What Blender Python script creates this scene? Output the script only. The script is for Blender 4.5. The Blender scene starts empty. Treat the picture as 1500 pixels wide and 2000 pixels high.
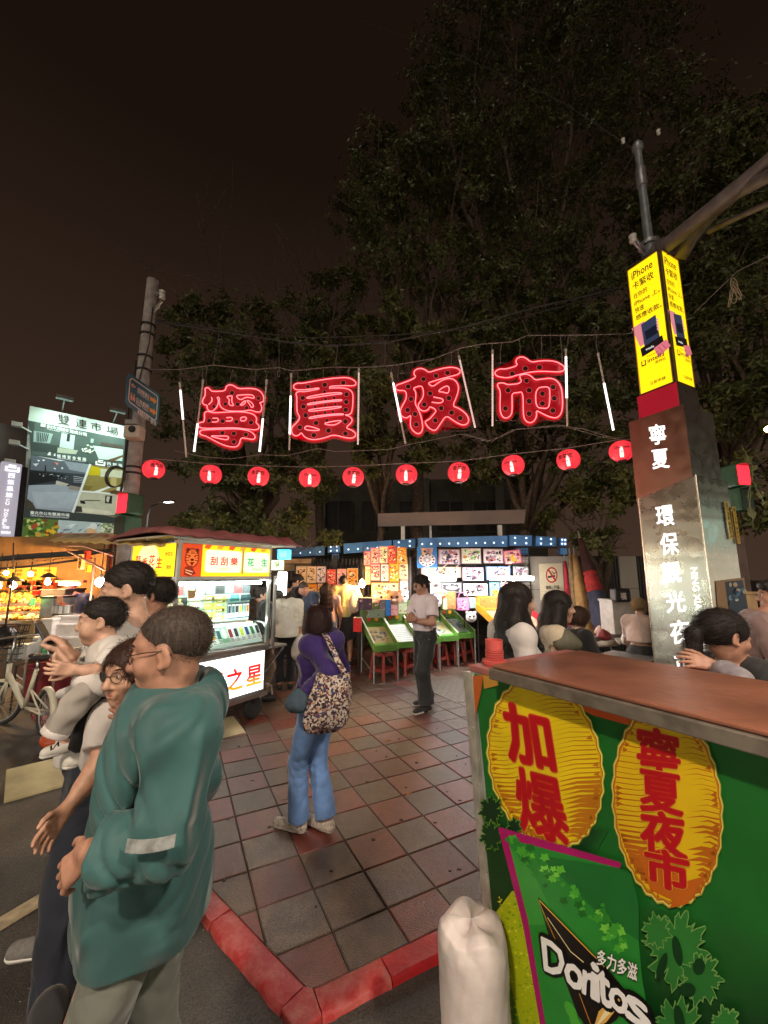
import bpy,bmesh,math,random,time
import numpy as np
from mathutils import Vector,Matrix,Euler
T0=time.time()
SC=bpy.context.scene
COL=SC.collection
R=math.radians
random.seed(7)
rng=np.random.default_rng(11)

# ------------------------------------------------------------------ camera
F,CX,CY,CAMH=780.0,750.0,1000.0,1.75
PITCH=math.atan(125/F)
cp,sp=math.cos(PITCH),math.sin(PITCH)
cam_d=bpy.data.cameras.new('camera');cam=bpy.data.objects.new('camera',cam_d);COL.objects.link(cam)
cam_d.sensor_fit='HORIZONTAL';cam_d.sensor_width=36.0;cam_d.lens=36.0*F/1500
cam_d.clip_start=0.05;cam_d.clip_end=400
cam.location=(0,0,CAMH);cam.rotation_euler=(math.pi/2+PITCH,0,0)
SC.camera=cam

# ------------------------------------------------------------------ night sky, city glow
W=bpy.data.worlds.new('World');SC.world=W;W.use_nodes=True
wn=W.node_tree.nodes;wl=W.node_tree.links
bg=wn['Background'];bg.inputs[1].default_value=1.0
tc=wn.new('ShaderNodeTexCoord');sx=wn.new('ShaderNodeSeparateXYZ');rp=wn.new('ShaderNodeValToRGB')
wl.new(tc.outputs['Generated'],sx.inputs[0]);wl.new(sx.outputs['Z'],rp.inputs[0]);wl.new(rp.outputs[0],bg.inputs[0])
rp.color_ramp.elements[0].position=0.0;rp.color_ramp.elements[0].color=(0.0330,0.0190,0.0125,1)
rp.color_ramp.elements[1].position=0.75;rp.color_ramp.elements[1].color=(0.0064,0.0034,0.0021,1)
sun_d=bpy.data.lights.new('night_fill','SUN');sun_d.energy=0.27;sun_d.angle=R(12);sun_d.color=(1.0,0.86,0.70)  # dim warm fill added from behind the viewer to lift the foliage
sun=bpy.data.objects.new('night_fill',sun_d);COL.objects.link(sun);sun.rotation_euler=(R(48),0,R(-28))

# ------------------------------------------------------------------ film
SC.view_settings.view_transform='Standard';SC.view_settings.look='None'
SC.view_settings.exposure=0.75;SC.view_settings.gamma=1.0;SC.view_settings.use_curve_mapping=False
cy=SC.cycles
cy.use_denoising=True
try:
 cy.denoiser='OPENIMAGEDENOISE';cy.denoising_input_passes='RGB_ALBEDO_NORMAL'
except Exception:pass
cy.max_bounces=6;cy.diffuse_bounces=3;cy.glossy_bounces=4;cy.transmission_bounces=5;cy.transparent_max_bounces=8
cy.sample_clamp_indirect=6.0;cy.sample_clamp_direct=0.0
cy.caustics_reflective=False;cy.caustics_refractive=False
cy.use_adaptive_sampling=True;cy.adaptive_threshold=0.015

# ------------------------------------------------------------------ survey of the photograph
def ray(px,py):
 dx=(px-CX)/F;dy=(CY-py)/F
 return Vector((dx,cp-dy*sp,sp+dy*cp))
CAMP=Vector((0,0,CAMH))
def at(px,py,Y):
 r=ray(px,py);return CAMP+r*(Y/r.y)
def gnd(px,py,z=0.0):
 r=ray(px,py);return CAMP+r*((z-CAMH)/r.z)
class Plane:
 def __init__(s,O,N):s.O=Vector(O);s.N=Vector(N).normalized()
 def hit(s,px,py):
  r=ray(px,py);t=(s.O-CAMP).dot(s.N)/r.dot(s.N);return CAMP+r*t

# ------------------------------------------------------------------ materials
MATS={}
def srgb(h):
 if isinstance(h,str):
  h=h.lstrip('#');c=[int(h[i:i+2],16)/255 for i in(0,2,4)]
 else:c=[v/255 for v in h]
 return tuple(v/12.92 if v<=0.04045 else((v+0.055)/1.055)**2.4 for v in c)
def new_mat(name):
 m=bpy.data.materials.new(name);m.use_nodes=True
 nt=m.node_tree;b=nt.nodes['Principled BSDF']
 return m,nt,b
def speckle(m,amt=.5,scale=260):
 """fine stone grain laid over the base colour"""
 nt=m.node_tree;N=nt.nodes;L=nt.links;b=N['Principled BSDF'];src=b.inputs['Base Color'].links[0].from_socket
 t=N.new('ShaderNodeTexCoord');z=N.new('ShaderNodeTexNoise');z.inputs['Scale'].default_value=scale;z.inputs['Detail'].default_value=2;L.new(t.outputs['Object'],z.inputs['Vector'])
 r=N.new('ShaderNodeMapRange');r.inputs['From Min'].default_value=.35;r.inputs['From Max'].default_value=.65;r.inputs['To Min'].default_value=1-amt;r.inputs['To Max'].default_value=1+amt;L.new(z.outputs['Fac'],r.inputs['Value'])
 x=N.new('ShaderNodeMix');x.data_type='RGBA';x.blend_type='MULTIPLY';x.inputs['Factor'].default_value=1;L.new(src,x.inputs['A']);L.new(r.outputs[0],x.inputs['B']);L.new(x.outputs['Result'],b.inputs['Base Color'])
def mat(name,col,rough=0.6,metal=0.0,var=0.15,scale=8.0,bump=0.0,bscale=None,spec=0.5,trans=0.0,alpha=1.0,sheen=0.0,sss=0.0,coord='Object',detail=4.0,col2=None):
 if name in MATS:return MATS[name]
 m,nt,b=new_mat(name);N=nt.nodes;L=nt.links
 col=tuple(col)[:3]
 b.inputs['Roughness'].default_value=rough;b.inputs['Metallic'].default_value=metal
 b.inputs['Specular IOR Level'].default_value=spec
 b.inputs['Transmission Weight'].default_value=trans;b.inputs['Alpha'].default_value=alpha
 if sheen:b.inputs['Sheen Weight'].default_value=sheen
 if sss:
  b.inputs['Subsurface Weight'].default_value=sss;b.inputs['Subsurface Radius'].default_value=(0.02,0.008,0.004);b.inputs['Subsurface Scale'].default_value=0.4
 b.inputs['Base Color'].default_value=(*col,1)
 if var or bump:
  t=N.new('ShaderNodeTexCoord');nz=N.new('ShaderNodeTexNoise');nz.inputs['Scale'].default_value=scale;nz.inputs['Detail'].default_value=detail
  L.new(t.outputs[coord],nz.inputs['Vector'])
  if var:
   r=N.new('ShaderNodeValToRGB');L.new(nz.outputs['Fac'],r.inputs[0])
   lo=tuple(max(0,c*(1-var))for c in col)if col2 is None else col
   hi=tuple(min(1,c*(1+var))for c in col)if col2 is None else col2
   r.color_ramp.elements[0].position=0.33;r.color_ramp.elements[0].color=(*lo,1)
   r.color_ramp.elements[1].position=0.67;r.color_ramp.elements[1].color=(*hi,1)
   L.new(r.outputs[0],b.inputs['Base Color'])
  if bump:
   nb=nz
   if bscale:
    nb=N.new('ShaderNodeTexNoise');nb.inputs['Scale'].default_value=bscale;nb.inputs['Detail'].default_value=4;L.new(t.outputs[coord],nb.inputs['Vector'])
   bp=N.new('ShaderNodeBump');bp.inputs['Strength'].default_value=bump;bp.inputs['Distance'].default_value=0.02
   L.new(nb.outputs['Fac'],bp.inputs['Height']);L.new(bp.outputs[0],b.inputs['Normal'])
 MATS[name]=m;return m
def glow(name,col,strength,base=None):
 if name in MATS:return MATS[name]
 m,nt,b=new_mat(name)
 b.inputs['Base Color'].default_value=(*(base or col)[:3],1);b.inputs['Roughness'].default_value=0.5
 b.inputs['Emission Color'].default_value=(*col[:3],1);b.inputs['Emission Strength'].default_value=strength*(.64 if strength<2.9 else.8)
 MATS[name]=m;return m
def print_mat(name,emit=0.0,rough=0.45,base=1.0,grain=0.0,spec=0.4):
 """flat print: colours come from the printed sheet's own colour attribute"""
 if name in MATS:return MATS[name]
 m,nt,b=new_mat(name);N=nt.nodes;L=nt.links
 a=N.new('ShaderNodeVertexColor');a.layer_name='ink'
 src=a.outputs['Color']
 if grain:
  t=N.new('ShaderNodeTexCoord');nz=N.new('ShaderNodeTexNoise');nz.inputs['Scale'].default_value=6;nz.inputs['Detail'].default_value=5
  L.new(t.outputs['Object'],nz.inputs['Vector'])
  mr=N.new('ShaderNodeMapRange');mr.inputs['From Min'].default_value=0.3;mr.inputs['From Max'].default_value=0.7
  mr.inputs['To Min'].default_value=1-grain;mr.inputs['To Max'].default_value=1.0
  L.new(nz.outputs['Fac'],mr.inputs['Value'])
  mx=N.new('ShaderNodeMix');mx.data_type='RGBA';mx.blend_type='MULTIPLY';mx.inputs['Factor'].default_value=1
  L.new(src,mx.inputs['A']);L.new(mr.outputs[0],mx.inputs['B']);src=mx.outputs['Result']
 L.new(src,b.inputs['Base Color']);b.inputs['Roughness'].default_value=rough;b.inputs['Specular IOR Level'].default_value=spec
 if emit:
  L.new(src,b.inputs['Emission Color']);b.inputs['Emission Strength'].default_value=emit*.64
 MATS[name]=m;return m

# ------------------------------------------------------------------ scene tree helpers
def link_obj(name,data,parent=None):
 o=bpy.data.objects.new(name,data);COL.objects.link(o)
 if parent is not None:set_parent(o,parent)
 return o
def world_of(o):
 m=o.matrix_basis.copy()
 if o.parent is not None:m=world_of(o.parent)@o.matrix_parent_inverse@m
 return m
def set_parent(o,parent):
 o.parent=parent;o.matrix_parent_inverse=world_of(parent).inverted()
def tag(o,label,cat,group=None,kind=None):
 if label:o['label']=label
 if cat:o['category']=cat
 if group:o['group']=group
 if kind:o['kind']=kind
 return o
def thing(name,label,cat,loc=(0,0,0),rz=0.0,group=None):
 o=bpy.data.objects.new(name,None);COL.objects.link(o);o.empty_display_size=0.1
 o.location=loc;o.rotation_euler=(0,0,rz)
 return tag(o,label,cat,group)
def struct(o):o['kind']='structure';return o
def stuff(o):o['kind']='stuff';return o
def copy_tree(o,parent=None):
 c=o.copy();COL.objects.link(c)
 if parent is not None:c.parent=parent
 for ch in list(o.children):copy_tree(ch,c)
 return c
def fast_mesh(name,V,faces_list,mat=None,smooth=False,cols=None):
 """V (n,3); faces_list: list of int arrays (m,k)"""
 me=bpy.data.meshes.new(name);V=np.asarray(V,np.float32)
 me.vertices.add(len(V));me.vertices.foreach_set('co',V.ravel())
 idx=np.concatenate([f.ravel()for f in faces_list]).astype(np.int32)
 tot=np.concatenate([np.full(len(f),f.shape[1],np.int32)for f in faces_list])
 st=np.concatenate([[0],np.cumsum(tot)[:-1]]).astype(np.int32)
 me.loops.add(len(idx));me.loops.foreach_set('vertex_index',idx)
 me.polygons.add(len(tot));me.polygons.foreach_set('loop_start',st);me.polygons.foreach_set('loop_total',tot)
 if smooth:me.polygons.foreach_set('use_smooth',np.ones(len(tot),bool))
 me.update(calc_edges=True)
 if cols is not None:
  ca=me.color_attributes.new('ink','FLOAT_COLOR','CORNER')
  ca.data.foreach_set('color',np.asarray(cols,np.float32).ravel())
 if mat:me.materials.append(mat)
 return me

class MB:
 """collects shapes into one mesh"""
 def __init__(s):s.v=[];s.f=[];s.c=[];s.cur=None
 def col(s,c):s.cur=c;return s
 def add(s,vs,fs,c=None):
  n=len(s.v);s.v.extend(tuple(v)for v in vs)
  for f in fs:s.f.append([i+n for i in f]);s.c.append(c or s.cur)
  return s
 def box(s,c,d,M=None,rz=0.0):
  hx,hy,hz=d[0]/2,d[1]/2,d[2]/2;c=Vector(c)
  if M is None:M=Matrix.Rotation(rz,3,'Z')
  vs=[c+M@Vector((x*hx,y*hy,z*hz))for x in(-1,1)for y in(-1,1)for z in(-1,1)]
  return s.add(vs,[(0,1,3,2),(4,6,7,5),(0,4,5,1),(2,3,7,6),(0,2,6,4),(1,5,7,3)])
 def bar(s,a,b,w,h,up=(0,0,1)):
  a=Vector(a);b=Vector(b);d=(b-a);l=d.length;d.normalize()
  x=d.cross(Vector(up));
  if x.length<1e-4:x=d.cross(Vector((0,1,0)))
  x.normalize();z=x.cross(d)
  vs=[p+x*(i*w/2)+z*(j*h/2)for p in(a,b)for i,j in((-1,-1),(1,-1),(1,1),(-1,1))]
  return s.add(vs,[(3,2,1,0),(4,5,6,7),(0,1,5,4),(1,2,6,5),(2,3,7,6),(3,0,4,7)])
 def tube(s,pts,r,n=8,closed=False,caps=True):
  pts=[Vector(p)for p in pts];m=len(pts)
  rs=r if isinstance(r,(list,tuple))else[r]*m
  base=len(s.v);prev=None
  for i,p in enumerate(pts):
   if closed:d=pts[(i+1)%m]-pts[i-1]
   else:d=pts[min(i+1,m-1)]-pts[max(i-1,0)]
   if d.length<1e-9:d=Vector((0,0,1))
   d.normalize()
   if prev is None:
    u=d.cross(Vector((0,0,1)))
    if u.length<0.05:u=d.cross(Vector((1,0,0)))
   else:
    u=prev-d*prev.dot(d)
    if u.length<1e-4:u=d.cross(Vector((0,0,1)))
   u.normalize();prev=u;w=d.cross(u)
   for k in range(n):
    a=2*math.pi*k/n;s.v.append(tuple(p+(u*math.cos(a)+w*math.sin(a))*rs[i]))
  for i in range(m if closed else m-1):
   j=(i+1)%m
   for k in range(n):
    s.f.append([base+i*n+k,base+i*n+(k+1)%n,base+j*n+(k+1)%n,base+j*n+k]);s.c.append(s.cur)
  if caps and not closed:
   s.f.append([base+k for k in range(n)][::-1]);s.c.append(s.cur)
   s.f.append([base+(m-1)*n+k for k in range(n)]);s.c.append(s.cur)
  return s
 def cyl(s,a,b,ra,rb=None,n=16):return s.tube([a,b],[ra,ra if rb is None else rb],n)
 def lathe(s,c,prof,n=20,M=None):
  """prof: list of (r, z) from bottom to top about the local z axis"""
  c=Vector(c);base=len(s.v);M=M or Matrix.Identity(3)
  for r,z in prof:
   for k in range(n):
    a=2*math.pi*k/n;s.v.append(tuple(c+M@Vector((r*math.cos(a),r*math.sin(a),z))))
  for i in range(len(prof)-1):
   for k in range(n):
    s.f.append([base+i*n+k,base+i*n+(k+1)%n,base+(i+1)*n+(k+1)%n,base+(i+1)*n+k]);s.c.append(s.cur)
  if prof[0][0]>1e-5:s.f.append([base+k for k in range(n)][::-1]);s.c.append(s.cur)
  if prof[-1][0]>1e-5:s.f.append([base+(len(prof)-1)*n+k for k in range(n)]);s.c.append(s.cur)
  return s
 def ball(s,c,r,n=12,m=8,sc=(1,1,1),M=None):
  M=M or Matrix.Identity(3)
  M2=M@Matrix.Diagonal(sc)
  return s.lathe(c,[(max(r*math.sin(math.pi*i/m),1e-6),-r*math.cos(math.pi*i/m))for i in range(m+1)],n,M2)
 def poly(s,pts,c=None):return s.add(pts,[list(range(len(pts)))],c)
 def prism(s,pts,ext):
  """pts: 3-D outline (counter-clockwise seen from the tip of ext)"""
  ext=Vector(ext);n=len(pts);pts=[Vector(p)for p in pts]
  vs=pts+[p+ext for p in pts]
  return s.add(vs,[list(range(n))[::-1],list(range(n,2*n))]+[(i,(i+1)%n,n+(i+1)%n,n+i)for i in range(n)])
 def mesh(s,name,m=None,smooth=False,bevel=0.0):
  me=bpy.data.meshes.new(name);me.from_pydata([tuple(v)for v in s.v],[],s.f)
  if any(c is not None for c in s.c):
   ca=me.color_attributes.new('ink','FLOAT_COLOR','CORNER');buf=[]
   for f,c in zip(s.f,s.c):buf+=[*(c or(0.5,0.5,0.5))[:3],1.0]*len(f)
   ca.data.foreach_set('color',buf)
  if bevel:
   bm=bmesh.new();bm.from_mesh(me);bmesh.ops.remove_doubles(bm,verts=bm.verts,dist=1e-5)
   es=[e for e in bm.edges if len(e.link_faces)==2 and e.calc_face_angle(0)>0.5]
   bmesh.ops.bevel(bm,geom=es,offset=bevel,segments=2,profile=0.5,affect='EDGES',clamp_overlap=True)
   bm.to_mesh(me);bm.free()
  if smooth:
   for p in me.polygons:p.use_smooth=True
  if smooth=='auto':me.set_sharp_from_angle(angle=R(40))
  if m:me.materials.append(m)
  return me
 def build(s,name,m,parent=None,smooth=False,bevel=0.0):
  return link_obj(name,s.mesh(name,m,smooth,bevel),parent)

TXT={}
def text_mesh(body,bold=0.0,res=2):
 k=(body,bold,res)
 if k not in TXT:
  c=bpy.data.curves.new('lettering','FONT');c.body=body;c.size=1;c.offset=bold;c.resolution_u=res
  o=bpy.data.objects.new('lettering',c);me=bpy.data.meshes.new_from_object(o)
  V=np.array([v.co[:]for v in me.vertices])if len(me.vertices)else np.zeros((1,3))
  Fs=[list(p.vertices)for p in me.polygons]
  bpy.data.objects.remove(o);bpy.data.curves.remove(c);bpy.data.meshes.remove(me)
  TXT[k]=(V,Fs)
 return TXT[k]

class Sheet:
 """a printed sheet: coloured flat shapes stacked fractions of a millimetre apart on a real plane"""
 def __init__(s,O,U,V,eps=0.0004,plane=None):
  s.O=Vector(O);s.U=Vector(U);s.V=Vector(V);s.N=s.U.cross(s.V).normalized();s.eps=eps;s.k=0;s.mb=MB()
  s.plane=plane or Plane(s.O,s.N)
 def pt(s,x,y):return s.O+s.U*x+s.V*y
 def up(s):s.k+=1;return s
 def lift(s):return s.N*(s.eps*s.k)
 def poly(s,pts,c,px=False,up=True):
  if up:s.k+=1
  P_=[(s.plane.hit(*p)if px else s.pt(*p))+s.lift()for p in pts]
  # keep faces turned to the sheet's normal
  a=Vector((0,0,0))
  for i in range(len(P_)):a+=P_[i].cross(P_[(i+1)%len(P_)])
  if a.dot(s.N)<0:P_.reverse()
  s.mb.poly(P_,c);return s
 def rect(s,x,y,w,h,c,up=True):return s.poly([(x,y),(x+w,y),(x+w,y+h),(x,y+h)],c,up=up)
 def ell(s,x,y,rx,ry,c,n=24,px=False,rot=0.0,up=True):
  cr,sr=math.cos(rot),math.sin(rot)
  return s.poly([(x+rx*math.cos(a)*cr-ry*math.sin(a)*sr,y+rx*math.cos(a)*sr+ry*math.sin(a)*cr)for a in[2*math.pi*i/n for i in range(n)]],c,px,up)
 def line(s,pts,w,c,px=False,up=True,closed=False):
  """a printed stroke of constant width"""
  if up:s.k+=1
  P_=[(s.plane.hit(*p)if px else s.pt(*p))for p in pts]
  if closed:P_.append(P_[0])
  for a,b in zip(P_,P_[1:]):
   d=b-a
   if d.length<1e-7:continue
   d.normalize();n=s.N.cross(d)*(w/2);e=d*(w*0.3)
   s.mb.poly([a-e-n+s.lift(),b+e-n+s.lift(),b+e+n+s.lift(),a-e+n+s.lift()],c)
  return s
 def text(s,body,x,y,size,c,bold=0.0,w=None,vert=False,up=True,rot=0.0,center=False):
  """text with its lower left at x, y; size = height of a full character; w squeezes it to a width"""
  if up:s.k+=1
  V,Fs=text_mesh(body,0.0)
  mx=max(V[:,0].max(),1e-3);mn=V[:,0].min();sx=size
  if w:sx=w/max(mx-mn,1e-3)
  if center:x-=(mx-mn)*sx/2
  cr,sr=math.cos(rot),math.sin(rot)
  for n,(ox,oy)in enumerate(s.swell(bold)):
   vs=[];l=s.lift()+s.N*(s.eps*.05*n)
   for q in V:
    a,b=(q[0]-mn+ox)*sx,(q[1]+oy)*size
    vs.append(s.pt(x+a*cr-b*sr,y+a*sr+b*cr)+l)
   s.mb.add(vs,Fs,c)
  return s
 def text_quad(s,body,quad,c,bold=0.0,px=True,up=True):
  """text stretched over the quad lower-left, lower-right, upper-right, upper-left"""
  if up:s.k+=1
  V,Fs=text_mesh(body,0.0)
  lo=V.min(0);hi=V.max(0)
  for n,(ox,oy)in enumerate(s.swell(bold)):
   vs=[];l=s.lift()+s.N*(s.eps*.05*n)
   for q in V:
    u=(q[0]+ox-lo[0])/max(hi[0]-lo[0],1e-6);v=(q[1]+oy-lo[1])/max(hi[1]-lo[1],1e-6)
    a=[(1-u)*(1-v),u*(1-v),u*v,(1-u)*v]
    x=sum(k*p[0]for k,p in zip(a,quad));y=sum(k*p[1]for k,p in zip(a,quad))
    vs.append((s.plane.hit(x,y)if px else s.pt(x,y))+l)
   s.mb.add(vs,Fs,c)
  return s
 def swell(s,b):
  if b<.012:return[(0,0)]
  n=6 if b<.045 else 10;o=[(b*.8*math.cos(2*math.pi*i/n),b*.8*math.sin(2*math.pi*i/n))for i in range(n)]
  return o if b<.045 else o+[(x*.5,y*.5)for x,y in o[::2]]
 def vtext(s,body,x,y,size,c,bold=0.0,step=1.1):
  """characters set one under another, the first with its centre at x, top at y"""
  s.k+=1
  for i,ch in enumerate(body):
   s.text(ch,x,y-size*0.86-i*size*step,size,c,bold,up=False,center=True)
  return s
 def build(s,name,m,parent=None):return s.mb.build(name,m,parent)
def quad_sheet(ll,lr,ul,eps=0.0004):
 """sheet whose unit square is ll..lr..ul (3-D points)"""
 ll,lr,ul=Vector(ll),Vector(lr),Vector(ul);return Sheet(ll,lr-ll,ul-ll,eps)
def chaikin(pts,n=2,closed=True):
 for _ in range(n):
  q=[];m=len(pts)
  for i in range(m if closed else m-1):
   a=pts[i];b=pts[(i+1)%m]
   q.append((a[0]*.75+b[0]*.25,a[1]*.75+b[1]*.25));q.append((a[0]*.25+b[0]*.75,a[1]*.25+b[1]*.75))
  if not closed:q=[pts[0]]+q+[pts[-1]]
  pts=q
 return pts
def sag(a,b,d,n=14):
 a=Vector(a);b=Vector(b)
 return[a.lerp(b,i/n)-Vector((0,0,d*4*(i/n)*(1-i/n)))for i in range(n+1)]
def rgb(h):return srgb(h)
def rrect(x,y,w,h,r,n=5):
 o=[]
 for cx,cy,a0 in((x+w-r,y+h-r,0),(x+r,y+h-r,1),(x+r,y+r,2),(x+w-r,y+r,3)):o+=[(cx+r*math.cos((a0+i/n)*math.pi/2),cy+r*math.sin((a0+i/n)*math.pi/2))for i in range(n+1)]
 return o

# ================================================================== GROUND
m_asphalt=mat('asphalt',(0.048,0.043,0.038),rough=0.62,var=0.45,scale=2.2,bump=0.5,bscale=140,detail=8)
ROADZ=-0.03
road=MB();road.add([(-150,-80,ROADZ),(150,-80,ROADZ),(150,200,ROADZ),(-150,200,ROADZ)],[(0,1,2,3)])
struct(road.build('road',m_asphalt))

GA=R(27.0);gu=Vector((math.cos(GA),math.sin(GA),0));gv=Vector((-math.sin(GA),math.cos(GA),0))
CORN=Vector((-0.32,2.01,0));kr=gu.copy();kl=Vector((-0.757,0.653,0))
def inside_lines():
 # half planes (point, inward normal)
 nl=Vector((kl.y,-kl.x,0));nr=Vector((-kr.y,kr.x,0))
 return[(CORN,nl),(CORN,nr)]
HP=inside_lines()
def clip(poly):
 for o,n in HP:
  q=[]
  for i in range(len(poly)):
   a,b=poly[i],poly[(i+1)%len(poly)];da=(a-o).dot(n);db=(b-o).dot(n)
   if da>=0:q.append(a)
   if da*db<0:q.append(a.lerp(b,da/(da-db)))
  poly=q
  if len(poly)<3:return[]
 return poly
m_bed=mat('joint_sand',(0.030,0.024,0.018),rough=0.95,var=0.35,scale=30,bump=0.3)
m_tr=mat('red_paver',(0.118,0.031,0.023),rough=0.34,var=0.2,scale=14,bump=0.35,bscale=170,detail=8)
m_tr2=mat('brown_paver',(0.092,0.034,0.026),rough=0.42,var=0.2,scale=13,bump=0.35,bscale=170,detail=8)
m_tg=mat('grey_paver',(0.080,0.051,0.036),rough=0.38,var=0.2,scale=14,bump=0.4,bscale=170,detail=8)
m_tg2=mat('pale_grey_paver',(0.108,0.074,0.055),rough=0.42,var=0.3,scale=10,bump=0.4,bscale=170,detail=8)
for m_ in(m_tr,m_tr2,m_tg,m_tg2):speckle(m_,.55,240)
speckle(m_asphalt,.5,150)
sw=MB()
far=[CORN,CORN+kr*40,CORN+kr*40+Vector((-20,60,0)),CORN+kl*40+Vector((0,60,0)),CORN+kl*40]
sw.prism([p+Vector((0,0,-0.07))for p in far],(0,0,0.063))
sidewalk=struct(sw.build('sidewalk',m_bed))
TS=0.31;t1=Vector((-0.54,2.85,0))
cells=[]
for i in range(-34,44):
 for j in range(-30,34):
  o=t1+gu*(i*TS)+gv*(j*TS)
  c=o+gu*TS/2+gv*TS/2
  if c.y>12.5 or c.y<0.8:continue
  g=0.0042;e=TS-g
  q=[o+gu*g+gv*g,o+gu*e+gv*g,o+gu*e+gv*e,o+gu*g+gv*e]
  q=clip(q)
  if len(q)<3:continue
  d=(c.xy).length
  vis=abs(c.x)<c.y*1.0+0.4
  if not vis and c.y>3:continue
  cells.append((d if vis else d+50,i,j,q))
cells.sort(key=lambda t:t[0])
def tile_shape(mb,q,dz,tilt):
 c=sum(q,Vector())/len(q);n=len(q)
 top=[];low=[]
 for p in q:
  r=p-c;h=dz+r.x*tilt[0]+r.y*tilt[1]
  s_=max(0.0,1-0.006/max(r.length,0.01))
  top.append(c+r*s_+Vector((0,0,h)));low.append(p+Vector((0,0,h-0.004)))
 bot=[p+Vector((0,0,-0.012))for p in q]
 vs=top+low+bot
 fs=[list(range(n))]+[(n+i,n+(i+1)%n,(i+1)%n,i)for i in range(n)]+[(2*n+i,2*n+(i+1)%n,n+(i+1)%n,n+i)for i in range(n)]
 mb.add(vs,fs)
rest={}
for k,(d,i,j,q)in enumerate(cells):
 rr=random.random()
 if(i+j)%2==0:mm=m_tr if rr<0.6 else(m_tr2 if rr<0.9 else m_tg)
 else:mm=m_tg if rr<0.62 else(m_tg2 if rr<0.9 else m_tr2)
 if q[0].y>5.2 and rr<0.4:mm=m_tg2
 dz=random.uniform(-0.0015,0.002);tl=(random.gauss(0,0.006),random.gauss(0,0.006))
 if k<300:
  mb=MB();tile_shape(mb,q,dz,tl);mb.build('paving_tile',mm,sidewalk)
 else:tile_shape(rest.setdefault(mm.name,(MB(),mm))[0],q,dz,tl)
for mb,mm in rest.values():stuff(mb.build('paving_tiles',mm,sidewalk))

# painted kerb stones
def kerb_paint(name,a,b,seed):
 m,nt,bs=new_mat(name);N=nt.nodes;L=nt.links
 t=N.new('ShaderNodeTexCoord');n1=N.new('ShaderNodeTexNoise');n1.inputs['Scale'].default_value=9;n1.inputs['Detail'].default_value=9;n1.inputs['Roughness'].default_value=0.75
 mp=N.new('ShaderNodeMapping');mp.inputs['Location'].default_value=(seed,seed*2,0);L.new(t.outputs['Object'],mp.inputs[0]);L.new(mp.outputs[0],n1.inputs['Vector'])
 r=N.new('ShaderNodeValToRGB');L.new(n1.outputs['Fac'],r.inputs[0]);e=r.color_ramp.elements
 e[0].position=0.44;e[0].color=(*a,1);e[1].position=0.60;e[1].color=(*b,1)
 q=e.new(.76);q.color=(.20,.15,.13,1)
 L.new(r.outputs[0],bs.inputs['Base Color']);bs.inputs['Roughness'].default_value=0.45
 bp=N.new('ShaderNodeBump');bp.inputs['Strength'].default_value=0.7;bp.inputs['Distance'].default_value=0.015;L.new(n1.outputs['Fac'],bp.inputs['Height']);L.new(bp.outputs[0],bs.inputs['Normal'])
 return m
m_kworn=kerb_paint('worn_red_paint',(0.30,0.010,0.012),(0.38,0.085,0.075),1.0)
m_kred=kerb_paint('red_paint',(0.30,0.003,0.007),(0.40,0.006,0.010),4.0)
kerb=struct(link_obj('kerb',None))
def kerb_stone(a,b,w,m,n):
 """a..b along the inner line; w outward width"""
 d=(b-a).normalized();out=n*w;mb=MB();ns=8
 vs=[];fs=[]
 for i in range(ns+1):
  p=a.lerp(b,i/ns);jz=random.uniform(-0.004,0.004);jw=random.uniform(-0.006,0.006)
  e=n*0.012
  o2=out+n*jw
  for q in(p+Vector((0,0,-0.09)),p+Vector((0,0,-0.006)),p+e+Vector((0,0,0.004+jz)),p+n*(w*.55)+Vector((0,0,0.005-jz)),p+o2-e+Vector((0,0,0.001+jz)),p+o2+Vector((0,0,-0.014)),p+o2+n*0.012+Vector((0,0,-0.09))):vs.append(q)
 for i in range(ns):
  for k in range(6):fs.append((i*7+k,i*7+k+1,(i+1)*7+k+1,(i+1)*7+k))
 fs+=[tuple(range(7))[::-1],tuple(ns*7+k for k in range(7))]
 if n.cross(d).z<0:fs=[tuple(reversed(f))for f in fs]
 mb.add(vs,fs);o=mb.build('kerb_stone',m,kerb,smooth='auto');return o
nL=-HP[0][1];nR=-HP[1][1];KW=0.125
for i in range(9):
 a=CORN+kl*(0.03+i*0.62);kerb_stone(a,a+kl*0.61,KW,m_kworn,nL)
kerb_stone(CORN+kr*0.02,CORN+kr*0.335,KW,m_kworn,nR)
kerb_stone(CORN+kr*0.342,CORN+kr*1.0,KW,m_kred,nR)
for i in range(6):
 a=CORN+kr*(1.01+i*0.9);kerb_stone(a,a+kr*0.89,KW,m_kred,nR)
cw=MB();tip=nL*KW+nR*KW
quadp=[CORN+kr*0.018,CORN+kl*0.028,CORN+kl*0.028+nL*KW,CORN+(nL+nR).normalized()*KW*1.28,CORN+kr*0.018+nR*KW]
cw.prism([p+Vector((0,0,-0.09))for p in quadp],(0,0,0.094));cw.build('kerb_stone',m_kworn,kerb,bevel=0.008)

# cream lane line on the road
m_line=mat('cream_road_paint',(0.36,0.29,0.18),rough=0.6,var=0.35,scale=14,bump=0.25,detail=9)
ln=MB();a0=gnd(0,1806,ROADZ);a1=gnd(150,1716,ROADZ);d=(a1-a0).normalized();n=Vector((-d.y,d.x,0))*0.055
p0=a0-d*3;p1=a1+d*1.0
ln.add([p0-n+Vector((0,0,.004)),p1-n+Vector((0,0,.004)),p1+n+Vector((0,0,.004)),p0+n+Vector((0,0,.004))],[(0,1,2,3)])
struct(ln.build('road_line',m_line))

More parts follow.
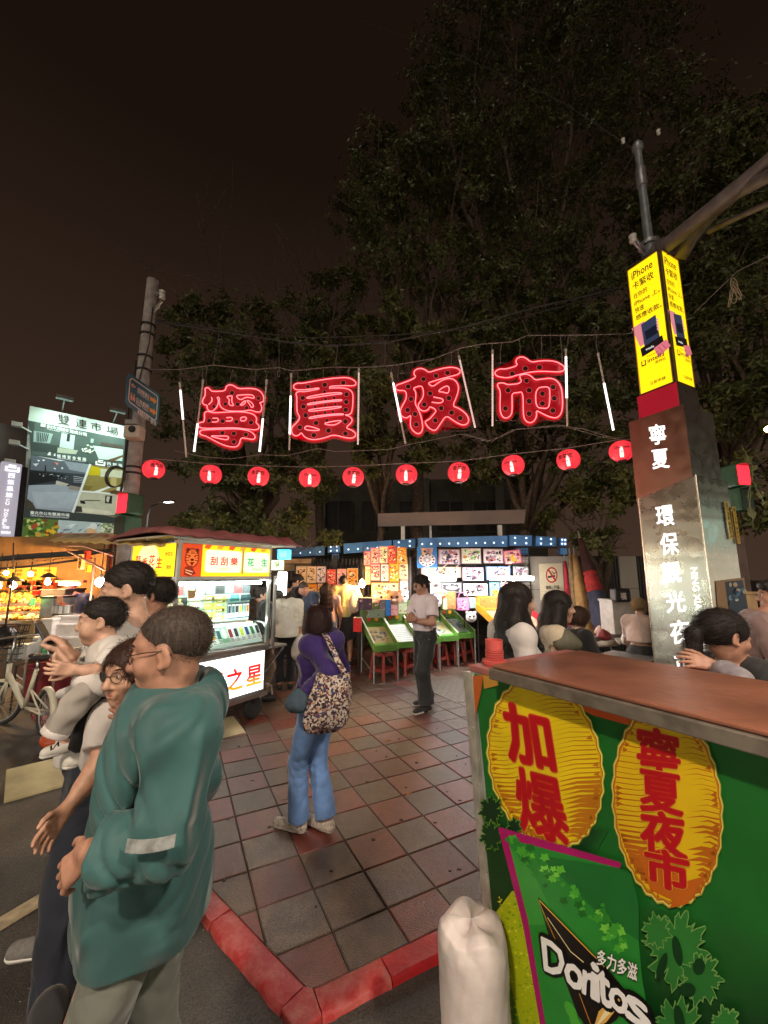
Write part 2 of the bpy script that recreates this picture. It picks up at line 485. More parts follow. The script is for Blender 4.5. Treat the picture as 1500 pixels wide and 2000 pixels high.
# cream painted ramp board lying by the roadside
m_cream=mat('cream_board',(0.44,0.38,0.22),rough=0.5,var=0.18,scale=5,bump=0.15)
rb=MB();q0=gnd(8,1564,ROADZ+0.02);q1=gnd(128,1531,ROADZ+0.02);dr=(q1-q0).normalized();q1=q0+dr*2.0
up_=Vector((-dr.y,dr.x,0))*0.40+Vector((0,0,0.10))
th=Vector((0,0,-0.03))
for q_ in(q0,q1):pass
rb.prism([q0+th,q1+th,q1+up_+th,q0+up_+th],(0,0,0.03))
t_=thing('ramp_board','long cream painted ramp board lying on the asphalt by the bicycle','ramp',q0)
rb.build('board',m_cream,t_,bevel=0.006)
bl=MB();bl.box(q0+dr*1.0+up_*0.9+Vector((0,0,-0.065)),(1.8,0.05,0.07),rz=math.atan2(dr.y,dr.x));bl.build('riser',mat('dark_wood',(0.05,0.035,0.025),0.8),t_)

# studded steel cover in the paving
m_stud=mat('cast_iron',(0.16,0.14,0.12),rough=0.42,metal=0.6,var=0.3,scale=20)
cc=gnd(905,1345);t_=thing('manhole_cover','studded square iron access cover set into the paving','manhole cover',cc)
mb=MB()
q=[cc+gu*x+gv*y+Vector((0,0,-0.004))for x,y in((-.55,-.55),(.55,-.55),(.55,.55),(-.55,.55))]
mb.prism(q,(0,0,0.013));mb.build('plate',m_stud,t_)
mb=MB()
for i in range(15):
 for j in range(15):
  c=cc+gu*(-.49+i*.07)+gv*(-.49+j*.07)+Vector((0,0,0.009));a=0.025 if(i+j)%2 else-0.025
  w=gu*0.7+gv*(0.7 if a>0 else-0.7);n=Vector((-w.y,w.x,0))
  mb.add([c-w*.03,c-n*.008+Vector((0,0,.004)),c+w*.03,c+n*.008+Vector((0,0,.004))],[(0,1,2,3)][::1])
stuff(mb.build('studs',m_stud,t_))

# litter
gm=MB()
for k in range(150):
 v=CORN+kr*random.uniform(.1,5)+kl*0+gv*random.uniform(.1,5.5)-gu*random.uniform(0,2)
 if not all((v-o).dot(n)>.03 for o,n in HP):continue
 r=random.uniform(.006,.018);gm.lathe(v+Vector((0,0,.001)),[(r,0),(r*.9,.0035),(r*.3,.0045),(.001,.0045)],9,Matrix.Diagonal((1,random.uniform(.6,1),1)))
tag(gm.build('gum_spots',mat('old_gum',(.032,.026,.022),.8,var=.3)),'dark trodden gum spots on the paving','gum',kind='stuff')
m_leafd=mat('dry_leaf',(0.33,0.17,0.06),rough=0.7,var=0.4,scale=40)
def litter_leaf(px,py,l,rz):
 c=gnd(px,py)+Vector((0,0,0.004));d=Vector((math.cos(rz),math.sin(rz),0));n=Vector((-d.y,d.x,0));z=Vector((0,0,1));mb=MB()
 P_=[c-d*l/2,c-d*l*.2-n*l*.2+z*.012,c+d*l*.2-n*l*.16+z*.016,c+d*l/2+z*.008,c+d*l*.2+n*l*.17+z*.014,c-d*l*.2+n*l*.19+z*.008,c+z*.003]
 mb.add(P_,[(0,1,6),(1,2,6),(2,3,6),(3,4,6),(4,5,6),(5,0,6)]);return mb.build('fallen_leaf',m_leafd)
for(px,py,l,rz,lab)in[(757,1449,.085,.1,'small dry leaf on the paving nearer the arms-crossed man'),(800,1553,.075,.5,'curled orange leaf lying on a grey paving tile'),(418,1535,.08,1.2,'pale dry leaf on the paving behind the teal jacket')]:
 tag(litter_leaf(px,py,l,rz),lab,'leaf','dry leaves on the paving')
a=gnd(552,1563)+Vector((0,0,.006));b=gnd(584,1556)+Vector((0,0,.006))
tag(MB().tube([a,b],.0022,6).build('bamboo_skewer',mat('bamboo',(0.55,0.36,0.18),.6)),'thin bamboo skewer dropped on the paving by the blue jeans','skewer')
mb=MB();m_grit=mat('grit',(0.34,0.30,0.25),.9,var=.4)
for k in range(420):
 x=random.uniform(-2.6,1.0);y=random.uniform(1.1,4.5);r=random.uniform(.0015,.0045)
 v=Vector((x,y,0));zz=0.003 if all((v-o).dot(n)>0 for o,n in HP)else ROADZ
 if zz!=ROADZ and random.random()<.75:continue
 if-0.1<min((v-o).dot(n)for o,n in HP)<0.02:continue
 a=random.uniform(0,3);P_=[v+Vector((math.cos(a+i*2.1)*r*random.uniform(.7,1.4),math.sin(a+i*2.1)*r*random.uniform(.7,1.4),zz))for i in range(3)]
 mb.add(P_+[v+Vector((0,0,zz+r*.8))],[(0,1,3),(1,2,3),(2,0,3)])
tag(mb.build('grit',m_grit),'pale grit and crumbs scattered over the asphalt','grit',kind='stuff')

# ================================================================== TREES
def leaf_mat(name,c1,c2,rough=0.42):
 m,nt,b=new_mat(name);N=nt.nodes;L=nt.links
 g=N.new('ShaderNodeNewGeometry');r=N.new('ShaderNodeValToRGB');L.new(g.outputs['Random Per Island'],r.inputs[0])
 r.color_ramp.elements[0].color=(*c1,1);r.color_ramp.elements[1].color=(*c2,1)
 L.new(r.outputs[0],b.inputs['Base Color']);b.inputs['Roughness'].default_value=rough;b.inputs['Specular IOR Level'].default_value=0.35
 MATS[name]=m;return m
m_leafA=leaf_mat('leaf_green',(0.042,0.054,0.014),(0.12,0.125,0.04))
m_leafB=leaf_mat('leaf_deep',(0.036,0.046,0.012),(0.115,0.12,0.036))
m_leafC=leaf_mat('leaf_olive',(0.05,0.06,0.014),(0.15,0.155,0.05))
m_bark=mat('bark',(0.12,0.085,0.06),rough=0.9,var=0.4,scale=14,bump=0.6,bscale=30)
def leaves(cent,axis,k,length,width,spread,droop):
 """rosettes of k pointed leaves round each twig end -> verts, faces"""
 n=len(cent);c=np.repeat(cent,k,0);ax=np.repeat(axis,k,0)
 rnd=rng.normal(size=(n*k,3));rnd-=ax*(rnd*ax).sum(1,keepdims=True);rnd/=np.linalg.norm(rnd,axis=1,keepdims=True)+1e-9
 d=ax*(1-spread)*rng.uniform(0.2,1,(n*k,1))+rnd*spread
 d[:,2]-=droop*rng.uniform(0,1,n*k);d/=np.linalg.norm(d,axis=1,keepdims=True)+1e-9
 s=np.cross(d,ax+rng.normal(size=(n*k,3))*0.5);s/=np.linalg.norm(s,axis=1,keepdims=True)+1e-9
 nn=np.cross(s,d)
 L=length*rng.uniform(0.55,1.15,(n*k,1));Wd=width*rng.uniform(0.7,1.2,(n*k,1))
 base=c+d*L*0.08;tip=c+d*L-nn*L*0.12
 l=c+d*L*0.5+s*Wd-nn*Wd*.25;r=c+d*L*0.5-s*Wd-nn*Wd*.25
 V=np.stack([base,l,tip,r],1).reshape(-1,3)
 i=np.arange(n*k)[:,None]*4
 Fq=np.concatenate([i+np.array([[0,2,1]]),i+np.array([[0,3,2]])],0)
 return V,Fq
def tree(name,label,base,clumps,dens,lf,tr=0.16,leaf=(0.17,0.026),k=7,cat='tree',group='trees behind the neon sign',limbs=True,spread=.75,droop=.35,extra_twigs=0):
 """clumps: (x, y, z, r, flatten); trunk with limbs to every clump; leaves thick at the clump rims"""
 base=Vector(base);t=thing(name,label,cat,base,group=group)
 cs=[Vector(c[:3])for c in clumps]
 mean=sum(cs,Vector())/len(cs);top=max(c.z for c in cs)
 mb=MB();fork=base.lerp(Vector((mean.x,mean.y,base.z+(mean.z-base.z)*0.45)),1.0)
 fork.x=base.x+(mean.x-base.x)*.4;fork.y=base.y+(mean.y-base.y)*.4
 pts=[];n=7
 for i in range(n+1):
  p=base.lerp(fork,i/n);pts.append(p+Vector((random.gauss(0,.05),random.gauss(0,.05),0))*(1 if 0<i<n else 0))
 mb.tube(pts,[tr*(1.25-.55*i/n)for i in range(n+1)],10)
 tw=[]
 for c,cl in zip(cs,clumps):
  m1=fork.lerp(c,.5)+Vector((random.gauss(0,.3),random.gauss(0,.3),random.uniform(-.2,.4)))
  pp=[fork-Vector((0,0,.1)),fork.lerp(m1,.5)+Vector((random.gauss(0,.1),random.gauss(0,.1),.1)),m1,m1.lerp(c,.5)+Vector((random.gauss(0,.12),random.gauss(0,.12),0)),c]
  mb.tube(pp,[tr*.6,tr*.45,tr*.33,tr*.22,tr*.1],7)
  for q in range(6+extra_twigs):
   e=c+Vector((random.gauss(0,1),random.gauss(0,1),random.gauss(0,.8))).normalized()*cl[3]*random.uniform(.6,1.0)
   s0=m1.lerp(c,random.uniform(.3,1));mdl=s0.lerp(e,.5)+Vector((random.gauss(0,.12),random.gauss(0,.12),random.gauss(0,.1)))
   mb.tube([s0,mdl,e],[tr*.12,tr*.08,tr*.03],5)
 mb.build('trunk',m_bark,t,smooth=True)
 Vs=[];Fs=[];off=0
 for(x,y,z,r,fl)in clumps:
  n=int(dens*r*r)
  # sub clumps give light and dark tufts with gaps
  ns=max(4,int(n/22));sc=rng.normal(size=(ns,3));sc/=np.linalg.norm(sc,axis=1,keepdims=True);sc*=r*rng.uniform(0.35,1.0,(ns,1))**.6
  pick=rng.integers(0,ns,n)
  p=sc[pick]+rng.normal(size=(n,3))*r*0.13
  a=p/(np.linalg.norm(p,axis=1,keepdims=True)+1e-6)+rng.normal(size=p.shape)*.4;a[:,2]+=.35;a/=np.linalg.norm(a,axis=1,keepdims=True)
  p[:,2]*=fl;p+=np.array([x,y,z])
  V,Fq=leaves(p,a,k,leaf[0],leaf[1],spread,droop)
  Vs.append(V);Fs.append(Fq+off);off+=len(V)
 link_obj('crown',fast_mesh('crown',np.concatenate(Vs),[np.concatenate(Fs)],lf),t)
 return t
def cl(px,py,Y,r,fl=0.8):p=at(px,py,Y);return(p.x,p.y,p.z,r,fl)
D=260
tree('broadleaf_tree','tallest dark tree rising above the right end of the neon sign',(3.9,12.5,0),
  [cl(900,110,12,1.9),cl(1010,40,13,2.0),cl(1120,120,12.5,2.2),cl(1230,60,13,2.2),cl(840,250,11.5,1.3),cl(980,260,12,2.0),cl(1120,290,12,2.0),cl(1060,440,11.5,1.8),cl(930,420,11.3,1.5),cl(1180,470,12,1.8),cl(1270,250,12.5,2.0),cl(860,140,11.6,1.2)],D,m_leafB,tr=.26)
tree('broadleaf_tree','dark tree with loose hanging sprays above the 夏 and 夜 signs',(0.8,11.8,0),
  [cl(745,320,11,1.2),cl(720,400,11,1.3),cl(790,420,10.8,1.3),cl(770,500,10.6,1.3),cl(860,520,10.5,1.2),cl(900,340,11,1.4),cl(830,330,11.2,1.1),cl(930,560,10.5,1.3),cl(1000,600,10.4,1.3)],D*1.1,m_leafA,tr=.2)
tree('broadleaf_tree','bushy tree with pale leaf rosettes just above the 夏 sign',(-0.2,10.8,0),
  [cl(760,625,9.8,.8,.6),cl(700,650,9.8,.65,.6),cl(830,650,9.8,.75,.6),cl(660,740,9.8,.85),cl(740,740,9.7,.85),cl(740,830,9.7,.8),cl(820,880,9.9,.8),cl(720,890,9.9,.65),cl(890,700,9.8,.95)],330,m_leafC,tr=.12,leaf=(.2,.03),k=8)
tree('broadleaf_tree','round leafy tree behind the 寧 sign and left lanterns',(-3.6,11.5,0),
  [cl(400,700,10.5,1.2),cl(480,660,10.8,1.2),cl(560,640,11,1.2),cl(620,700,10.5,1.2),cl(360,800,10,1.0),cl(450,800,10,1.1),cl(540,790,10,1.1),cl(620,820,10,1.0),cl(400,900,9.7,1.0),cl(500,900,9.6,1.0),cl(590,910,9.6,1.0),cl(450,990,9.5,.9),cl(540,1010,9.5,.8),cl(400,1020,9.8,.7),cl(660,580,11,1.0),cl(380,620,11,.9)],330,m_leafA,tr=.2)
tree('broadleaf_tree','mid height tree behind the 夜 and 市 signs',(3.2,10.6,0),
  [cl(960,660,10,1.0),cl(1050,690,10,1.1),cl(1140,660,10,1.2),cl(930,800,9.6,1.0),cl(1020,830,9.6,1.0),cl(1120,800,9.6,1.1),cl(1190,740,9.6,1.0),cl(940,900,10.2,.9),cl(1040,910,10.2,.9),cl(1140,930,9.6,.9),cl(1200,880,9.3,.9),cl(1120,560,10.4,1.2),cl(1200,600,10.4,1.2)],330,m_leafB,tr=.18)
tree('broadleaf_tree','leafy tree behind the grey wall and folded umbrellas',(5.2,9.6,0),
  [cl(1110,1010,9,.7),cl(1180,990,8.8,.75),cl(1200,1050,8.8,.5),cl(1140,1060,9,.5),cl(1230,930,9,.9),cl(1080,985,9.2,.5)],300,m_leafC,tr=.12,leaf=(.16,.028))
tree('broadleaf_tree','shadowy tree behind the steel pillar and mast arm',(8.6,10.5,0),
  [cl(1380,330,10,1.6),cl(1480,300,10,1.7),cl(1420,470,9.6,1.5),cl(1330,420,10.5,1.4),cl(1500,560,9.2,1.4),cl(1400,640,9,1.3),cl(1480,760,8.6,1.2),cl(1420,820,8.4,1.0),cl(1500,930,8,1.0),cl(1440,980,8,.9),cl(1390,560,9.6,1.2),cl(1560,420,9.6,1.8),cl(1560,700,8.6,1.6)],330,m_leafB,tr=.2)
tree('leafy_shrub','leafy shrub behind the lottery cart awning beside the far street lamp',(-4.6,9.4,0),
  [cl(390,1030,9,.55),cl(450,1040,9,.5),cl(360,1010,9.4,.4),cl(520,1045,9,.5),cl(600,1030,9,.5),cl(650,1045,9.2,.4)],480,m_leafC,tr=.05,leaf=(.13,.024),cat='shrub',group='shrubs behind the stalls')
# bare tree: only branches
bt=thing('bare_tree','bare branching tree against the sky above the 寧 sign','tree',(-2.2,14.0,0))
mb=MB();base=Vector((-2.2,14,0));fork=Vector((-2.4,14,5.2))
mb.tube([base,base.lerp(fork,.5)+Vector((.1,0,0)),fork],[.2,.17,.13],9)
def branch(p,d,l,r,dep):
 e=p+d*l;m_=p+d*l*.5+Vector((random.gauss(0,.06*l),random.gauss(0,.06*l),random.gauss(0,.04*l)))
 mb.tube([p,m_,e],[r,r*.8,r*.55],6 if dep<2 else 4)
 if dep>=4:return
 for k in range(random.choice((2,3,3))):
  a=(d+Vector((random.gauss(0,.5),random.gauss(0,.4),random.gauss(.12,.35)))).normalized();branch(m_.lerp(e,random.uniform(.3,1)),a,l*random.uniform(.55,.8),r*.5,dep+1)
for(px,py)in((420,480),(500,470),(580,450),(640,520),(690,500),(370,560),(540,560)):
 e=at(px,py,14);d=(e-fork);branch(fork,d.normalized(),d.length*.48,.075,1)
mb.build('trunk',m_bark,bt,smooth=True)

# ================================================================== NEON SIGN 寧夏夜市
m_tube=glow('neon_tube',(1.0,0.15,0.17),2.6)
m_face=None
def neon_face():
 m,nt,b=new_mat('red_acrylic');N=nt.nodes;L=nt.links
 b.inputs['Base Color'].default_value=(0.16,0.004,0.006,1);b.inputs['Roughness'].default_value=0.25
 t=N.new('ShaderNodeTexCoord');z=N.new('ShaderNodeTexNoise');z.inputs['Scale'].default_value=5
 L.new(t.outputs['Object'],z.inputs['Vector']);r=N.new('ShaderNodeValToRGB');L.new(z.outputs['Fac'],r.inputs[0])
 r.color_ramp.elements[0].position=.35;r.color_ramp.elements[0].color=(0.25,0.002,0.006,1);r.color_ramp.elements[1].position=.65;r.color_ramp.elements[1].color=(0.40,0.010,0.016,1)
 L.new(r.outputs[0],b.inputs['Emission Color']);b.inputs['Emission Strength'].default_value=.50
 return m
m_face=neon_face()
m_hole=mat('dark_hole',(0.03,0.004,0.004),.8,var=0)
m_back=glow('red_acrylic_glow',(0.7,0.001,0.012),0.55,base=(0.4,0.01,0.01))
m_ring=glow('hole_rim',(0.5,0.04,0.05),0.9,base=(0.4,0.05,0.05))
# outlines traced in units of a 1500 square; (x0, y0, size) gives where that square lies in the photograph
NEON={
'寧':((370,730,160),[
 [(290,300),(285,270),(320,250),(360,265),(395,320),(520,325),(660,310),(665,250),(700,210),(760,200),(820,225),(890,275),(1040,268),(1180,270),(1290,310),(1350,390),(1365,470),(1345,520),(1280,525),(1320,580),(1325,650),(1300,700),(1220,700),(1110,660),(1040,680),(860,690),(700,680),(610,640),(560,590),(545,520),(550,430),(500,430),(535,490),(520,570),(480,640),(420,690),(350,680),(320,620),(325,570),(270,570),(235,530),(245,470),(290,400)],
 [(400,430),(415,450),(410,510),(350,565)],
 [(670,415),(790,400),(775,450),(775,520),(820,585),(735,580),(720,530),(735,470)],
 [(840,400),(960,385),(1140,380),(1190,420),(1180,455),(1040,420),(930,490)],
 [(920,580),(980,520),(1030,485),(1025,530),(985,570)],
 [(1040,485),(1110,500),(1165,560),(1175,600),(1135,625),(1105,560)],
 [(270,720),(310,690),(360,690),(420,715),(640,705),(860,692),(1060,705),(1190,750),(1235,820),(1215,905),(1265,930),(1280,990),(1230,1030),(1050,1015),(860,990),(640,990),(420,1000),(240,1000),(160,965),(145,920),(200,890),(265,885),(280,800)],
 [(425,815),(535,810),(525,880),(415,885)],[(675,805),(795,795),(780,865),(670,865)],[(940,795),(1030,790),(1050,815),(1015,865),(930,865)],
 [(180,1070),(220,1030),(300,1025),(560,1015),(860,1005),(1080,1035),(1180,1100),(1210,1165),(1170,1210),(1060,1185),(940,1170),(920,1270),(880,1330),(800,1345),(660,1320),(500,1250),(310,1140),(210,1120)],
 [(350,1135),(560,1140),(725,1140),(705,1215),(560,1190)]],
 [(770,340,45),(1255,440,40),(650,545,40),(875,550,40),(440,590,38),(1040,615,38),(350,850,45),(600,860,45),(850,870,45),(1120,885,45),(595,1075,45),(805,1085,45),(1025,1105,45),(805,1240,45)],[0,6,10]),
'夏':((555,720,160),[
 [(165,320),(200,280),(260,265),(330,272),(700,200),(1060,160),(1200,170),(1290,220),(1320,270),(1290,315),(1100,310),(840,320),(825,360),(850,355),(1060,350),(1190,375),(1255,440),(1262,560),(1250,740),(1225,820),(1180,845),(1100,845),(1200,870),(1250,930),(1230,990),(1120,1085),(1230,1120),(1310,1180),(1305,1240),(1240,1275),(1130,1270),(910,1205),(740,1270),(560,1305),(430,1285),(350,1230),(315,1165),(270,1220),(210,1235),(150,1200),(130,1130),(140,1075),(230,990),(295,895),(240,810),(230,700),(235,520),(215,470),(230,430),(290,415),(360,425),(640,375),(640,350),(420,385),(250,390),(185,370)],
 [(410,520),(700,465),(900,440),(1040,440),(1070,460),(900,475),(640,515),(420,550)],
 [(420,640),(700,600),(1060,560),(1055,590),(800,605),(430,670)],
 [(430,755),(700,720),(1050,685),(1045,712),(740,755),(470,785)],
 [(450,890),(700,850),(1060,820),(1110,845),(900,850),(640,885),(460,920)],
 [(700,1010),(860,970),(1030,945),(1050,965),(910,1045)],
 [(360,1100),(400,1050),(470,1055),(670,1115),(600,1135),(450,1130)]],
 [(430,320,45),(740,285,50),(1080,250,48),(735,415,35),(335,525,48),(350,685,48),(390,845,48),(1140,460,48),(1135,600,48),(1125,745,48),(560,575,30),(755,545,32),(910,525,34),(565,690,32),(750,665,32),(935,645,32),(575,820,30),(750,795,32),(890,780,32),(580,985,50),(780,940,35),(1120,960,50),(280,1065,48),(540,1210,50),(810,1125,50),(1120,1180,50)],[0]),
'夜':((765,700,170),[
 [(60,500),(90,455),(180,430),(430,330),(380,270),(390,215),(440,180),(510,170),(580,195),(635,245),(800,190),(960,155),(1090,155),(1170,190),(1185,235),(1150,275),(1020,310),(860,350),(690,400),(620,430),(705,490),(800,420),(900,360),(1000,340),(1090,370),(1145,450),(1155,530),(1120,660),(1045,820),(1160,860),(1280,950),(1330,1040),(1320,1110),(1260,1150),(1180,1140),(1060,1070),(940,980),(850,1110),(770,1230),(720,1245),(640,1200),(580,1120),(580,1080),(650,1050),(720,970),(780,890),(655,825),(640,870),(590,905),(530,905),(470,870),(455,800),(480,760),(530,690),(550,620),(545,540),(515,465),(360,510),(410,560),(420,640),(400,780),(450,860),(500,980),(530,1120),(535,1220),(500,1290),(440,1300),(370,1250),(320,1170),(325,1060),(330,970),(280,1020),(220,1025),(165,990),(145,920),(170,840),(240,720),(260,640),(235,550),(130,555),(75,535)],
 [(790,570),(880,500),(960,470),(990,500),(990,550),(970,605),(890,580)],
 [(720,665),(905,700),(860,775),(690,755)]],
 [(285,475,46),(550,345,46),(765,290,46),(965,240,48),(335,690,46),(665,595,46),(990,675,48),(275,880,46),(405,950,46),(565,785,46),(855,850,48),(1035,925,48),(1185,1020,48),(755,1060,46),(425,1130,46)],[0]),
'市':((955,680,170),[
 [(95,430),(130,380),(200,355),(290,362),(500,300),(465,250),(470,190),(520,155),(590,150),(650,180),(725,245),(900,215),(1060,215),(1180,240),(1280,300),(1310,345),(1280,395),(1200,410),(1000,400),(800,400),(620,430),(480,465),(350,510),(220,505),(130,480)],
 [(520,480),(560,455),(650,445),(730,480),(790,550),(900,535),(1060,515),(1160,550),(1240,650),(1265,800),(1270,1000),(1250,1120),(1190,1190),(1120,1205),(980,1160),(810,1065),(825,1140),(805,1220),(750,1280),(680,1285),(620,1240),(590,1150),(590,750),(500,765),(395,775),(400,900),(400,1100),(370,1170),(300,1210),(240,1190),(195,1110),(190,950),(200,740),(145,650),(150,610),(210,595),(270,605),(330,635),(580,600)],
 [(805,690),(980,660),(1035,680),(1050,740),(1045,980),(1010,1035),(940,1040),(805,1015)]],
 [(410,430,50),(635,340,52),(880,320,52),(655,550,48),(335,715,50),(700,715,50),(700,905,50),(290,1030,48),(700,1120,50),(930,775,50),(930,945,50),(1115,660,50),(1135,855,50),(1110,1065,50)],[0,1])}
def neon_Y(px):return 6.35-0.62*(px-300)/900
LAB={'寧':'red neon character 寧, leftmost of the four over the stalls','夏':'red neon character 夏 between the 寧 and 夜 signs','夜':'tilted red neon character 夜 between the 夏 and 市 signs','市':'red neon character 市 nearest the yellow lit pillar'}
for ch,((x0,y0,S),outs,dots,solid)in NEON.items():
 u=S/1500;Yc=neon_Y(x0+S/2)
 toP=lambda q,dY=0.0:at(x0+q[0]*u,y0+q[1]*u,Yc+dY)
 c=at(x0+S/2,y0+S/2,Yc);t=thing('neon_sign',LAB[ch],'neon sign',c,group='neon characters hung across the street')
 tb=MB();fc=MB();rim=MB();halo=MB()
 for k,o in enumerate(outs):
  sm=chaikin(o,2,closed=len(o)>4)
  tb.tube([toP(q)for q in sm],0.0072,6,closed=len(o)>4)
 for k in solid:
  sm=chaikin(outs[k],1);pl=[toP(q,0.03)for q in sm][::-1]
  a=sum((pl[i].cross(pl[(i+1)%len(pl)])for i in range(len(pl))),Vector())
  if a.y<0:pl.reverse()
  fc.prism([p+Vector((0,.006,0))for p in pl][::-1],(0,-0.006,0))
  # wider glowing outline and halo board behind, standing in for the neon's bloom
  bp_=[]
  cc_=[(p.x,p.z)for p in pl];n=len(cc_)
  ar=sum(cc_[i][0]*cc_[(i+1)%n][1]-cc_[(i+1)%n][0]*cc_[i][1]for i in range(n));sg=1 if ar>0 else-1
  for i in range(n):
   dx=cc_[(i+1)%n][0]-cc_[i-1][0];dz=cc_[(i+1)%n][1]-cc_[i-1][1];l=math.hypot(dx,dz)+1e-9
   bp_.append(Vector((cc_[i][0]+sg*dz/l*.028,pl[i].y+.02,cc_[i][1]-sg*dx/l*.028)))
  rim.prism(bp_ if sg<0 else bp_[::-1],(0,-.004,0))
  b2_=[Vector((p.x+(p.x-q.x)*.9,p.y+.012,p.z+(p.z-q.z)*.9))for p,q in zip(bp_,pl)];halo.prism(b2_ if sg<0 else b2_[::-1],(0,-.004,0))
 fc.build('acrylic_face',m_face,t);rim.build('acrylic_glow_rim',m_back,t);halo.build('acrylic_halo',glow('red_halo_glow',(.45,.001,.006),.22,base=(.2,.01,.01)),t);tb.build('neon_tube',m_tube,t,smooth=True)
 hd=MB();rg=MB()
 for x,y,r in dots:
  p=toP((x,y),0.0);rr=r*u*Yc/F*.92
  M_=Matrix.Rotation(R(90),3,'X')
  hd.lathe(p+Vector((0,.022,0)),[(rr,0),(rr,.004),(rr*.7,.005)],16,M_);rg.lathe(p+Vector((0,.024,0)),[(rr*1.22,0),(rr*1.22,.003),(rr*1.02,.0035)],16,M_)
 stuff(rg.build('hole_rims',m_ring,t));stuff(hd.build('holes',m_hole,t))
 # backing grille of the sign, thin dark rails
 gr=MB();b0=toP((120,250),.06);b1=toP((1320,250),.06);b2=toP((120,1250),.06);b3=toP((1320,1250),.06)
 m_rail=mat('dark_rail',(0.10,0.05,0.05),.5,.6)
 for i in range(4):
  f_=i/3;gr.bar(b0.lerp(b2,f_),b1.lerp(b3,f_),.012,.012);gr.bar(b0.lerp(b1,f_),b2.lerp(b3,f_),.012,.012)
 gr.build('backing_rails',m_rail,t)

# ------------------------------------------------------------------ meteor light tubes
m_tlit=glow('tube_lit',(1.0,0.93,0.88),2.4);m_tdim=mat('tube_plastic',(0.75,0.60,0.54),.35,trans=0.0,var=.05);m_tcap=mat('tube_cap',(0.62,0.58,0.55),.5,var=.05)
m_tmid=glow('tube_half_lit',(1.0,0.70,0.62),0.55,base=(.8,.6,.55))
TUBES=[((351,748),(364,893),(.1,.5),'standing apart nearest the concrete pole'),((397,742),(379,882),(.62,1),'on the left of the first neon character'),((521,742),(507,882),(.55,1),'on the right of the first neon character'),
   ((569,730),(565,879),(.3,.8),'on the left of the second neon character'),((701,720),(699,868),(.0,.0),'on the right of the second neon character'),((764,728),(792,867),(.15,.7),'on the left of the third neon character'),
   ((896,695),(928,835),(0,0),'on the right of the third neon character'),((962,684),(962,832),(0,0),'on the left of the fourth neon character'),((1105,682),(1108,832),(.1,.65),'on the right of the fourth neon character'),((1168,690),(1198,840),(.4,1),'leaning, alone between the fourth character and the pillar')]
tube_tops=[]
for(a,b,lit,lab)in TUBES:
 Y=neon_Y(a[0])-.04;A=at(*a,Y);B=at(*b,Y);t=thing('meteor_light','hanging white light tube '+lab,'light tube',B,group='hanging meteor light tubes')
 tube_tops.append(A)
 MB().cyl(A,A.lerp(B,.06),.020,.017,10).build('end_cap',m_tcap,t,smooth='auto')
 MB().cyl(A.lerp(B,.06),B,.0135,n=10).build('tube_body',m_tmid if lit[1]==0 else m_tdim,t,smooth='auto')
 if lit[1]:
  MB().cyl(A.lerp(B,max(lit[0],.07)),A.lerp(B,lit[1]),.0155,n=10).build('lit_section',m_tlit,t,smooth='auto')
 rg=MB()
 for i in range(1,26):rg.cyl(A.lerp(B,.07+.036*i),A.lerp(B,.07+.036*i+.004),.0165,n=8)
 stuff(rg.build('tube_ribs',m_tcap,t))

# ------------------------------------------------------------------ lanterns
def lantern_mat():
 m,nt,b=new_mat('lantern_paper');N=nt.nodes;L=nt.links
 b.inputs['Base Color'].default_value=(0.55,0.02,0.03,1);b.inputs['Roughness'].default_value=.55
 t=N.new('ShaderNodeTexCoord');w=N.new('ShaderNodeTexNoise');w.inputs['Scale'].default_value=9;L.new(t.outputs['Object'],w.inputs['Vector'])
 r=N.new('ShaderNodeValToRGB');L.new(w.outputs['Fac'],r.inputs[0]);r.color_ramp.elements[0].color=(.74,.022,.036,1);r.color_ramp.elements[1].color=(.95,.05,.07,1)
 L.new(r.outputs[0],b.inputs['Emission Color']);b.inputs['Emission Strength'].default_value=.62
 return m
m_lan=lantern_mat();m_lcap=mat('lantern_cap',(.08,.02,.02),.5);m_lbulb=glow('lantern_bulb',(1.0,.72,.62),2.8)
m_lrib=mat('lantern_rib',(.30,.012,.02),.6,var=0);m_lins=glow('lantern_bulb_glow',(1.0,.55,.50),1.7)
m_ink=print_mat('lantern_ink',emit=0.04)
LAN=[(300,917,46,'t'),(412,927,43,'d'),(505,931,42,'t'),(605,934,42,'d'),(690,932,43,'t'),(794,927,44,'d'),(896,923,44,'t'),(1002,909,48,'d'),(1110,898,49,'t'),(1214,881,50,'d')]
LL=['directly beside the concrete pole','second from the concrete pole','third from the concrete pole','fourth from the concrete pole','fifth from the concrete pole','fifth from the steel pillar','fourth from the steel pillar','third from the steel pillar','second from the steel pillar','half hidden by the steel pillar']
lan_tops=[]
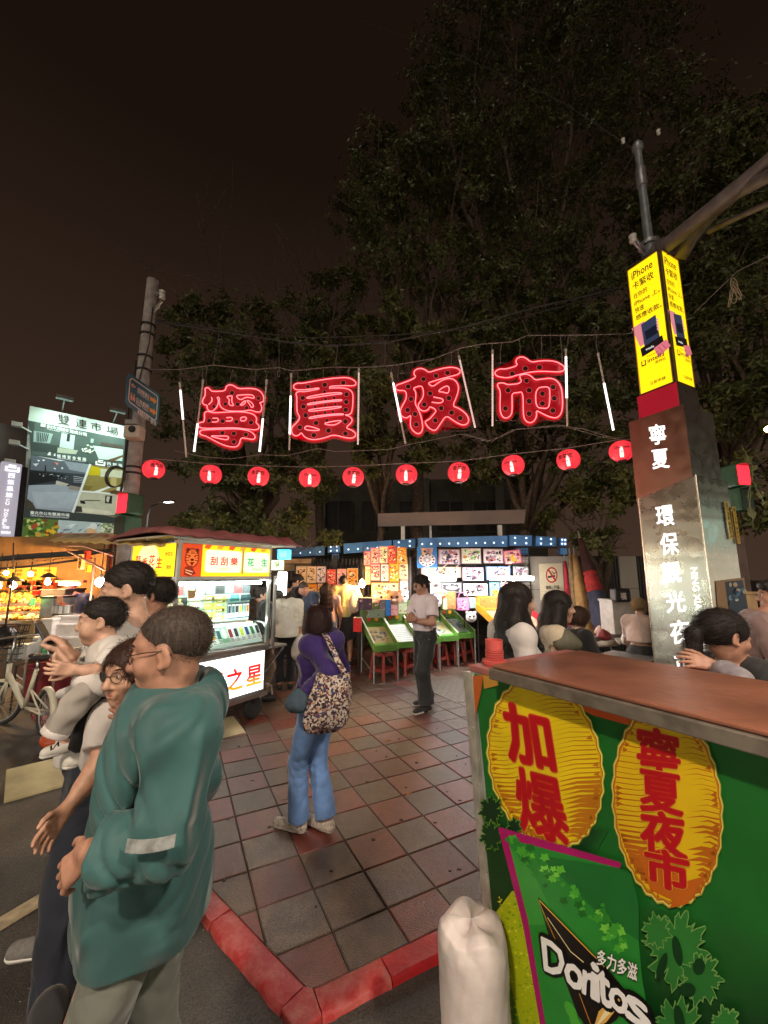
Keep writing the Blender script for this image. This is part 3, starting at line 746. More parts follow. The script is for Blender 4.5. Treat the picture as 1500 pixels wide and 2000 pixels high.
for(px,py,wpx,kind),lb in zip(LAN,LL):
 Y=neon_Y(px)-.1;c=at(px,py,Y);r=0.165;h=.142
 wd='snack logo' if kind=='d' else 'Chinese lettering'
 t=thing('red_lantern',f'glowing red paper lantern with {wd}, {lb}','lantern',c-Vector((0,0,h)),group='red paper lanterns strung over the market')
 lr=random.uniform(-.3,.3);M_=Matrix.Rotation(random.uniform(-.08,.08),3,'Y')
 prof=[];nR_=30
 for i in range(nR_+1):
  a=math.pi*(.10+.80*i/nR_);rr=r*math.sin(a)**.8*(1.0 if i%2 else.975);prof.append((rr,-h*math.cos(a)/math.cos(.1*math.pi)))
 mb=MB();mb.lathe(c,prof,28,M_);sh=mb.build('paper_shade',m_lan,t,smooth=True)
 cap=MB();cap.lathe(c+M_@Vector((0,0,h-.004)),[(.058,0),(.058,.018),(.02,.024)],18,M_);cap.build('top_cap',m_lcap,t,smooth='auto')
 rg=MB();rg.lathe(c+M_@Vector((0,0,-h-.014)),[(.060,0),(.060,.018),(.054,.018),(.054,0),(.060,0)],18,M_);rg.build('bottom_ring',m_lcap,t,smooth='auto')
 MB().lathe(c+M_@Vector((0,0,-h-.010)),[(.053,0),(.053,.004)],16,M_).build('lit_opening',m_lbulb,t)
 vr=MB()
 for k in range(8):
  a=k*math.pi/4+.2+lr;vr.tube([c+M_@Vector((p[0]*1.012*math.cos(a),p[0]*1.012*math.sin(a),p[1]))for p in prof[1:-1:2]],.0016,4)
 stuff(vr.build('rib_wires',m_lrib,t))
 # bright patch where the bulb shows through the paper, then the print
 toc=(CAMP-c);a0=math.atan2(toc.y,toc.x)
 def onshade(a,z,e):
  rr=r*max(0.05,1-(z/(h*1.03))**2)**.4;rr+=e
  return c+M_@Vector((rr*math.cos(a0+a),rr*math.sin(a0+a),z))
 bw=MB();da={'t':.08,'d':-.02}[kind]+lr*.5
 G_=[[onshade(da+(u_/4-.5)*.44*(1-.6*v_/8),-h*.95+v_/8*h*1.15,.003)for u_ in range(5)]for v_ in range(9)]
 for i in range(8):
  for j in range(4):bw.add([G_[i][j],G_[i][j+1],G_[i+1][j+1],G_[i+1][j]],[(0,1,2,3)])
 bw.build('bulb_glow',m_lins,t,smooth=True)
 pr=MB();blk=(.012,.006,.006)
 def ptext(body,x,z,size,w,bold=.02):
  V,Fs=text_mesh(body,0.0);mx=V[:,0].max()
  for ox,oy in((0,0),(bold,0),(0,bold),(bold,bold)):pr.add([onshade(lr+((q[0]+ox)/mx-.5)*w/r+x/r,z+(q[1]+oy)*size,.005+ox*.01+oy*.005)for q in V],Fs,blk)
 if kind=='d':
  ptext('Doritos',0,.0,.055,.185,.04)
  pr.add([onshade(lr+q[0]/r,q[1],.0045)for q in((-.075,.055),(.095,.07),(.01,-.055))],[(0,1,2)],(.05,.008,.01))
  pr.add([onshade(lr+q[0]/r,q[1],.005)for q in((-.012,-.045),(.025,-.012),(.034,-.004),(.012,-.065))],[(0,1,2,3)],blk)
 else:
  ptext('香菜控',0,.0,.075,.20,.03);ptext('● ● ● ●',0,.080,.022,.11,.02);ptext('多力多滋',0,-.055,.024,.085,.02)
 pr.build('print',m_ink,t)
 lan_tops.append(c+Vector((0,0,h+.02)))

# ------------------------------------------------------------------ cables
m_cab=mat('cable',(.24,.19,.17),.6,var=.2);m_cabd=mat('dark_cable',(.045,.035,.032),.6)
def cable(label,pts,r,m=m_cab,name='cable',group=None,kids=None):
 o=MB().tube(pts,r,6).build(name,m,smooth=True);tag(o,label,'cable',group);return o
poleT=at(262,905,6.42);pilT=at(1236,862,5.5)
pts=[poleT]
for p in lan_tops:pts+=[p+Vector((0,0,.015))]
pts+=[at(1250,858,5.4)]
lc=cable('taut cable carrying the row of red lanterns',pts,.006)
hk=MB()
for p in lan_tops:hk.tube([p+Vector((0,0,.015)),p+Vector((.01,0,0)),p-Vector((0,0,.015))],.003,5)
hk.build('hooks',m_cab,lc)
up=[(288,722),(350,722),(416,713),(500,722),(545,718),(570,724),(650,717),(700,718),(765,714),(850,700),(900,680),(940,672),(1000,668),(1030,655),(1100,655),(1160,654),(1222,652)]
mc=cable('sagging support cable from which the neon characters hang',[at(x,y,neon_Y(x))for x,y in up],.0085)
hg=MB()
for(x,y),(x2,y2)in[((405,714),(403,752)),((455,722),(449,752)),((500,722),(499,757)),((580,722),(581,748)),((632,718),(631,738)),((682,716),(681,736)),((780,710),(776,737)),((850,700),(820,712)),((882,688),(882,713)),((980,669),(978,711)),((1014,662),(1014,699)),((1058,655),(1057,701)),((1094,655),(1098,708)),((1110,655),(1105,684)),((1165,654),(1168,692)),((962,672),(962,686)),((896,682),(896,697)),((768,714),(764,730)),((701,716),(701,722)),((575,722),(569,732)),((517,722),(521,744)),((394,716),(397,744)),((352,722),(351,750))]:
 a=at(x,y,neon_Y(x));b=at(x2,y2,neon_Y(x2));hg.tube([a,a.lerp(b,.5)+Vector((random.uniform(-.02,.02),0,0)),b],.0045,5)
hg.build('hanger_wires',m_cab,mc)
ri=MB();p=at(545,720,neon_Y(545));ri.tube([p+Vector((.02*math.sin(a),0,-.09-.055*math.cos(a)))*1 for a in[i*math.pi/8 for i in range(17)]],.006,5);ri.tube([p,p-Vector((0,0,.04))],.006,5);ri.build('wire_loop',m_cab,mc)
cable('thin dark wire running high above the neon characters',[at(x,y,6.6-.3*(x-300)/900)for x,y in[(290,625),(430,648),(560,668),(640,676),(760,668),(900,640),(1050,600),(1210,562)]],.016,m_cabd)
cable('second dark wire above the neon characters',[at(x,y,6.7-.3*(x-300)/900)for x,y in[(292,622),(430,643),(600,660),(760,655),(950,640),(1210,566)]],.008,m_cabd)
dn=MB()
for(x,y),(x2,y2)in[((428,650),(416,713)),((545,664),(545,720)),((660,676),(655,718)),((752,670),(752,712)),((1020,626),(1034,656))]:
 dn.tube([at(x,y,6.4),at(x2,y2,neon_Y(x2))],.004,5)
tag(dn.build('suspension_wires',m_cab),'thin upright wires tying the neon cable to the dark wires above','cable')
cable('slack wire dipping between the lower ends of the neon characters',[at(x,y,neon_Y(x))for x,y in[(340,880),(395,892),(450,896),(510,888),(560,890),(620,876),(655,882),(760,878),(800,868),(900,848),(960,862),(1000,840),(1090,830),(1140,838),(1200,856),(1240,848)]],.005)
cable('slack branch wire looping under the 市 sign',[at(x,y,neon_Y(x))for x,y in[(905,846),(950,862),(985,850),(1010,838),(1100,832),(1170,852),(1215,860)]],.004)

# ================================================================== BUILDINGS, POLES, PILLAR
m_conc=mat('pole_concrete',(0.34,0.30,0.29),rough=.85,var=.22,scale=9,bump=.3,bscale=60)
m_dark=mat('dark_metal',(0.035,0.032,0.032),.5,.5);m_white=mat('white_paint',(.72,.70,.66),.5,var=.08)
m_galv=mat('galvanised',(.36,.37,.38),.45,.7,var=.2,scale=20)
# ---- street lamp over the street behind the camera: lights the foreground
def street_lamp(label,base,h,arm,energy,col,size=.35,group='street lamps'):
 t=thing('street_lamp',label,'street lamp',base,group=group);b=Vector(base);a=Vector(arm)
 MB().tube([b,b+Vector((0,0,h*.6)),b+Vector((0,0,h-.6)),b+Vector((a.x*.15,a.y*.15,h-.12)),b+Vector((a.x*.5,a.y*.5,h)),b+a+Vector((0,0,h+.05))],[.09,.075,.06,.055,.045,.04],10).build('pole',m_galv,t,smooth=True)
 c=b+a+Vector((0,0,h+.05));d=a.normalized()
 mb=MB();mb.box(c+d*.3+Vector((0,0,.04)),(.26,.75,.10),rz=math.atan2(d.y,d.x)-math.pi/2);mb.build('lamp_head',m_galv,t,bevel=.03)
 mb=MB();mb.box(c+d*.32+Vector((0,0,-.022)),(.2,.5,.02),rz=math.atan2(d.y,d.x)-math.pi/2);mb.build('lens',glow('lamp_lens_'+str(energy),col,8),t)
 if energy:
  l=bpy.data.lights.new('lamp_light','AREA');l.shape='DISK';l.size=size;l.energy=energy;l.color=col;l.spread=R(170)
  o=link_obj('lamp_light',l,t);o.matrix_basis=Matrix.Translation(c+d*.32+Vector((0,0,-.05)))
 return t
street_lamp('tall street lamp standing across the street behind the viewer',(-3.2,-4.6,ROADZ),5.6,(1.2,1.4,0),260,(1.0,.80,.60))
street_lamp('tall street lamp behind the viewer on the cart side',(4.6,-2.6,ROADZ),5.4,(-1.4,.9,0),230,(1.0,.84,.68))  # unseen lamp added to brighten the cart panel and the white bag
street_lamp('distant lit street lamp between the concrete pole and the trees',tuple(gnd(283,1180,0).xy*0+at(283,1060,22).xy)+(0,),5.7,(1.1,-.4,0),40,(1.0,.95,.85))

# ---- shop fronts along the surrounding streets (they light the corner and show in the steel pillar)
m_fac=mat('facade_plaster',(.22,.19,.17),.85,var=.2,scale=3)
SG=[((.45,.95,1.0),5),((1.0,.62,.12),5),((1.0,.96,.88),6),((.95,.25,.10),4),((.95,.85,.35),5),((.7,1.0,.8),5),((1.0,.75,.5),6)]
def shop_row(label,o,rz,n,k0,boost=1.0):
 sb=thing('shop_building',label,'building',o,rz,group='lit shop rows round the corner');M_=Matrix.Translation(o)@Matrix.Rotation(rz,4,'Z');w=4.4*n
 def bx(name,c,d,m,bevel=0.0):
  mb=MB();mb.box(M_@Vector(c),d,rz=rz);return mb.build(name,m,sb,bevel=bevel)
 bx('wall',(0,-3.2,4.5),(w,6,9),m_fac)
 for i in range(n):
  x=(i-(n-1)/2)*4.4;c,e=SG[(i+k0)%7];z=3.35+.25*((i*7+k0)%3)
  bx('shop_sign',(x,-.05,z),(3.7,.3,.75),glow('shop_sign_%d_%d'%((i+k0)%7,boost*10),c,e*boost),.02)
  bx('shop_window',(x,-.14,1.45),(3.6,.1,2.4),glow('shop_window_%d_%d'%(i%3,boost*10),[(1.0,.84,.64),(1.0,.93,.84),(1.0,.80,.58)][i%3],[3.6,4.6,3.0][i%3]*boost))
  bx('awning',(x,.6,2.78),(3.9,1.4,.06),mat('awning_%d'%(i%3),[(.3,.05,.04),(.05,.1,.2),(.2,.17,.1)][i%3],.7))
  for k in range(2):bx('window',(x-.9+k*1.8,-.18,6.2),(1.2,.06,1.5),m_dark)
shop_row('row of lit shop fronts across the street behind the viewer',Vector((0,-13,0)),0,7,0,.75)
shop_row('row of lit shop fronts along the road beyond the left edge',Vector((-19.5,1,0)),R(-90),5,2,.3)
shop_row('row of lit shop fronts along the road beyond the right edge',Vector((19.5,0,0)),R(90),5,4,.3)

# ---- left concrete pole
pb=at(262,905,6.4);pole_x,pole_y=pb.x,pb.y
pt_=at(286,548,6.4);t=thing('utility_pole','tall grey concrete utility pole carrying the blue direction sign','pole',(pole_x,pole_y,0))
MB().tube([(pole_x,pole_y,0),(pole_x,pole_y,3),(pole_x,pole_y,pt_.z)],[.125,.112,.092],20).build('shaft',m_conc,t,smooth='auto')
bd=MB()
for z in(pt_.z-.9,pt_.z-1.08,pt_.z-1.5,pt_.z-1.75,4.9,3.5,3.4):bd.lathe((pole_x,pole_y,z),[(.115,0),(.122,.005),(.122,.03),(.115,.035)],20)
stuff(bd.build('strap_bands',m_dark,t))
br=MB();e0=Vector((pole_x+.09,pole_y-.02,pt_.z-.28));e1=at(318,572,6.3);br.bar(e0,e1,.03,.05);e2=Vector((pole_x+.09,pole_y-.02,pt_.z-.62));e3=at(316,588,6.3);br.bar(e2,e3,.03,.05);br.build('bracket',m_galv,t)
ins=MB()
for k in range(3):ins.lathe(at(317,570+k*6,6.3),[(.02,-.025),(.05,-.012),(.05,.012),(.02,.025)],12)
ins.build('insulator',m_white,t,smooth=True)
cb=MB();cb.tube([Vector((pole_x-.13+.02*math.sin(i),pole_y-.06,1.2+i*.3))for i in range(15)],.018,6);cb.tube([Vector((pole_x-.11,pole_y-.08,3.65)),Vector((pole_x-.1+.06,pole_y-.13,4.6)),Vector((pole_x+.1,pole_y-.08,5.7)),Vector((pole_x+.08,pole_y-.05,6.4))],.012,6)
for k in range(3):cb.tube([Vector((pole_x-.17+.14*math.sin(a)*(1+k*.06),pole_y-.14-.02*k,3.32+.16*math.cos(a)*(1+k*.05)))for a in[i*math.pi/10 for i in range(21)]],.009,5)
cb.build('cable_run',m_cabd,t,smooth=True)
# camera box
c=at(263,846,6.22);t=thing('traffic_camera','pale boxy traffic camera strapped to the concrete pole','camera',c)
mb=MB();mb.box(c,(.25,.2,.22));mb.build('housing',mat('pale_plastic',(.55,.45,.38),.5),t,bevel=.025)
mb=MB();mb.lathe(c+Vector((.02,-.10,.03)),[(.055,0),(.055,.02),(.045,.03)],18,Matrix.Rotation(R(90),3,'X'));mb.build('lens',m_dark,t,smooth='auto')
mb=MB();mb.box(c+Vector((-.02,-.02,.16)),(.2,.16,.08));mb.build('top_box',m_conc,t,bevel=.01)
# blue direction sign
A_=at(249,730,5.72);B_=at(313,771,6.30);Dn=at(245,787,5.72);bp_=Plane(A_,(B_-A_).cross(Vector((0,0,1))))
t=thing('direction_sign','blue direction sign with two orange arrows on the concrete pole','sign',A_)
outl=[(254,729),(309,768),(313,776),(309,826),(305,831),(249,792),(245,784),(249,735)]
nb_=(B_-A_).cross(Vector((0,0,1))).normalized();
if nb_.y>0:nb_=-nb_
mb=MB();pl=[bp_.hit(*q)for q in outl];a=sum((pl[i].cross(pl[(i+1)%8])for i in range(8)),Vector())
if a.dot(nb_)<0:pl.reverse()
mb.prism([p-nb_*.012 for p in pl],nb_*.010);mb.build('plate',mat('sign_blue',(.045,.155,.22),.4,var=.08),t)
S_=Sheet(A_,(B_-A_).normalized(),(0,0,1),.0006,plane=bp_)
if S_.N.dot(nb_)<0:S_.N=-S_.N
wh=rgb('e8ddd6');pk=rgb('e9a58f');og=rgb('f0a050')
S_.line([(258,739),(305,772),(308,777),(305,818),(302,821),(254,786),(251,780),(254,742)],.016,wh,px=True,closed=True)
def q4(x0,y0,x1,y1,sl=.66,sk=-.06):return[(x0+sk*0,y1),(x1,y1+(x1-x0)*sl),(x1+1,y0+(x1-x0)*sl),(x0+1,y0)]
S_.text_quad('捷運雙連站',q4(268,756,291,765),wh,.03);S_.text_quad('MRT Shuanglian Station',q4(268,766,291,769),wh,.02)
S_.text_quad('公共廁所',q4(265,775,290,785),wh,.03);S_.text_quad('Public Toilets',q4(265,786,289,789),wh,.02);S_.text_quad('寧夏觀光夜市',q4(268,799,290,808),wh,.03);S_.text_quad('夜市',q4(293,816,304,826),wh,.03)
for(x,y)in((293,778),(292,800)):S_.poly([(x,y-4),(x+7,y+.5),(x+7,y-2.5),(x+13,y+7),(x+6,y+12),(x+6.5,y+8),(x-.5,y+3.5)],og,px=True)
S_.poly([(256,749),(260,750),(265,757),(260,757),(257,755)],pk,px=True);S_.ell(260,754,1.3,1.3,rgb('245a6e'),px=True)
for x in(256,261):S_.ell(x,769+(x-256)*.6,1.6,1.6,pk,px=True);S_.poly([(x-2,771+(x-256)*.6),(x+2,773+(x-256)*.6),(x+2,782+(x-256)*.6),(x-2,780+(x-256)*.6)],pk,px=True)
S_.build('print',print_mat('ink_plain',rough=.5),t)
mb=MB();[mb.bar(Vector((pole_x,pole_y,z)),(A_+B_)/2*1+Vector((0,.02,z-(A_.z+B_.z)/2)),.02,.03)for z in(A_.z-.05,A_.z-.35)];mb.build('bracket',m_galv,t)

# traffic signal on the pole
m_tgr=mat('signal_green',(.035,.10,.055),.42,var=.12)
def signal(name,label,c,rz,lamp,grp=None,size=(.26,.28,.34)):
 t=thing(name,label,'traffic light',c,group=grp);M_=Matrix.Rotation(rz,3,'Z');c=Vector(c)
 for k,z in enumerate((.36,0)):
  mb=MB();mb.box(c+Vector((0,0,z)),(size[0],size[1],.345),M_);mb.build('housing',m_tgr,t,bevel=.03)
  mb=MB();fr=c+M_@Vector((0,-size[1]/2-.06,z));mb.box(fr+M_@Vector((0,.055,0)),(.22,.012,.29),M_);mb.build('lens',lamp if k==0 else mat('unlit_lens',(.01,.03,.02),.3),t)
  mb=MB();mb.box(fr+M_@Vector((0,0,.155)),(.25,.12,.012),M_);mb.build('visor',m_tgr,t)
 return t
m_redled=glow('red_signal',(1.0,.015,.03),2.6)
cS=at(251,1030,6.3);signal('traffic_light','green pedestrian signal glowing red on the concrete pole',cS,R(-24),m_redled)
cS2=at(1437,965,5.9);signal('traffic_light','green signal housing glowing red behind the steel pillar',cS2-Vector((0,0,.1)),R(14),m_redled)

# ---- billboard building
bTL=at(57,793,11.0);bTR=at(246,832,12.6);bw_=(bTR-bTL);bw_.z=0;bN=Vector((bw_.y,-bw_.x,0)).normalized()
if bN.y>0:bN=-bN
PB=Plane(bTL,bN)
t=thing('market_building','dark concrete market building behind the big billboard','building',(bTL.x,bTL.y,0))
m_bld=mat('grimy_concrete',(.15,.13,.12),.9,var=.3,scale=1.4,bump=.2)
mb=MB();bu=bw_.normalized();o=bTL-bN*.6;mb.prism([o-bu*4+Vector((0,0,-bTL.z)),o+bu*2.7+Vector((0,0,-bTL.z)),o+bu*2.7-bN*9+Vector((0,0,-bTL.z)),o-bu*4-bN*9+Vector((0,0,-bTL.z))][::1],(0,0,bTL.z-.5));mb.build('wall',m_bld,t)
for k in range(2):
 for z in(3.6,):
  mb=MB();mb.box(o-bu*(3.2-k*1.6)+bN*.06+Vector((0,0,z-bTL.z)),(1.1,.1,1.2),rz=math.atan2(bu.y,bu.x));mb.build('window',m_dark,t)
mb=MB();zz=at(60,1085,11).z
mb.prism([Vector(((bTL+bN*.55-bu*3).x,(bTL+bN*.55-bu*3).y,zz)),Vector(((bTR+bN*.55+bu*.6).x,(bTR+bN*.55+bu*.6).y,zz)),Vector(((bTR+bu*.6).x,(bTR+bu*.6).y,zz)),Vector(((bTL-bu*3).x,(bTL-bu*3).y,zz))],(0,0,.16));mb.build('canopy',mat('canopy_metal',(.22,.21,.20),.6,.3),t)
t=thing('billboard','large lit billboard headed 雙連市場 with photos of rooms and produce','billboard',PB.hit(45,1085))
bb=lambda x,y:(30+x*.15333,780+y*.15333)
hit=lambda x,y:PB.hit(*bb(x,y))
mb=MB();pl=[hit(165,265),hit(62,1870),hit(1240,1890),hit(1400,500)];mb.prism([p-bN*.12 for p in pl],bN*.11);mb.build('backing',mat('billboard_back',(.32,.33,.30),.6),t)
mb=MB();pl=[hit(185,82),hit(165,268),hit(1402,505),hit(1408,345)];mb.prism([p-bN*.06 for p in pl],bN*.061);mb.build('header_board',mat('billboard_white',(.66,.76,.68),.5,var=.06,scale=3),t)
SB=Sheet(bTL,bu,(0,0,1),.0012,plane=PB)
if SB.N.dot(bN)<0:SB.N=-SB.N
SB.k=0
Bp=lambda pts,c:SB.poly([bb(*p)for p in pts],rgb(c),px=True)
Bt=lambda s,x0,y0,x1,y1,c,sl=.21,bold=.02:SB.text_quad(s,[bb(x0,y1),bb(x1,y1+(x1-x0)*sl),bb(x1,y0+(x1-x0)*sl),bb(x0,y0)],rgb(c),bold)
Bp([(165,268),(205,700),(65,1865),(1240,1885),(1400,505)],'#3a4541')
Bp([(250,285),(1400,508),(1372,870),(208,700)],'#4c5e57')
Bp([(235,400),(480,440),(440,560),(230,540)],'#8fa6a0');Bp([(225,545),(560,590),(540,690),(215,660)],'#39443f');Bp([(590,430),(760,460),(740,640),(560,610)],'#b9d3c6');Bp([(660,440),(700,448),(690,540),(650,535)],'#232b28');Bp([(540,615),(800,650),(770,700),(530,680)],'#aeb9a2')
for k in range(7):Bp([(270+k*24,415+k*4),(282+k*24,417+k*4),(282+k*20,540),(272+k*20,540)],'#1e2725')
Bp([(985,590),(1372,640),(1360,790),(1060,760)],'#c6ddd0');Bp([(1090,545),(1372,590),(1372,635),(1080,580)],'#4d4439');Bp([(1180,770),(1370,710),(1372,730),(1230,800)],'#6a5037');Bp([(960,500),(1000,507),(990,560),(955,553)],'#9fb8b0')
for k in range(26):
 a=random.uniform(0,6.28);rr=random.uniform(0,1)**.5;x=930+80*rr*math.cos(a);y=635+50*rr*math.sin(a)
 SB.ell(*bb(x,y),1.9,1.5,rgb(random.choice(['#dfe9d6','#b9cdb4','#f2f6e8'])),7,px=True,up=(k%6==0))
Bt('雙',540,180,690,312,'#16110e',.20,.01);Bt('連',765,240,912,355,'#16110e',.2,.01);Bt('市',962,285,1100,390,'#16110e',.2,.01);Bt('場',1155,335,1310,435,'#16110e',.2,.01)
Bt('臺北市立圖書館',400,325,675,365,'#e8efe8');Bt('建成分館',690,385,910,430,'#e8efe8',.2);Bt('Taipei Public Library',400,372,675,388,'#e8efe8');Bp([(325,310),(385,322),(380,360),(318,348)],'#dfe8e2')
Bt('婚 禮 宴 會 餐 廳',530,700,900,745,'#e6ece8',.13);Bt('WEDDING BANQUET',530,748,895,760,'#d6dcd8',.13);Bp([(430,675),(450,678),(448,720),(405,712)],'#e6ece8');Bp([(505,685),(510,725),(485,722)],'#e6ece8')
SB.line([bb(1030,795),bb(1028,830),bb(1130,845),bb(1134,805)],.05,rgb('#eef2ee'),px=True);SB.line([bb(1110,785),bb(1060,782),bb(1058,800),bb(1108,808)],.04,rgb('#eef2ee'),px=True);Bt('西 悠 巢',1165,800,1360,840,'#eef2ee',.15);Bt('CU HOTEL',1165,850,1360,862,'#eef2ee',.13)
Bp([(205,715),(945,832),(835,1112),(170,1095)],'#343a40');Bp([(205,715),(940,830),(890,960),(190,900)],'#5b656e');Bp([(620,790),(940,835),(900,940),(690,900)],'#8b969f');Bp([(180,905),(640,960),(520,1040),(170,1095)],'#15181c');Bp([(270,725),(640,785),(560,790)],'#cdd6da')
for q,c in(([(275,775),(315,780),(295,800)],'#e8eef0'),([(340,775),(380,772),(358,795)],'#e8eef0'),([(218,825),(298,820),(262,860)],'#c9d2d6'),([(495,802),(550,820),(530,845)],'#d8876f'),([(480,875),(515,882),(505,900)],'#e8eef0'),([(585,865),(612,880),(588,898)],'#e8eef0')):Bp(q,c)
Bp([(378,840),(388,842),(394,925),(370,925)],'#1a1d20')
for k in range(4):Bp([(738,980+k*24),(868,1000+k*20),(866,1006+k*20),(737,987+k*24)],'#aab2b8')
for k in range(26):x=random.uniform(260,680);y=945+(x-260)*.13+random.uniform(-15,30);SB.ell(*bb(x,y),1.2,.7,rgb(random.choice(['#cfd6da','#7b868e','#1b1f24'])),6,px=True,up=(k%9==0))
Bp([(950,838),(1400,905),(1366,1215),(838,1172)],'#8f8347');Bp([(945,850),(1080,880),(1070,975),(915,970)],'#c6b511');Bp([(1080,885),(1400,920),(1390,1010),(1075,990)],'#c9cdb0');Bp([(1215,990),(1285,1000),(1280,1140),(1205,1130)],'#b9ac72');Bp([(1190,1110),(1230,1120),(1060,1190),(985,1182)],'#dce0dc');Bp([(1290,1120),(1372,1130),(1368,1180),(1280,1165)],'#dce0dc');Bp([(1100,1200),(1260,1160),(1366,1190),(1366,1215)],'#5a3f23');Bp([(840,1100),(990,1110),(930,1165),(838,1160)],'#7b6d33')
Bp([(170,1100),(520,1090),(640,1110),(830,1135),(725,1442),(240,1395),(150,1270)],'#9aa5ad');Bp([(520,1040),(680,1085),(640,1110),(510,1090)],'#b9b3a6');Bp([(690,1100),(830,1125),(810,1170),(670,1150)],'#8d8378');Bp([(150,1270),(220,1320),(260,1400),(140,1405)],'#4a4137');Bp([(200,1180),(800,1190),(700,1400),(270,1380)],'#a7b2ba')
Bp([(838,1180),(1366,1222),(1255,1492),(740,1440)],'#bfc0a6');Bp([(1140,1228),(1230,1235),(1222,1335),(1135,1328)],'#22211e');Bp([(820,1290),(880,1296),(890,1340),(825,1330)],'#23262d');Bp([(880,1285),(1080,1290),(1080,1300),(880,1298)],'#4b4a3c');Bp([(840,1380),(1200,1430),(1250,1480),(850,1440)],'#d7d5bd');Bp([(760,1360),(840,1370),(850,1440),(742,1440)],'#3c3a33');Bp([(1160,1240),(1200,1245),(1180,1320),(1150,1300)],'#c9c7b0')
SB.line([bb(948,838),bb(730,1440)],.06,rgb('#dfe6df'),px=True);SB.line([bb(838,1176),bb(1366,1218)],.05,rgb('#dfe6df'),px=True)
Bp([(120,1418),(1262,1495),(1250,1565),(110,1508)],'#39423f');Bt('臺北市公有雙連市場',190,1425,685,1468,'#eef2ec',.07);Bt('TAIPEI PUBLIC SHUANGLIAN MARKET',190,1478,680,1492,'#eef2ec',.06)
Bp([(108,1510),(545,1540),(530,1772),(80,1760)],'#5d7a35');Bp([(545,1540),(1080,1575),(1062,1800),(530,1775)],'#b7c8c6');Bp([(1080,1575),(1252,1585),(1240,1805),(1062,1800)],'#8ea07c');Bp([(80,1760),(1240,1808),(1240,1888),(62,1868)],'#b6c8b8')
for k in range(60):
 x=random.uniform(110,530);y=random.uniform(1530,1755);c=random.choice(['#86b04a','#a7c868','#4d6a26','#c9d27a','#3d5220'])if x<360 else random.choice(['#c9a23a','#7a4a25','#d8a52a','#5a7a2c','#e0c44a','#8d2c1c'])
 SB.ell(*bb(x,y),random.uniform(2.5,6),random.uniform(2,4),rgb(c),10,px=True,rot=random.uniform(-.5,.5),up=(k%5==0))
SB.ell(*bb(240,1620),7.5,4.6,rgb('#b4502f'),14,px=True,rot=-.6);SB.ell(*bb(470,1690),6.5,4,rgb('#e2b92f'),14,px=True,rot=.3);SB.ell(*bb(290,1725),6,4.5,rgb('#d0a13f'),14,px=True)
for k in range(26):x=random.uniform(560,1050);y=random.uniform(1570,1780);l=random.uniform(8,20);a=random.uniform(-.7,-.1);SB.poly([(bb(x,y)[0]+l*u_*math.cos(a)-w_*math.sin(a),bb(x,y)[1]+l*u_*math.sin(a)+w_*math.cos(a))for u_,w_ in((-.5,0),(0,1.6),(.5,0),(0,-1.4))],rgb(random.choice(['#6f8288','#91a5aa','#dbe6e4','#4d5f66'])),px=True,up=(k%5==0))
SB.ell(*bb(960,1690),11,7,rgb('#d8b184'),16,px=True);SB.ell(*bb(990,1620),7,6,rgb('#dfe4dc'),14,px=True)
for k in range(36):SB.ell(*bb(random.uniform(1075,1240),random.uniform(1590,1790)),random.uniform(1.5,3),random.uniform(1,2),rgb(random.choice(['#d9dcbd','#6d7f45','#8fa5b0','#5d4636','#e6e3c8'])),7,px=True,up=(k%9==0))
Bp([(255,1800),(640,1815),(1240,1850),(1240,1888),(62,1868),(66,1800)],'#c2d4c4')
SB.build('print',print_mat('ink_billboard_glow',rough=.5,emit=.42,grain=.12),t)  # print glows by itself, standing in for floodlight falling on it
for q in((600,130),(1250,275)):
 h_=hit(*q);mb=MB();p0=h_-bN*.05+Vector((0,0,-.02));p1=h_+bN*.8+Vector((0,0,.12));mb.bar(p0,p1,.03,.03);mb.box(p1+Vector((0,0,-.03)),(.4,.16,.09),rz=math.atan2(bu.y,bu.x));mb.build('flood_lamp',m_galv,t)
 l=bpy.data.lights.new('flood_light','AREA');l.size=.35;l.energy=15;l.color=(.74,1.0,.88);l.spread=R(150);ob=link_obj('flood_light',l,t)
 tgt=h_+Vector((0,0,-1.6));ob.matrix_basis=Matrix.Translation(p1+Vector((0,0,-.1)))@(tgt-p1).to_track_quat('-Z','Y').to_matrix().to_4x4()
for q in((230,420),(200,640),(150,870)):
 h_=hit(*q);mb=MB();p0=h_-bu*.05;p1=h_-bu*.35+bN*.5;mb.bar(p0,p1,.03,.03);mb.box(p1,(.22,.16,.12),rz=math.atan2(bu.y,bu.x));mb.build('flood_lamp',m_white,t)
# hotel sign
hA=at(5,900,9.4);hB=at(44,907,9.7);hN=(hB-hA);hN.z=0;hu=hN.normalized();hN=Vector((hu.y,-hu.x,0));hN=hN if hN.y<0 else-hN
PH=Plane(hA,hN);t=thing('hotel_sign','lavender lit vertical hotel sign 西悠巢旅 beside the billboard','sign',PH.hit(-10,1048))
pl=[PH.hit(5,900),PH.hit(-14,1044),PH.hit(28,1050),PH.hit(44,907)];mb=MB();mb.prism([p-hN*.2 for p in pl],hN*.19);mb.build('sign_box',glow('hotel_face',(.40,.38,.46),.75),t,bevel=.015)
mb=MB();mb.prism([p-hN*.25 for p in(PH.hit(44,907),PH.hit(28,1050),PH.hit(45,1050),PH.hit(58,912))],hN*.1);mb.build('side_frame',m_dark,t)
SH=Sheet(hA,hu,(0,0,1),.0012,plane=PH);SH.N=hN;SH.k=2
wq=lambda s,x,y,w,h,bold=.03:SH.text_quad(s,[(x,y+h),(x+w,y+h+1),(x+w+1,y+1),(x+1,y)],rgb('#ffffff'),bold)
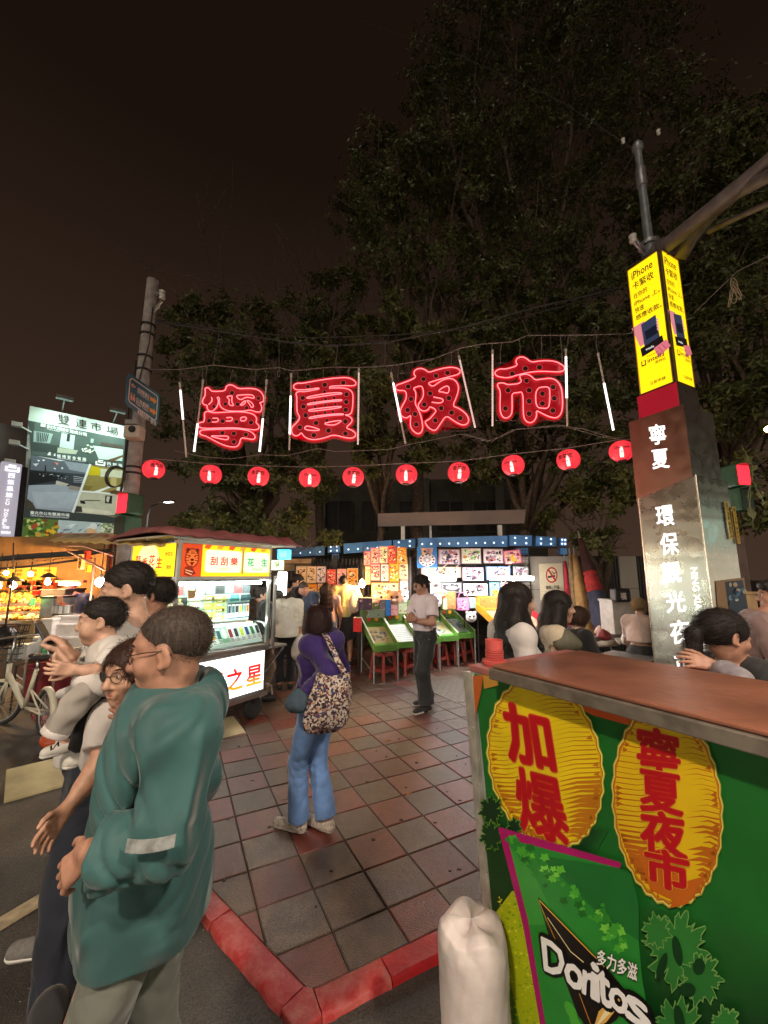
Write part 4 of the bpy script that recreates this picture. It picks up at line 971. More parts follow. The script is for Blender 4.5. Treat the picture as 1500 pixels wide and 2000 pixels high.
SH.line([(13,911),(12,918),(36,921),(36.5,914)],.045,rgb('#ffffff'),px=True);SH.line([(31,910),(19,908.5),(18.5,912),(31,914)],.035,rgb('#ffffff'),px=True)
for i,ch in enumerate('西悠巢旅'):wq(ch,15.5-i*1.6,924+i*12.6,13,9)
for i,ch in enumerate('CU HOTEL'):wq(ch if ch!=' ' else '.',11.2-i*1.0,974+i*6.6,7,5)if ch!=' ' else None
wq('住宿',4,1027,13,5);wq('餐飲宴會',1,1037,19,5)
SH.build('lettering',print_mat('ink_lit',emit=1.0),t)
# dark tiled roofs and eave at far left
t=thing('corner_shop','dark corner shop roof at the left edge above the fruit stall','building',at(-60,1120,9.2))
e0=at(-140,1075,8.2);e1=at(46,1070,10.5);m_roof=mat('corrugated_roof',(.075,.06,.055),.6,.3,var=.3)
mb=MB();d_=(e1-e0);d_.z=0;d_.normalize();pr_=Vector((-d_.y,d_.x,0));mb.prism([e0,e0+d_*3.6,e0+d_*3.6+pr_*2+Vector((0,0,.5)),e0+pr_*2+Vector((0,0,.5))],(0,0,.05));mb.build('roof',m_roof,t)
rr_=MB()
for i in range(24):rr_.bar(e0+d_*(.05+i*.15)+Vector((0,0,.065)),e0+d_*(.05+i*.15)+pr_*2+Vector((0,0,.565)),.035,.03)
stuff(rr_.build('roof_ribs',m_roof,t))
mb=MB();mb.prism([e0+pr_*2+Vector((0,0,-3.2)),e0+d_*3.6+pr_*2+Vector((0,0,-3.2)),e0+d_*3.6+pr_*2.2+Vector((0,0,-3.2)),e0+pr_*2.2+Vector((0,0,-3.2))],(0,0,5.2));mb.build('wall',m_bld,t)

# ---- park building behind the trees
t=thing('park_building','dim grey building with dark windows behind the trees','building',(1.6,16.5,0))
m_pb=mat('dim_render',(.09,.08,.065),.9,var=.2,scale=2)
mb=MB();mb.box((2.0,18.5,2.9),(9.5,4,5.8));mb.build('wall',m_pb,t)
for i in range(6):
 for z in(1.6,4.2):
  x=-1.9+i*1.55;mb=MB();mb.box((x,16.47,z),(1.1,.08,1.25));w_=mb.build('window',m_dark,t)
  mb=MB();[mb.box((x+dx,16.41,z),(.05,.05,1.3))for dx in(-.57,0,.57)];[mb.box((x,16.405,z+dz),(1.19,.05,.05))for dz in(-.64,.64)];mb.build('window_frame',m_pb,w_)
for x in(-2.6,1.7,4.8):mb=MB();mb.box((x,16.4,2.9),(.35,.3,5.8));mb.build('pilaster',mat('pale_render',(.14,.13,.11),.9),t)

# ---- the steel pillar
ru=gu;lu=gv
m_steel=None
def steel(name,col,rough,amp,zs):
 m,nt,b=new_mat(name);N=nt.nodes;L=nt.links
 b.inputs['Metallic'].default_value=1;b.inputs['Base Color'].default_value=(*col,1);b.inputs['Roughness'].default_value=rough
 t=N.new('ShaderNodeTexCoord');mp=N.new('ShaderNodeMapping');mp.inputs['Scale'].default_value=(.35,.35,zs);z=N.new('ShaderNodeTexNoise');z.inputs['Scale'].default_value=1.3;z.inputs['Detail'].default_value=1.5
 L.new(t.outputs['Object'],mp.inputs[0]);L.new(mp.outputs[0],z.inputs['Vector'])
 bp=N.new('ShaderNodeBump');bp.inputs['Strength'].default_value=amp;bp.inputs['Distance'].default_value=.06;L.new(z.outputs['Fac'],bp.inputs['Height']);L.new(bp.outputs[0],b.inputs['Normal'])
 n2=N.new('ShaderNodeTexNoise');n2.inputs['Scale'].default_value=7;n2.inputs['Detail'].default_value=6;L.new(t.outputs['Object'],n2.inputs['Vector'])
 mr=N.new('ShaderNodeMapRange');mr.inputs['From Min'].default_value=.35;mr.inputs['From Max'].default_value=.7;mr.inputs['To Min'].default_value=rough*.9;mr.inputs['To Max'].default_value=rough*1.25;L.new(n2.outputs['Fac'],mr.inputs['Value']);L.new(mr.outputs[0],b.inputs['Roughness'])
 return m
m_steel=steel('mirror_steel',(.48,.47,.40),.27,.10,4.0);m_brownrefl=steel('brown_reflection_sheet',(.50,.30,.22),.34,0.0,.5);m_dsteel=steel('dull_steel',(.42,.40,.37),.30,0.02,.8)
Cl=at(1393,1200,4.55);Cl.z=0;Cm=at(1343,850,4.68);Cm.z=0;Ce=at(1308,650,4.82);Ce.z=0
t=thing('market_pillar','tall mirror steel market pillar with white lettering 寧夏環保觀光夜市','pillar',Cl+ru*.3+lu*.3)
zl=at(1363,927,4.55).z;zm0=zl-.25;zm1=at(1334,789,4.68).z
wl_,wr_=.68,.75
PLl=Plane(Cl,Vector((-lu.y,lu.x,0)));PLr=Plane(Cl,Vector((ru.y,-ru.x,0)))
zTL=PLl.hit(1262,970).z
mb=MB();a,b_,c_,d_=Cl,Cl+ru*wr_,Cl+ru*wr_+lu*wl_,Cl+lu*wl_
Zt=Vector((0,0,zl));Zs=Vector((0,0,zTL))
mb.add([a,b_,c_,d_,a+Zt,b_+Zt,c_+Zs,d_+Zs],[(3,2,1,0),(4,5,6,7),(0,1,5,4),(1,2,6,5),(2,3,7,6),(3,0,4,7)])
mb.build('lower_casing',m_steel,t,bevel=.012)
ed=MB();ed.cyl(d_-lu*-.004,d_+Zs,.008,n=8);ed.cyl(a-ru*.003-lu*.003,a+Zt,.007,n=8);ed.build('edge_trim',mat('bright_steel',(.85,.8,.7),.25,1),t)
mb=MB();wm=.68;a,b_,c_,d_=Cm,Cm+ru*.7,Cm+ru*.7+lu*wm,Cm+lu*wm
Z0=Vector((0,0,zm0));Z1=Vector((0,0,zm1));mb.prism([a+Z0,b_+Z0,c_+Z0,d_+Z0],Z1-Z0);mb.build('middle_casing',m_dsteel,t,bevel=.008)
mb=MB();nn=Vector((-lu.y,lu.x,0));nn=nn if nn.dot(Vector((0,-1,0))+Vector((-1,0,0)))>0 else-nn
mb.prism([a+Z0+nn*.001,a+Z1+nn*.001,d_+Z1+nn*.001,d_+Z0+nn*.001],nn*.008);mb.build('brown_reflection_panel',m_brownrefl,t)  # brown reflection of the surroundings put into this panel's colour
PLm=Plane(Cm+nn*.009,nn)
SM=Sheet(Cm,-lu,(0,0,1),.0008,plane=PLm);SM.N=nn;SM.k=2
wt=rgb('#ffffff')
def pcol(S,items):
 for ch,x,y,w,h in items:S.text_quad(ch,[(x+h*.10,y+h),(x+w+h*.11,y+h-w*.10),(x+w,y-w*.12),(x,y)],wt,.024)
pcol(SM,[('寧',1267,831,31,38),('夏',1272,880,32,36)])
SM.build('lettering',print_mat('ink_letter_lit',emit=1.1),t)
PLl2=Plane(Cl+nn*.004,nn);SL=Sheet(Cl,-lu,(0,0,1),.0008,plane=PLl2);SL.N=nn;SL.k=1
pcol(SL,[('環',1280,990,33,38),('保',1288,1043,34,41),('觀',1291,1100,36,40),('光',1300,1157,36,40),('夜',1308,1214,37,44),('市',1317,1275,36,44)])
SL.text_quad('NING XIA RD. Night Market',[(1345,1110),(1372,1335),(1385,1332),(1362,1108)],wt,.02)
SL.build('lettering',MATS['ink_letter_lit'],t)
# poster, brown board and yellow lettered strips on the right face
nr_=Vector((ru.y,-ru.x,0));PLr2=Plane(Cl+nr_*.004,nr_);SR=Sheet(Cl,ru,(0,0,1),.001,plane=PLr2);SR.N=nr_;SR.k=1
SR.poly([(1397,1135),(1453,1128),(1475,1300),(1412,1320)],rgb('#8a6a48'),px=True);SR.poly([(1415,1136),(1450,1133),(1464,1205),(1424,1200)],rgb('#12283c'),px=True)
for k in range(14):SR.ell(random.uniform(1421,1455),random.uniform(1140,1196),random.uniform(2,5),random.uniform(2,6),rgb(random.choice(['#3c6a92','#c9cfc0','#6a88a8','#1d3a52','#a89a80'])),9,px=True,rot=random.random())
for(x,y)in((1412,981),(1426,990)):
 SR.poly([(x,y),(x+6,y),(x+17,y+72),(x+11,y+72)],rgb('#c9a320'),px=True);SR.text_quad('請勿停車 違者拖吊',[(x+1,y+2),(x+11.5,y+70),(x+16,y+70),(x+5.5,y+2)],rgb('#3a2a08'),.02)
SR.build('face_prints',MATS['ink_plain'],t)
# LED column
t=thing('led_screen','yellow lit LED advertising column on top of the steel pillar','screen',Ce+Vector((0,0,zm1)))
we=.46;ze0=zm1;ze1=at(1283,485,4.82).z;zy=at(1325,748,4.82).z
o=Ce;mb=MB();mb.prism([o+Vector((0,0,zy)),o+ru*we+Vector((0,0,zy)),o+ru*we+lu*we+Vector((0,0,zy)),o+lu*we+Vector((0,0,zy))],(0,0,ze1-zy));mb.build('frame',mat('led_frame',(.10,.07,.04),.4,.5),t,bevel=.006)
mb=MB();e_=.02;mb.prism([o+lu*-e_-ru*e_+Vector((0,0,ze0)),o+ru*(we+e_)-lu*e_+Vector((0,0,ze0)),o+(ru+lu)*(we+e_)+Vector((0,0,ze0)),o+lu*(we+e_)-ru*e_+Vector((0,0,ze0))],(0,0,zy-ze0-.002));mb.build('base',m_dsteel,t,bevel=.006)
mb=MB();mb.prism([o-ru*(e_+.003)-lu*e_+Vector((0,0,ze0)),o-ru*(e_+.003)-lu*e_+Vector((0,0,zy)),o-ru*(e_+.003)+lu*(we+e_)+Vector((0,0,zy)),o-ru*(e_+.003)+lu*(we+e_)+Vector((0,0,ze0))],-ru*.004);mb.build('red_plinth',glow('red_plinth',(.30,.004,.02),.35,base=(.5,.01,.03)),t)
hh=ze1-zy
def led_face(O,U,mirror_x0):
 s=Sheet(O,U,(0,0,1),.0008);W_=we;yel=(.93,.66,.006);blk=(.035,.022,.004)
 s.k=6;m_=.022
 s.rect(m_,m_,W_-2*m_,hh-2*m_,yel)
 s.text('iPhone',.07,hh*.895,.17,blk,.02,w=W_*.62);s.text('卡緊收',.07,hh*.815,.125,blk,.022,w=W_*.62)
 for i,l in enumerate(('在你的','iPhone 上。','快速','感應收款。')):s.text(l,.07,hh*(.742-.057*i),.088,blk,.02,w=W_*(.40,.74,.26,.74)[i])
 cx,cz=W_*.50,hh*.41
 s.poly([(cx-.232,cz+.232),(cx-.058,cz+.246),(cx-.072,cz-.087),(cx-.145,cz-.102)],rgb('#b9727a'));s.poly([(cx-.102,cz+.217),(cx+.094,cz+.246),(cx+.116,cz-.116),(cx-.087,cz-.145)],rgb('#2a3145'));s.poly([(cx-.065,cz+.087),(cx+.087,cz+.102),(cx+.094,cz-.029),(cx-.058,cz-.043)],rgb('#101420'))
 s.poly([(cx-.145,cz-.131),(cx+.145,cz-.087),(cx+.160,cz-.217),(cx-.131,cz-.261)],rgb('#15100f'));s.text('intella',cx-.072,cz-.196,.045,(.6,.6,.6),.02)
 for k in range(4):s.ell(cx+.109,cz+.160-k*.045,.016,.02,rgb('#c98a8a'),10)
 s.poly([(cx+.029,cz-.217),(cx+.189,cz-.174),(cx+.232,cz-.290),(cx+.072,cz-.377)],rgb('#b5626e'));s.line([(cx+.087,cz-.232),(cx+.145,cz-.348)],.008,rgb('#8a4450'));s.line([(cx+.131,cz-.217),(cx+.189,cz-.319)],.008,rgb('#8a4450'))
 s.text('intella',W_*.36,hh*.215,.09,blk,.02,w=W_*.46);s.text('Powered by',W_*.36,hh*.258,.03,blk,.02);s.text('英特拉',W_*.56,hh*.185,.045,blk,.02);s.rect(W_*.18,hh*.205,.06,.08,blk);s.rect(W_*.18+.013,hh*.214,.034,.056,yel)
 s.text('立即申請',W_*.36,hh*.05,.05,blk,.02)
 pr=s.build('screen_face',print_mat('led_print',emit=1.15,rough=.35,base=.1),t)
 fr=MB()
 for(x0,y0,x1,y1)in((m_,m_,W_-m_,m_),(m_,hh-m_,W_-m_,hh-m_),(m_,m_,m_,hh-m_),(W_-m_,m_,W_-m_,hh-m_)):fr.bar(s.pt(x0,y0)+s.N*.01,s.pt(x1,y1)+s.N*.01,.012,.012)
 fr.build('edge_strip',mat('led_edge',(.55,.38,.2),.3,.9),t)
led_face(o+lu*we+Vector((0,0,zy)),-lu,0);led_face(o+Vector((0,0,zy)),ru,0)
# mast and arm
pc=Ce+(ru+lu)*(we/2)
t=thing('traffic_mast','grey steel mast rising from the pillar with a curved overhead arm','mast',(pc.x,pc.y,ze1))
ztop=at(1248,282,pc.y).z
MB().tube([(pc.x,pc.y,ze1-.1),(pc.x,pc.y,ze1+.32),(pc.x,pc.y,ze1+.34),(pc.x,pc.y,ztop)],[.115,.11,.06,.048],16).build('shaft',mat('mast_grey',(.22,.24,.26),.5,.3,var=.2),t,smooth='auto')
for z,pf in((ze1+.3,[(.13,0),(.14,.01),(.14,.06),(.12,.07)]),(ztop-.75,[(.065,0),(.07,.02),(.07,.3),(.06,.32)]),(ztop-.12,[(.06,0),(.075,.03),(.075,.1),(.04,.16)])):MB().lathe((pc.x,pc.y,z),pf,16).build('collar',m_galv,t,smooth='auto')
s0=Vector((pc.x,pc.y,ze1+.12));e_=at(1560,268,3.35)
m_arm=mat('arm_brown_grey',(.17,.145,.14),.6,.15,var=.25,scale=7)
MB().tube([s0,s0.lerp(e_,.10),s0.lerp(e_,.13),s0.lerp(e_,.5),e_],[.115,.115,.10,.088,.078],16).build('arm_pipe',m_arm,t,smooth='auto')
sb_=MB();q_=[at(1328,505,4.95),at(1352,462,4.75),at(1392,415,4.45),at(1440,376,4.05),at(1500,344,3.6),at(1560,318,3.2)];sb_.tube(q_,[.085,.085,.08,.075,.07,.065],14);sb_.build('arm_brace',m_arm,t,smooth=True)
MB().tube([at(1385,452,4.5),at(1440,425,4.15),at(1500,398,3.7),at(1560,372,3.3)],.035,8).build('lower_rod',m_arm,t,smooth=True)
p=s0.lerp(e_,.10);d=(e_-s0).normalized();MB().cyl(p-d*.03,p+d*.03,.145,n=18).build('flange',m_arm,t,smooth='auto');MB().cyl(p+d*.05,p+d*.08,.13,n=18).build('flange',m_arm,t,smooth='auto')
mb=MB();p=Vector((pc.x,pc.y,ze1+.12));l_=at(1236,466,pc.y-.1);mb.bar(p+Vector((0,0,.03)),l_+Vector((0,0,.05)),.03,.03);mb.bar(p-Vector((0,0,.06)),l_-Vector((0,0,.04)),.03,.03);mb.build('bracket',m_galv,t)
mb=MB();mb.lathe(l_,[(.02,-.07),(.05,-.05),(.05,-.02),(.028,0),(.05,.02),(.05,.05),(.02,.07)],12);mb.build('insulator',m_white,t,smooth=True)
for(x,y)in((1217,275),(1286,258)):
 c=at(x,y,5.2);mb=MB();mb.lathe(c,[(.012,-.05),(.028,-.03),(.02,0),(.03,.03),(.012,.05)],10);o_=mb.build('insulator',m_white,t,smooth=True)
cable('wire running from the mast top up to the left',[at(1250,300,5.3),at(1100,200,6.3),at(900,110,7.6),at(700,40,9)],.006,m_cabd)
cable('wire with a tied loop of cord right of the LED column',[at(1355,612,5.4),at(1440,530,5.2),at(1520,490,5.0)],.006,m_cab)
rp_=MB();p=at(1432,545,5.2)
for k in range(5):
 a=k*1.1;rp_.tube([p+Vector((.05*math.sin(a),0,0))+Vector((.05*math.cos(a+q),.01*k,-.10+.12*math.sin(q)-.05*k))for q in[i*math.pi/7 for i in range(15)]],.006,5)
tag(rp_.build('cord_bundle',mat('cord',(.45,.33,.22),.8)),'knotted bundle of tan cord hanging from a wire near the LED column','cord')
cable('red brown cord running from the wire to the LED column',[at(1355,620,5.5),at(1290,640,6.0),at(1222,652,6.1)],.007)
# lamp glow at the right edge, vines
t=thing('wall_lamp','small yellow globe lamp at the right edge among the dark leaves','lamp',at(1499,852,7.0));p=at(1500,838,7.0)
MB().ball(p,.055,14,10).build('globe',glow('globe_glow',(1.0,.58,.16),26),t,smooth=True);MB().bar(p+Vector((0,.03,-.05)),p+Vector((.3,.5,-.25)),.03,.03).build('arm',m_dark,t)
vt=thing('hanging_vine','pale hanging vine with heart leaves right of the steel pillar','plant',at(1460,1020,5.4));mb=MB()
vp=[[at(1455+6*math.sin(i*.7)+i*2.5,880+i*17,5.4)for i in range(9)],[at(1466+5*math.sin(i),900+i*15,5.3)for i in range(9)],[at(1470+i*5,940+i*9,5.3)for i in range(6)]]
for q in vp:mb.tube(q,.005,5)
mb.build('stem',mat('vine_stem',(.16,.17,.07),.6),vt)
for q in vp:
 for i in range(1,len(q),2):
  c=q[i];l=.05;M_=Euler((random.uniform(-.4,.4),random.uniform(-.5,.5),random.uniform(0,6))).to_matrix();lf=MB()
  lf.add([c+M_@Vector(v)*l for v in((0,.2,.9),(-.7,0,1.0),(-1,0,.2),(0,-.1,-1.3),(1,0,.2),(.7,0,1.0))],[(0,1,2,3),(0,3,4,5)]);lf.build('leaf',m_leafC,vt)

# ================================================================== LOTTERY CART
m_ss=mat('stainless',(.55,.55,.53),.28,1.0,var=.12,scale=5);m_wood=mat('plywood',(.40,.26,.13),.6,var=.25,scale=5)
m_rub=mat('rubber',(.02,.02,.021),.7);m_print=print_mat('ink_matt',rough=.55);m_printg=print_mat('ink_gloss',rough=.3);m_tubew=glow('fluorescent',(.93,1.0,.95),62.0);m_tubew2=glow('fluorescent_pure',(1.0,.97,.94),250.0)
m_bulb=glow('warm_bulb',(1.0,.56,.22),460.0)
m_glass=mat('glass',(.9,.95,.93),.03,var=0,trans=1.0,spec=.5)
def clear_glass():
 m=bpy.data.materials.new('clear_pane');m.use_nodes=True;nt=m.node_tree;N=nt.nodes;N.clear();L=nt.links
 o=N.new('ShaderNodeOutputMaterial');a=N.new('ShaderNodeBsdfTransparent');g=N.new('ShaderNodeBsdfGlossy');x=N.new('ShaderNodeMixShader');f=N.new('ShaderNodeFresnel')
 a.inputs[0].default_value=(.93,.96,.95,1);g.inputs['Roughness'].default_value=.03;f.inputs[0].default_value=1.35
 L.new(f.outputs[0],x.inputs[0]);L.new(a.outputs[0],x.inputs[1]);L.new(g.outputs[0],x.inputs[2]);L.new(x.outputs[0],o.inputs[0]);return m
m_pane=clear_glass()
Kc=Vector((-2.186,4.28,0));fd=Vector((.53,.848,0)).normalized();ld=Vector((-fd.y,fd.x,0));fn=Vector((fd.y,-fd.x,0));lnn=-fd
KL,KW_=1.26,.95
def kp(a,b,z):return Kc+fd*a+ld*b+Vector((0,0,z))
PF=Plane(Kc+fn*.01,fn);PFl=Plane(Kc+lnn*.01,lnn)
t=thing('lottery_cart','lit street cart selling scratch lottery and peanuts under a maroon canopy','food cart',Kc+fd*.6+ld*.4)
def kbox(a0,a1,b0,b1,z0,z1,name,m,par=None,bevel=0.0):
 mb=MB();mb.prism([kp(a0,b0,z0),kp(a1,b0,z0),kp(a1,b1,z0),kp(a0,b1,z0)],(0,0,z1-z0));return mb.build(name,m,par or t,bevel=bevel)
zb0,zb1=.32,.84
body=kbox(0,KL,0,KW_,zb0,zb1,'base_cabinet',m_ss,bevel=.01)
kbox(-.03,KL+.03,-.03,KW_+.03,zb0-.05,zb0-.002,'chassis',m_ss)
kbox(-.02,KL+.02,-.02,KW_+.02,zb1+.002,zb1+.05,'counter_top',m_ss,bevel=.008)
# light box on the front with lettering
LB=Sheet(kp(.03,-.012,zb0+.03),fd,(0,0,1),.0006)
W_,H_=KL-.06,zb1-zb0-.06
mb=MB();mb.prism([kp(.03,-.010,zb0+.03),kp(KL-.03,-.010,zb0+.03),kp(KL-.03,-.002,zb0+.03),kp(.03,-.002,zb0+.03)],(0,0,H_));mb.build('light_box',glow('light_box_white',(1.0,.99,.97),2.6),t)
LB.k=2
def grad_text(S,ch,x,y,sz,c1,c2,bold):
 V,Fs=text_mesh(ch,bold);S.k+=1;n0=len(S.mb.f)
 S.text(ch,x,y,sz,c1,bold,up=False)
 zs=[sum(S.mb.v[i][2]for i in f)/len(f)for f in S.mb.f[n0:]];lo,hi=min(zs),max(zs)
 for k,z in enumerate(zs):
  f=(z-lo)/(hi-lo);S.mb.c[n0+k]=c1 if f>.5 else tuple(a*(f/.5)+b*(1-f/.5)for a,b in zip(c1,c2))
for i,ch in enumerate('幸運之星'):
 x=.07+i*.285
 LB.text(ch,x+.012,.095,.27,rgb('#8fb5ae'),.055);LB.text(ch,x+.006,.10,.27,rgb('#fbfbf6'),.045);grad_text(LB,ch,x,.10,.26,(.75,.015,.015),(.95,.42,.02),.03)
LB.line([(.02,.05),(.05,.02),(W_-.05,.02),(W_-.02,.05),(W_-.02,H_-.05),(W_-.05,H_-.02),(.05,H_-.02),(.02,H_-.05)],.006,rgb('#8a9a98'),closed=True)
for k in range(5):LB.poly([(W_-.07+.03*math.cos(a),.36+.03*math.sin(a))for a in(k*1.257+1.57-.12,k*1.257+1.57+.5,k*1.257+1.57+1.1)],rgb('#8cc63f'),up=False)
LB.build('light_box_print',print_mat('ink_box_lit',emit=1.1),t)
# sloping curved glass display
zd0,zd1=zb1+.05,1.16
arc=[(-.005,zd0),(-.005,zd0+.10),(.02,zd0+.19),(.07,zd0+.255),(.14,zd1),(.3,zd1)]
mb=MB()
for(b0,z0),(b1,z1)in zip(arc,arc[1:]):mb.add([kp(.01,b0,z0),kp(KL-.01,b0,z0),kp(KL-.01,b1,z1),kp(.01,b1,z1)],[(0,1,2,3)])
mb.build('curved_glass',m_pane,t,smooth=True)
rim=MB()
for a in(.0,KL):rim.tube([kp(a,b,z)for b,z in arc],.011,6)
rim.tube([kp(0,.3,zd1),kp(KL,.3,zd1)],.011,6);rim.tube([kp(0,0,zd0+.005),kp(KL,0,zd0+.005)],.01,6);rim.build('display_rail',m_ss,t,smooth=True)
TS_=Sheet(kp(.02,.05,zd0+.03),fd,(ld*.55+Vector((0,0,.83))).normalized(),.001)
TS_.rect(0,0,KL-.04,.27,rgb('#cfe6da'))
def ticket(S,x,y,w,h,c):
 S.rect(x,y,w,h,rgb('#f2f6ee'));S.rect(x+w*.1,y+h*.35,w*.8,h*.55,c);
 for k in range(3):S.rect(x+w*.12,y+h*(.08+.09*k),w*.7,h*.04,rgb('#6d7c78'),up=(k==0))
tcol=['#2b3d42','#3f6f78','#1d2a30','#c9d94a','#7cc0b0','#b86a2c','#35507a','#8f2f3a','#d8b23c','#2f6d4a']
for i in range(15):ticket(TS_,.03+i*.079,.03,.062,.20,rgb(tcol[(i*3)%10]))
TS_.rect(.62,.04,.10,.21,rgb('#a9e6bd'));TS_.ell(.67,.15,.032,.07,rgb('#e8f6ea'))
TS_.build('ticket_display',print_mat('ink_tickets',rough=.4,emit=.25),t)
mb=MB();mb.cyl(kp(.05,.24,zd1-.02),kp(KL-.05,.24,zd1-.02),.012,n=8);mb.build('display_tube',m_tubew,t)
# upper cabinet: posts, shelf, posters, tube
for a,b in((0,0),(KL,0),(0,KW_),(KL,KW_)):
 mb=MB();mb.bar(kp(a,b,zb1),kp(a,b,2.15),.035,.035,up=fd);mb.build('corner_post',m_ss,t)
US=Sheet(kp(.02,.34,zd1+.02),fd,(0,0,1),.001)
UW,UH=KL-.04,.50
US.rect(0,0,UW,UH,rgb('#b9d8c8'));US.rect(0,UH-.16,UW,.16,rgb('#4c5a58'))
for i in range(9):US.rect(.02+i*.135,UH-.145,.115,.125,rgb(random.choice(['#e6efe8','#202826','#8fb0a8','#b23c3c','#3b4c50','#cfd9c8'])))
US.rect(.02,.10,.30,.23,rgb('#1d2320'));US.ell(.17,.21,.12,.09,rgb('#e8e0c8'));US.ell(.17,.21,.085,.06,rgb('#c9b98c'))
for k in range(30):US.line([(.17+random.uniform(-.08,.08),.21+random.uniform(-.055,.055)),(.17+random.uniform(-.08,.08),.21+random.uniform(-.055,.055))],.005,rgb(random.choice(['#8a7a4a','#efe9d4','#6b5b33'])),up=(k%6==0))
US.text('花生糖 每包',.06,.285,.035,rgb('#e8d86a'),.02)
US.rect(.34,.10,.15,.24,rgb('#f0e9cf'))
for i,c in enumerate(['#1c1c1c','#2c6a3a','#d8661f','#2f4f9a','#b22c2c','#3a8a5a']):US.rect(.35+i*.022,.13,.018,.085,rgb(c),up=(i==0))
for i in range(2):
 for j in range(2):
  x,y=.53+i*.145,.03+j*.155;US.rect(x,y,.14,.15,rgb('#d9cf4e'))
  for k in range(3):US.rect(x+.01,y+.012+k*.045,.12,.036,rgb(['#4a4a22','#a3b74a','#6fa890'][(k+i+j)%3]));US.text('刮刮樂',x+.015,y+.02+k*.045,.026,rgb('#f3f0c8'),.03)
US.rect(.84,.03,.34,.2,rgb('#3a5560'))
for i in range(6):ticket(US,.85+i*.054,.05,.044,.16,rgb(tcol[i]))
US.rect(.86,.25,.14,.09,rgb('#3e7f7a'));US.rect(1.02,.25,.16,.085,rgb('#1d3a3f'))
US.build('ticket_posters',MATS['ink_tickets'],t)
kbox(.02,KL-.02,.345,.375,zd1+.0,1.70,'back_board',m_white)
kbox(.02,KL-.02,.12,.34,zd1+.30,zd1+.312,'glass_shelf',m_pane)
mb=MB();mb.cyl(kp(.03,.10,1.665),kp(KL-.05,.10,1.665),.018,n=10);mb.build('fluorescent_tube',m_tubew,t)
mb=MB();mb.bar(kp(.0,.10,1.705),kp(KL,.10,1.705),.07,.03);mb.build('tube_batten',m_white,t)
mb=MB();mb.add([kp(.02,.02,zd1+.04),kp(KL-.02,.02,zd1+.04),kp(KL-.02,.02,1.73),kp(.02,.02,1.73)],[(0,1,2,3)]);mb.build('front_pane',m_pane,t)
for i,(a,z)in enumerate(((.10,1.60),(.07,1.40))):
 mb=MB();c=kp(a,-.03,z);mb.prism([c,c+fd*.10+Vector((0,0,0)),c+fd*.08-Vector((0,0,.09)),c+fd*.02-Vector((0,0,.09))][::-1],fn*.02);mb.build('paper_cup_stack',mat('cup_tan',(.55,.38,.18),.6),t)
# sign boxes above
zs0,zs1=1.745,2.10
kbox(-.0,KL,-.035,.10,zs0-.035,zs0-.003,'sign_rail',m_ss);kbox(-.0,KL,-.035,.10,zs1+.003,zs1+.035,'sign_rail',m_ss)
kbox(.02,KL-.02,-.02,.10,zs0,zs1,'sign_box',m_ss)
FS=Sheet(kp(.02,-.021,zs0),fd,(0,0,1),.0006);FW,FH=KL-.04,zs1-zs0
FS.rect(0,0,FW,FH,rgb('#ffd21f'));FS.rect(.0,0,.235,FH,rgb('#c9431d'))
FS.ell(.117,.2,.085,.11,rgb('#8f2a12'));FS.ell(.117,.2,.07,.09,rgb('#d9672a'))
for sx_ in(-1,1):
 FS.ell(.117+sx_*.055,.285,.022,.022,rgb('#5a1a0c'));FS.ell(.117+sx_*.03,.22,.012,.008,rgb('#1a0a06'))
 for k in range(4):FS.line([(.117+sx_*.075,.26-k*.03),(.117+sx_*.035,.25-k*.025)],.008,rgb('#2a0d06'),up=False)
FS.ell(.117,.18,.022,.014,rgb('#3a120a'));FS.poly([(.09,.155),(.145,.155),(.117,.115)],rgb('#4a0f0a'))
for k in range(3):FS.line([(.095,.275-k*.014),(.14,.275-k*.014)],.006,rgb('#2a0d06'),up=False)
FS.poly([(.04,.10),(.11,.12),(.17,.03),(.10,.0),(.03,.02)],rgb('#7a2410'));FS.line([(.05,.07),(.13,.05)],.008,rgb('#f1b98a'));FS.line([(.05,.045),(.12,.02)],.008,rgb('#f1b98a'))
for k in range(6):FS.poly([(.27+k*.16,FH),(.35+k*.16,FH),(.31+k*.16,FH-.05),(.25+k*.16,FH-.035)],rgb(['#e8531f','#f59a2a'][k%2]))
FS.poly(rrect(.27,.045,.49,FH-.10,.04),rgb('#e4f1d2'));FS.poly(rrect(.80,.045,.40,FH-.10,.04),rgb('#d6efcf'));FS.rect(.765,.03,.03,FH-.06,rgb('#9a8a5a'))
for i,ch in enumerate('刮刮樂'):FS.text(ch,.335+i*.135,.135,.105,rgb('#d12a1e'),.03)
FS.text('Lottery',.44,.075,.05,rgb('#b9b46a'),.02)
FS.text('花',.85,.135,.105,rgb('#1f9a5a'),.03);FS.text('生',1.07,.135,.105,rgb('#1f9a5a'),.03);FS.text('Peanuts',.93,.075,.05,rgb('#8fae7a'),.02)
FS.build('front_sign',print_mat('ink_sign_lit',emit=.95),t)
mb=MB();mb.prism([kp(-.02,.03,zs0),kp(-.02,KW_-.03,zs0),kp(.08,KW_-.03,zs0),kp(.08,.03,zs0)],(0,0,zs1-zs0));mb.build('side_sign_box',m_ss,t)
LS=Sheet(kp(-.021,KW_-.03,zs0),-ld,(0,0,1),.0006);LW=KW_-.06
LS.rect(0,0,LW,FH,rgb('#ffe11f'));LS.ell(.35,.2,.22,.17,rgb('#fff8b0'))
for i,ch in enumerate('蒜香花生'):LS.text(ch,.08+i*.15,.10 if i%2 else.13,.13,rgb('#d2201a'),.03)
LS.text('炒花生',.70,.22,.05,rgb('#6a4a0a'),.02,rot=0);LS.text('現炒',.74,.08,.05,rgb('#6a4a0a'),.02)
LS.build('side_sign',MATS['ink_sign_lit'],t)
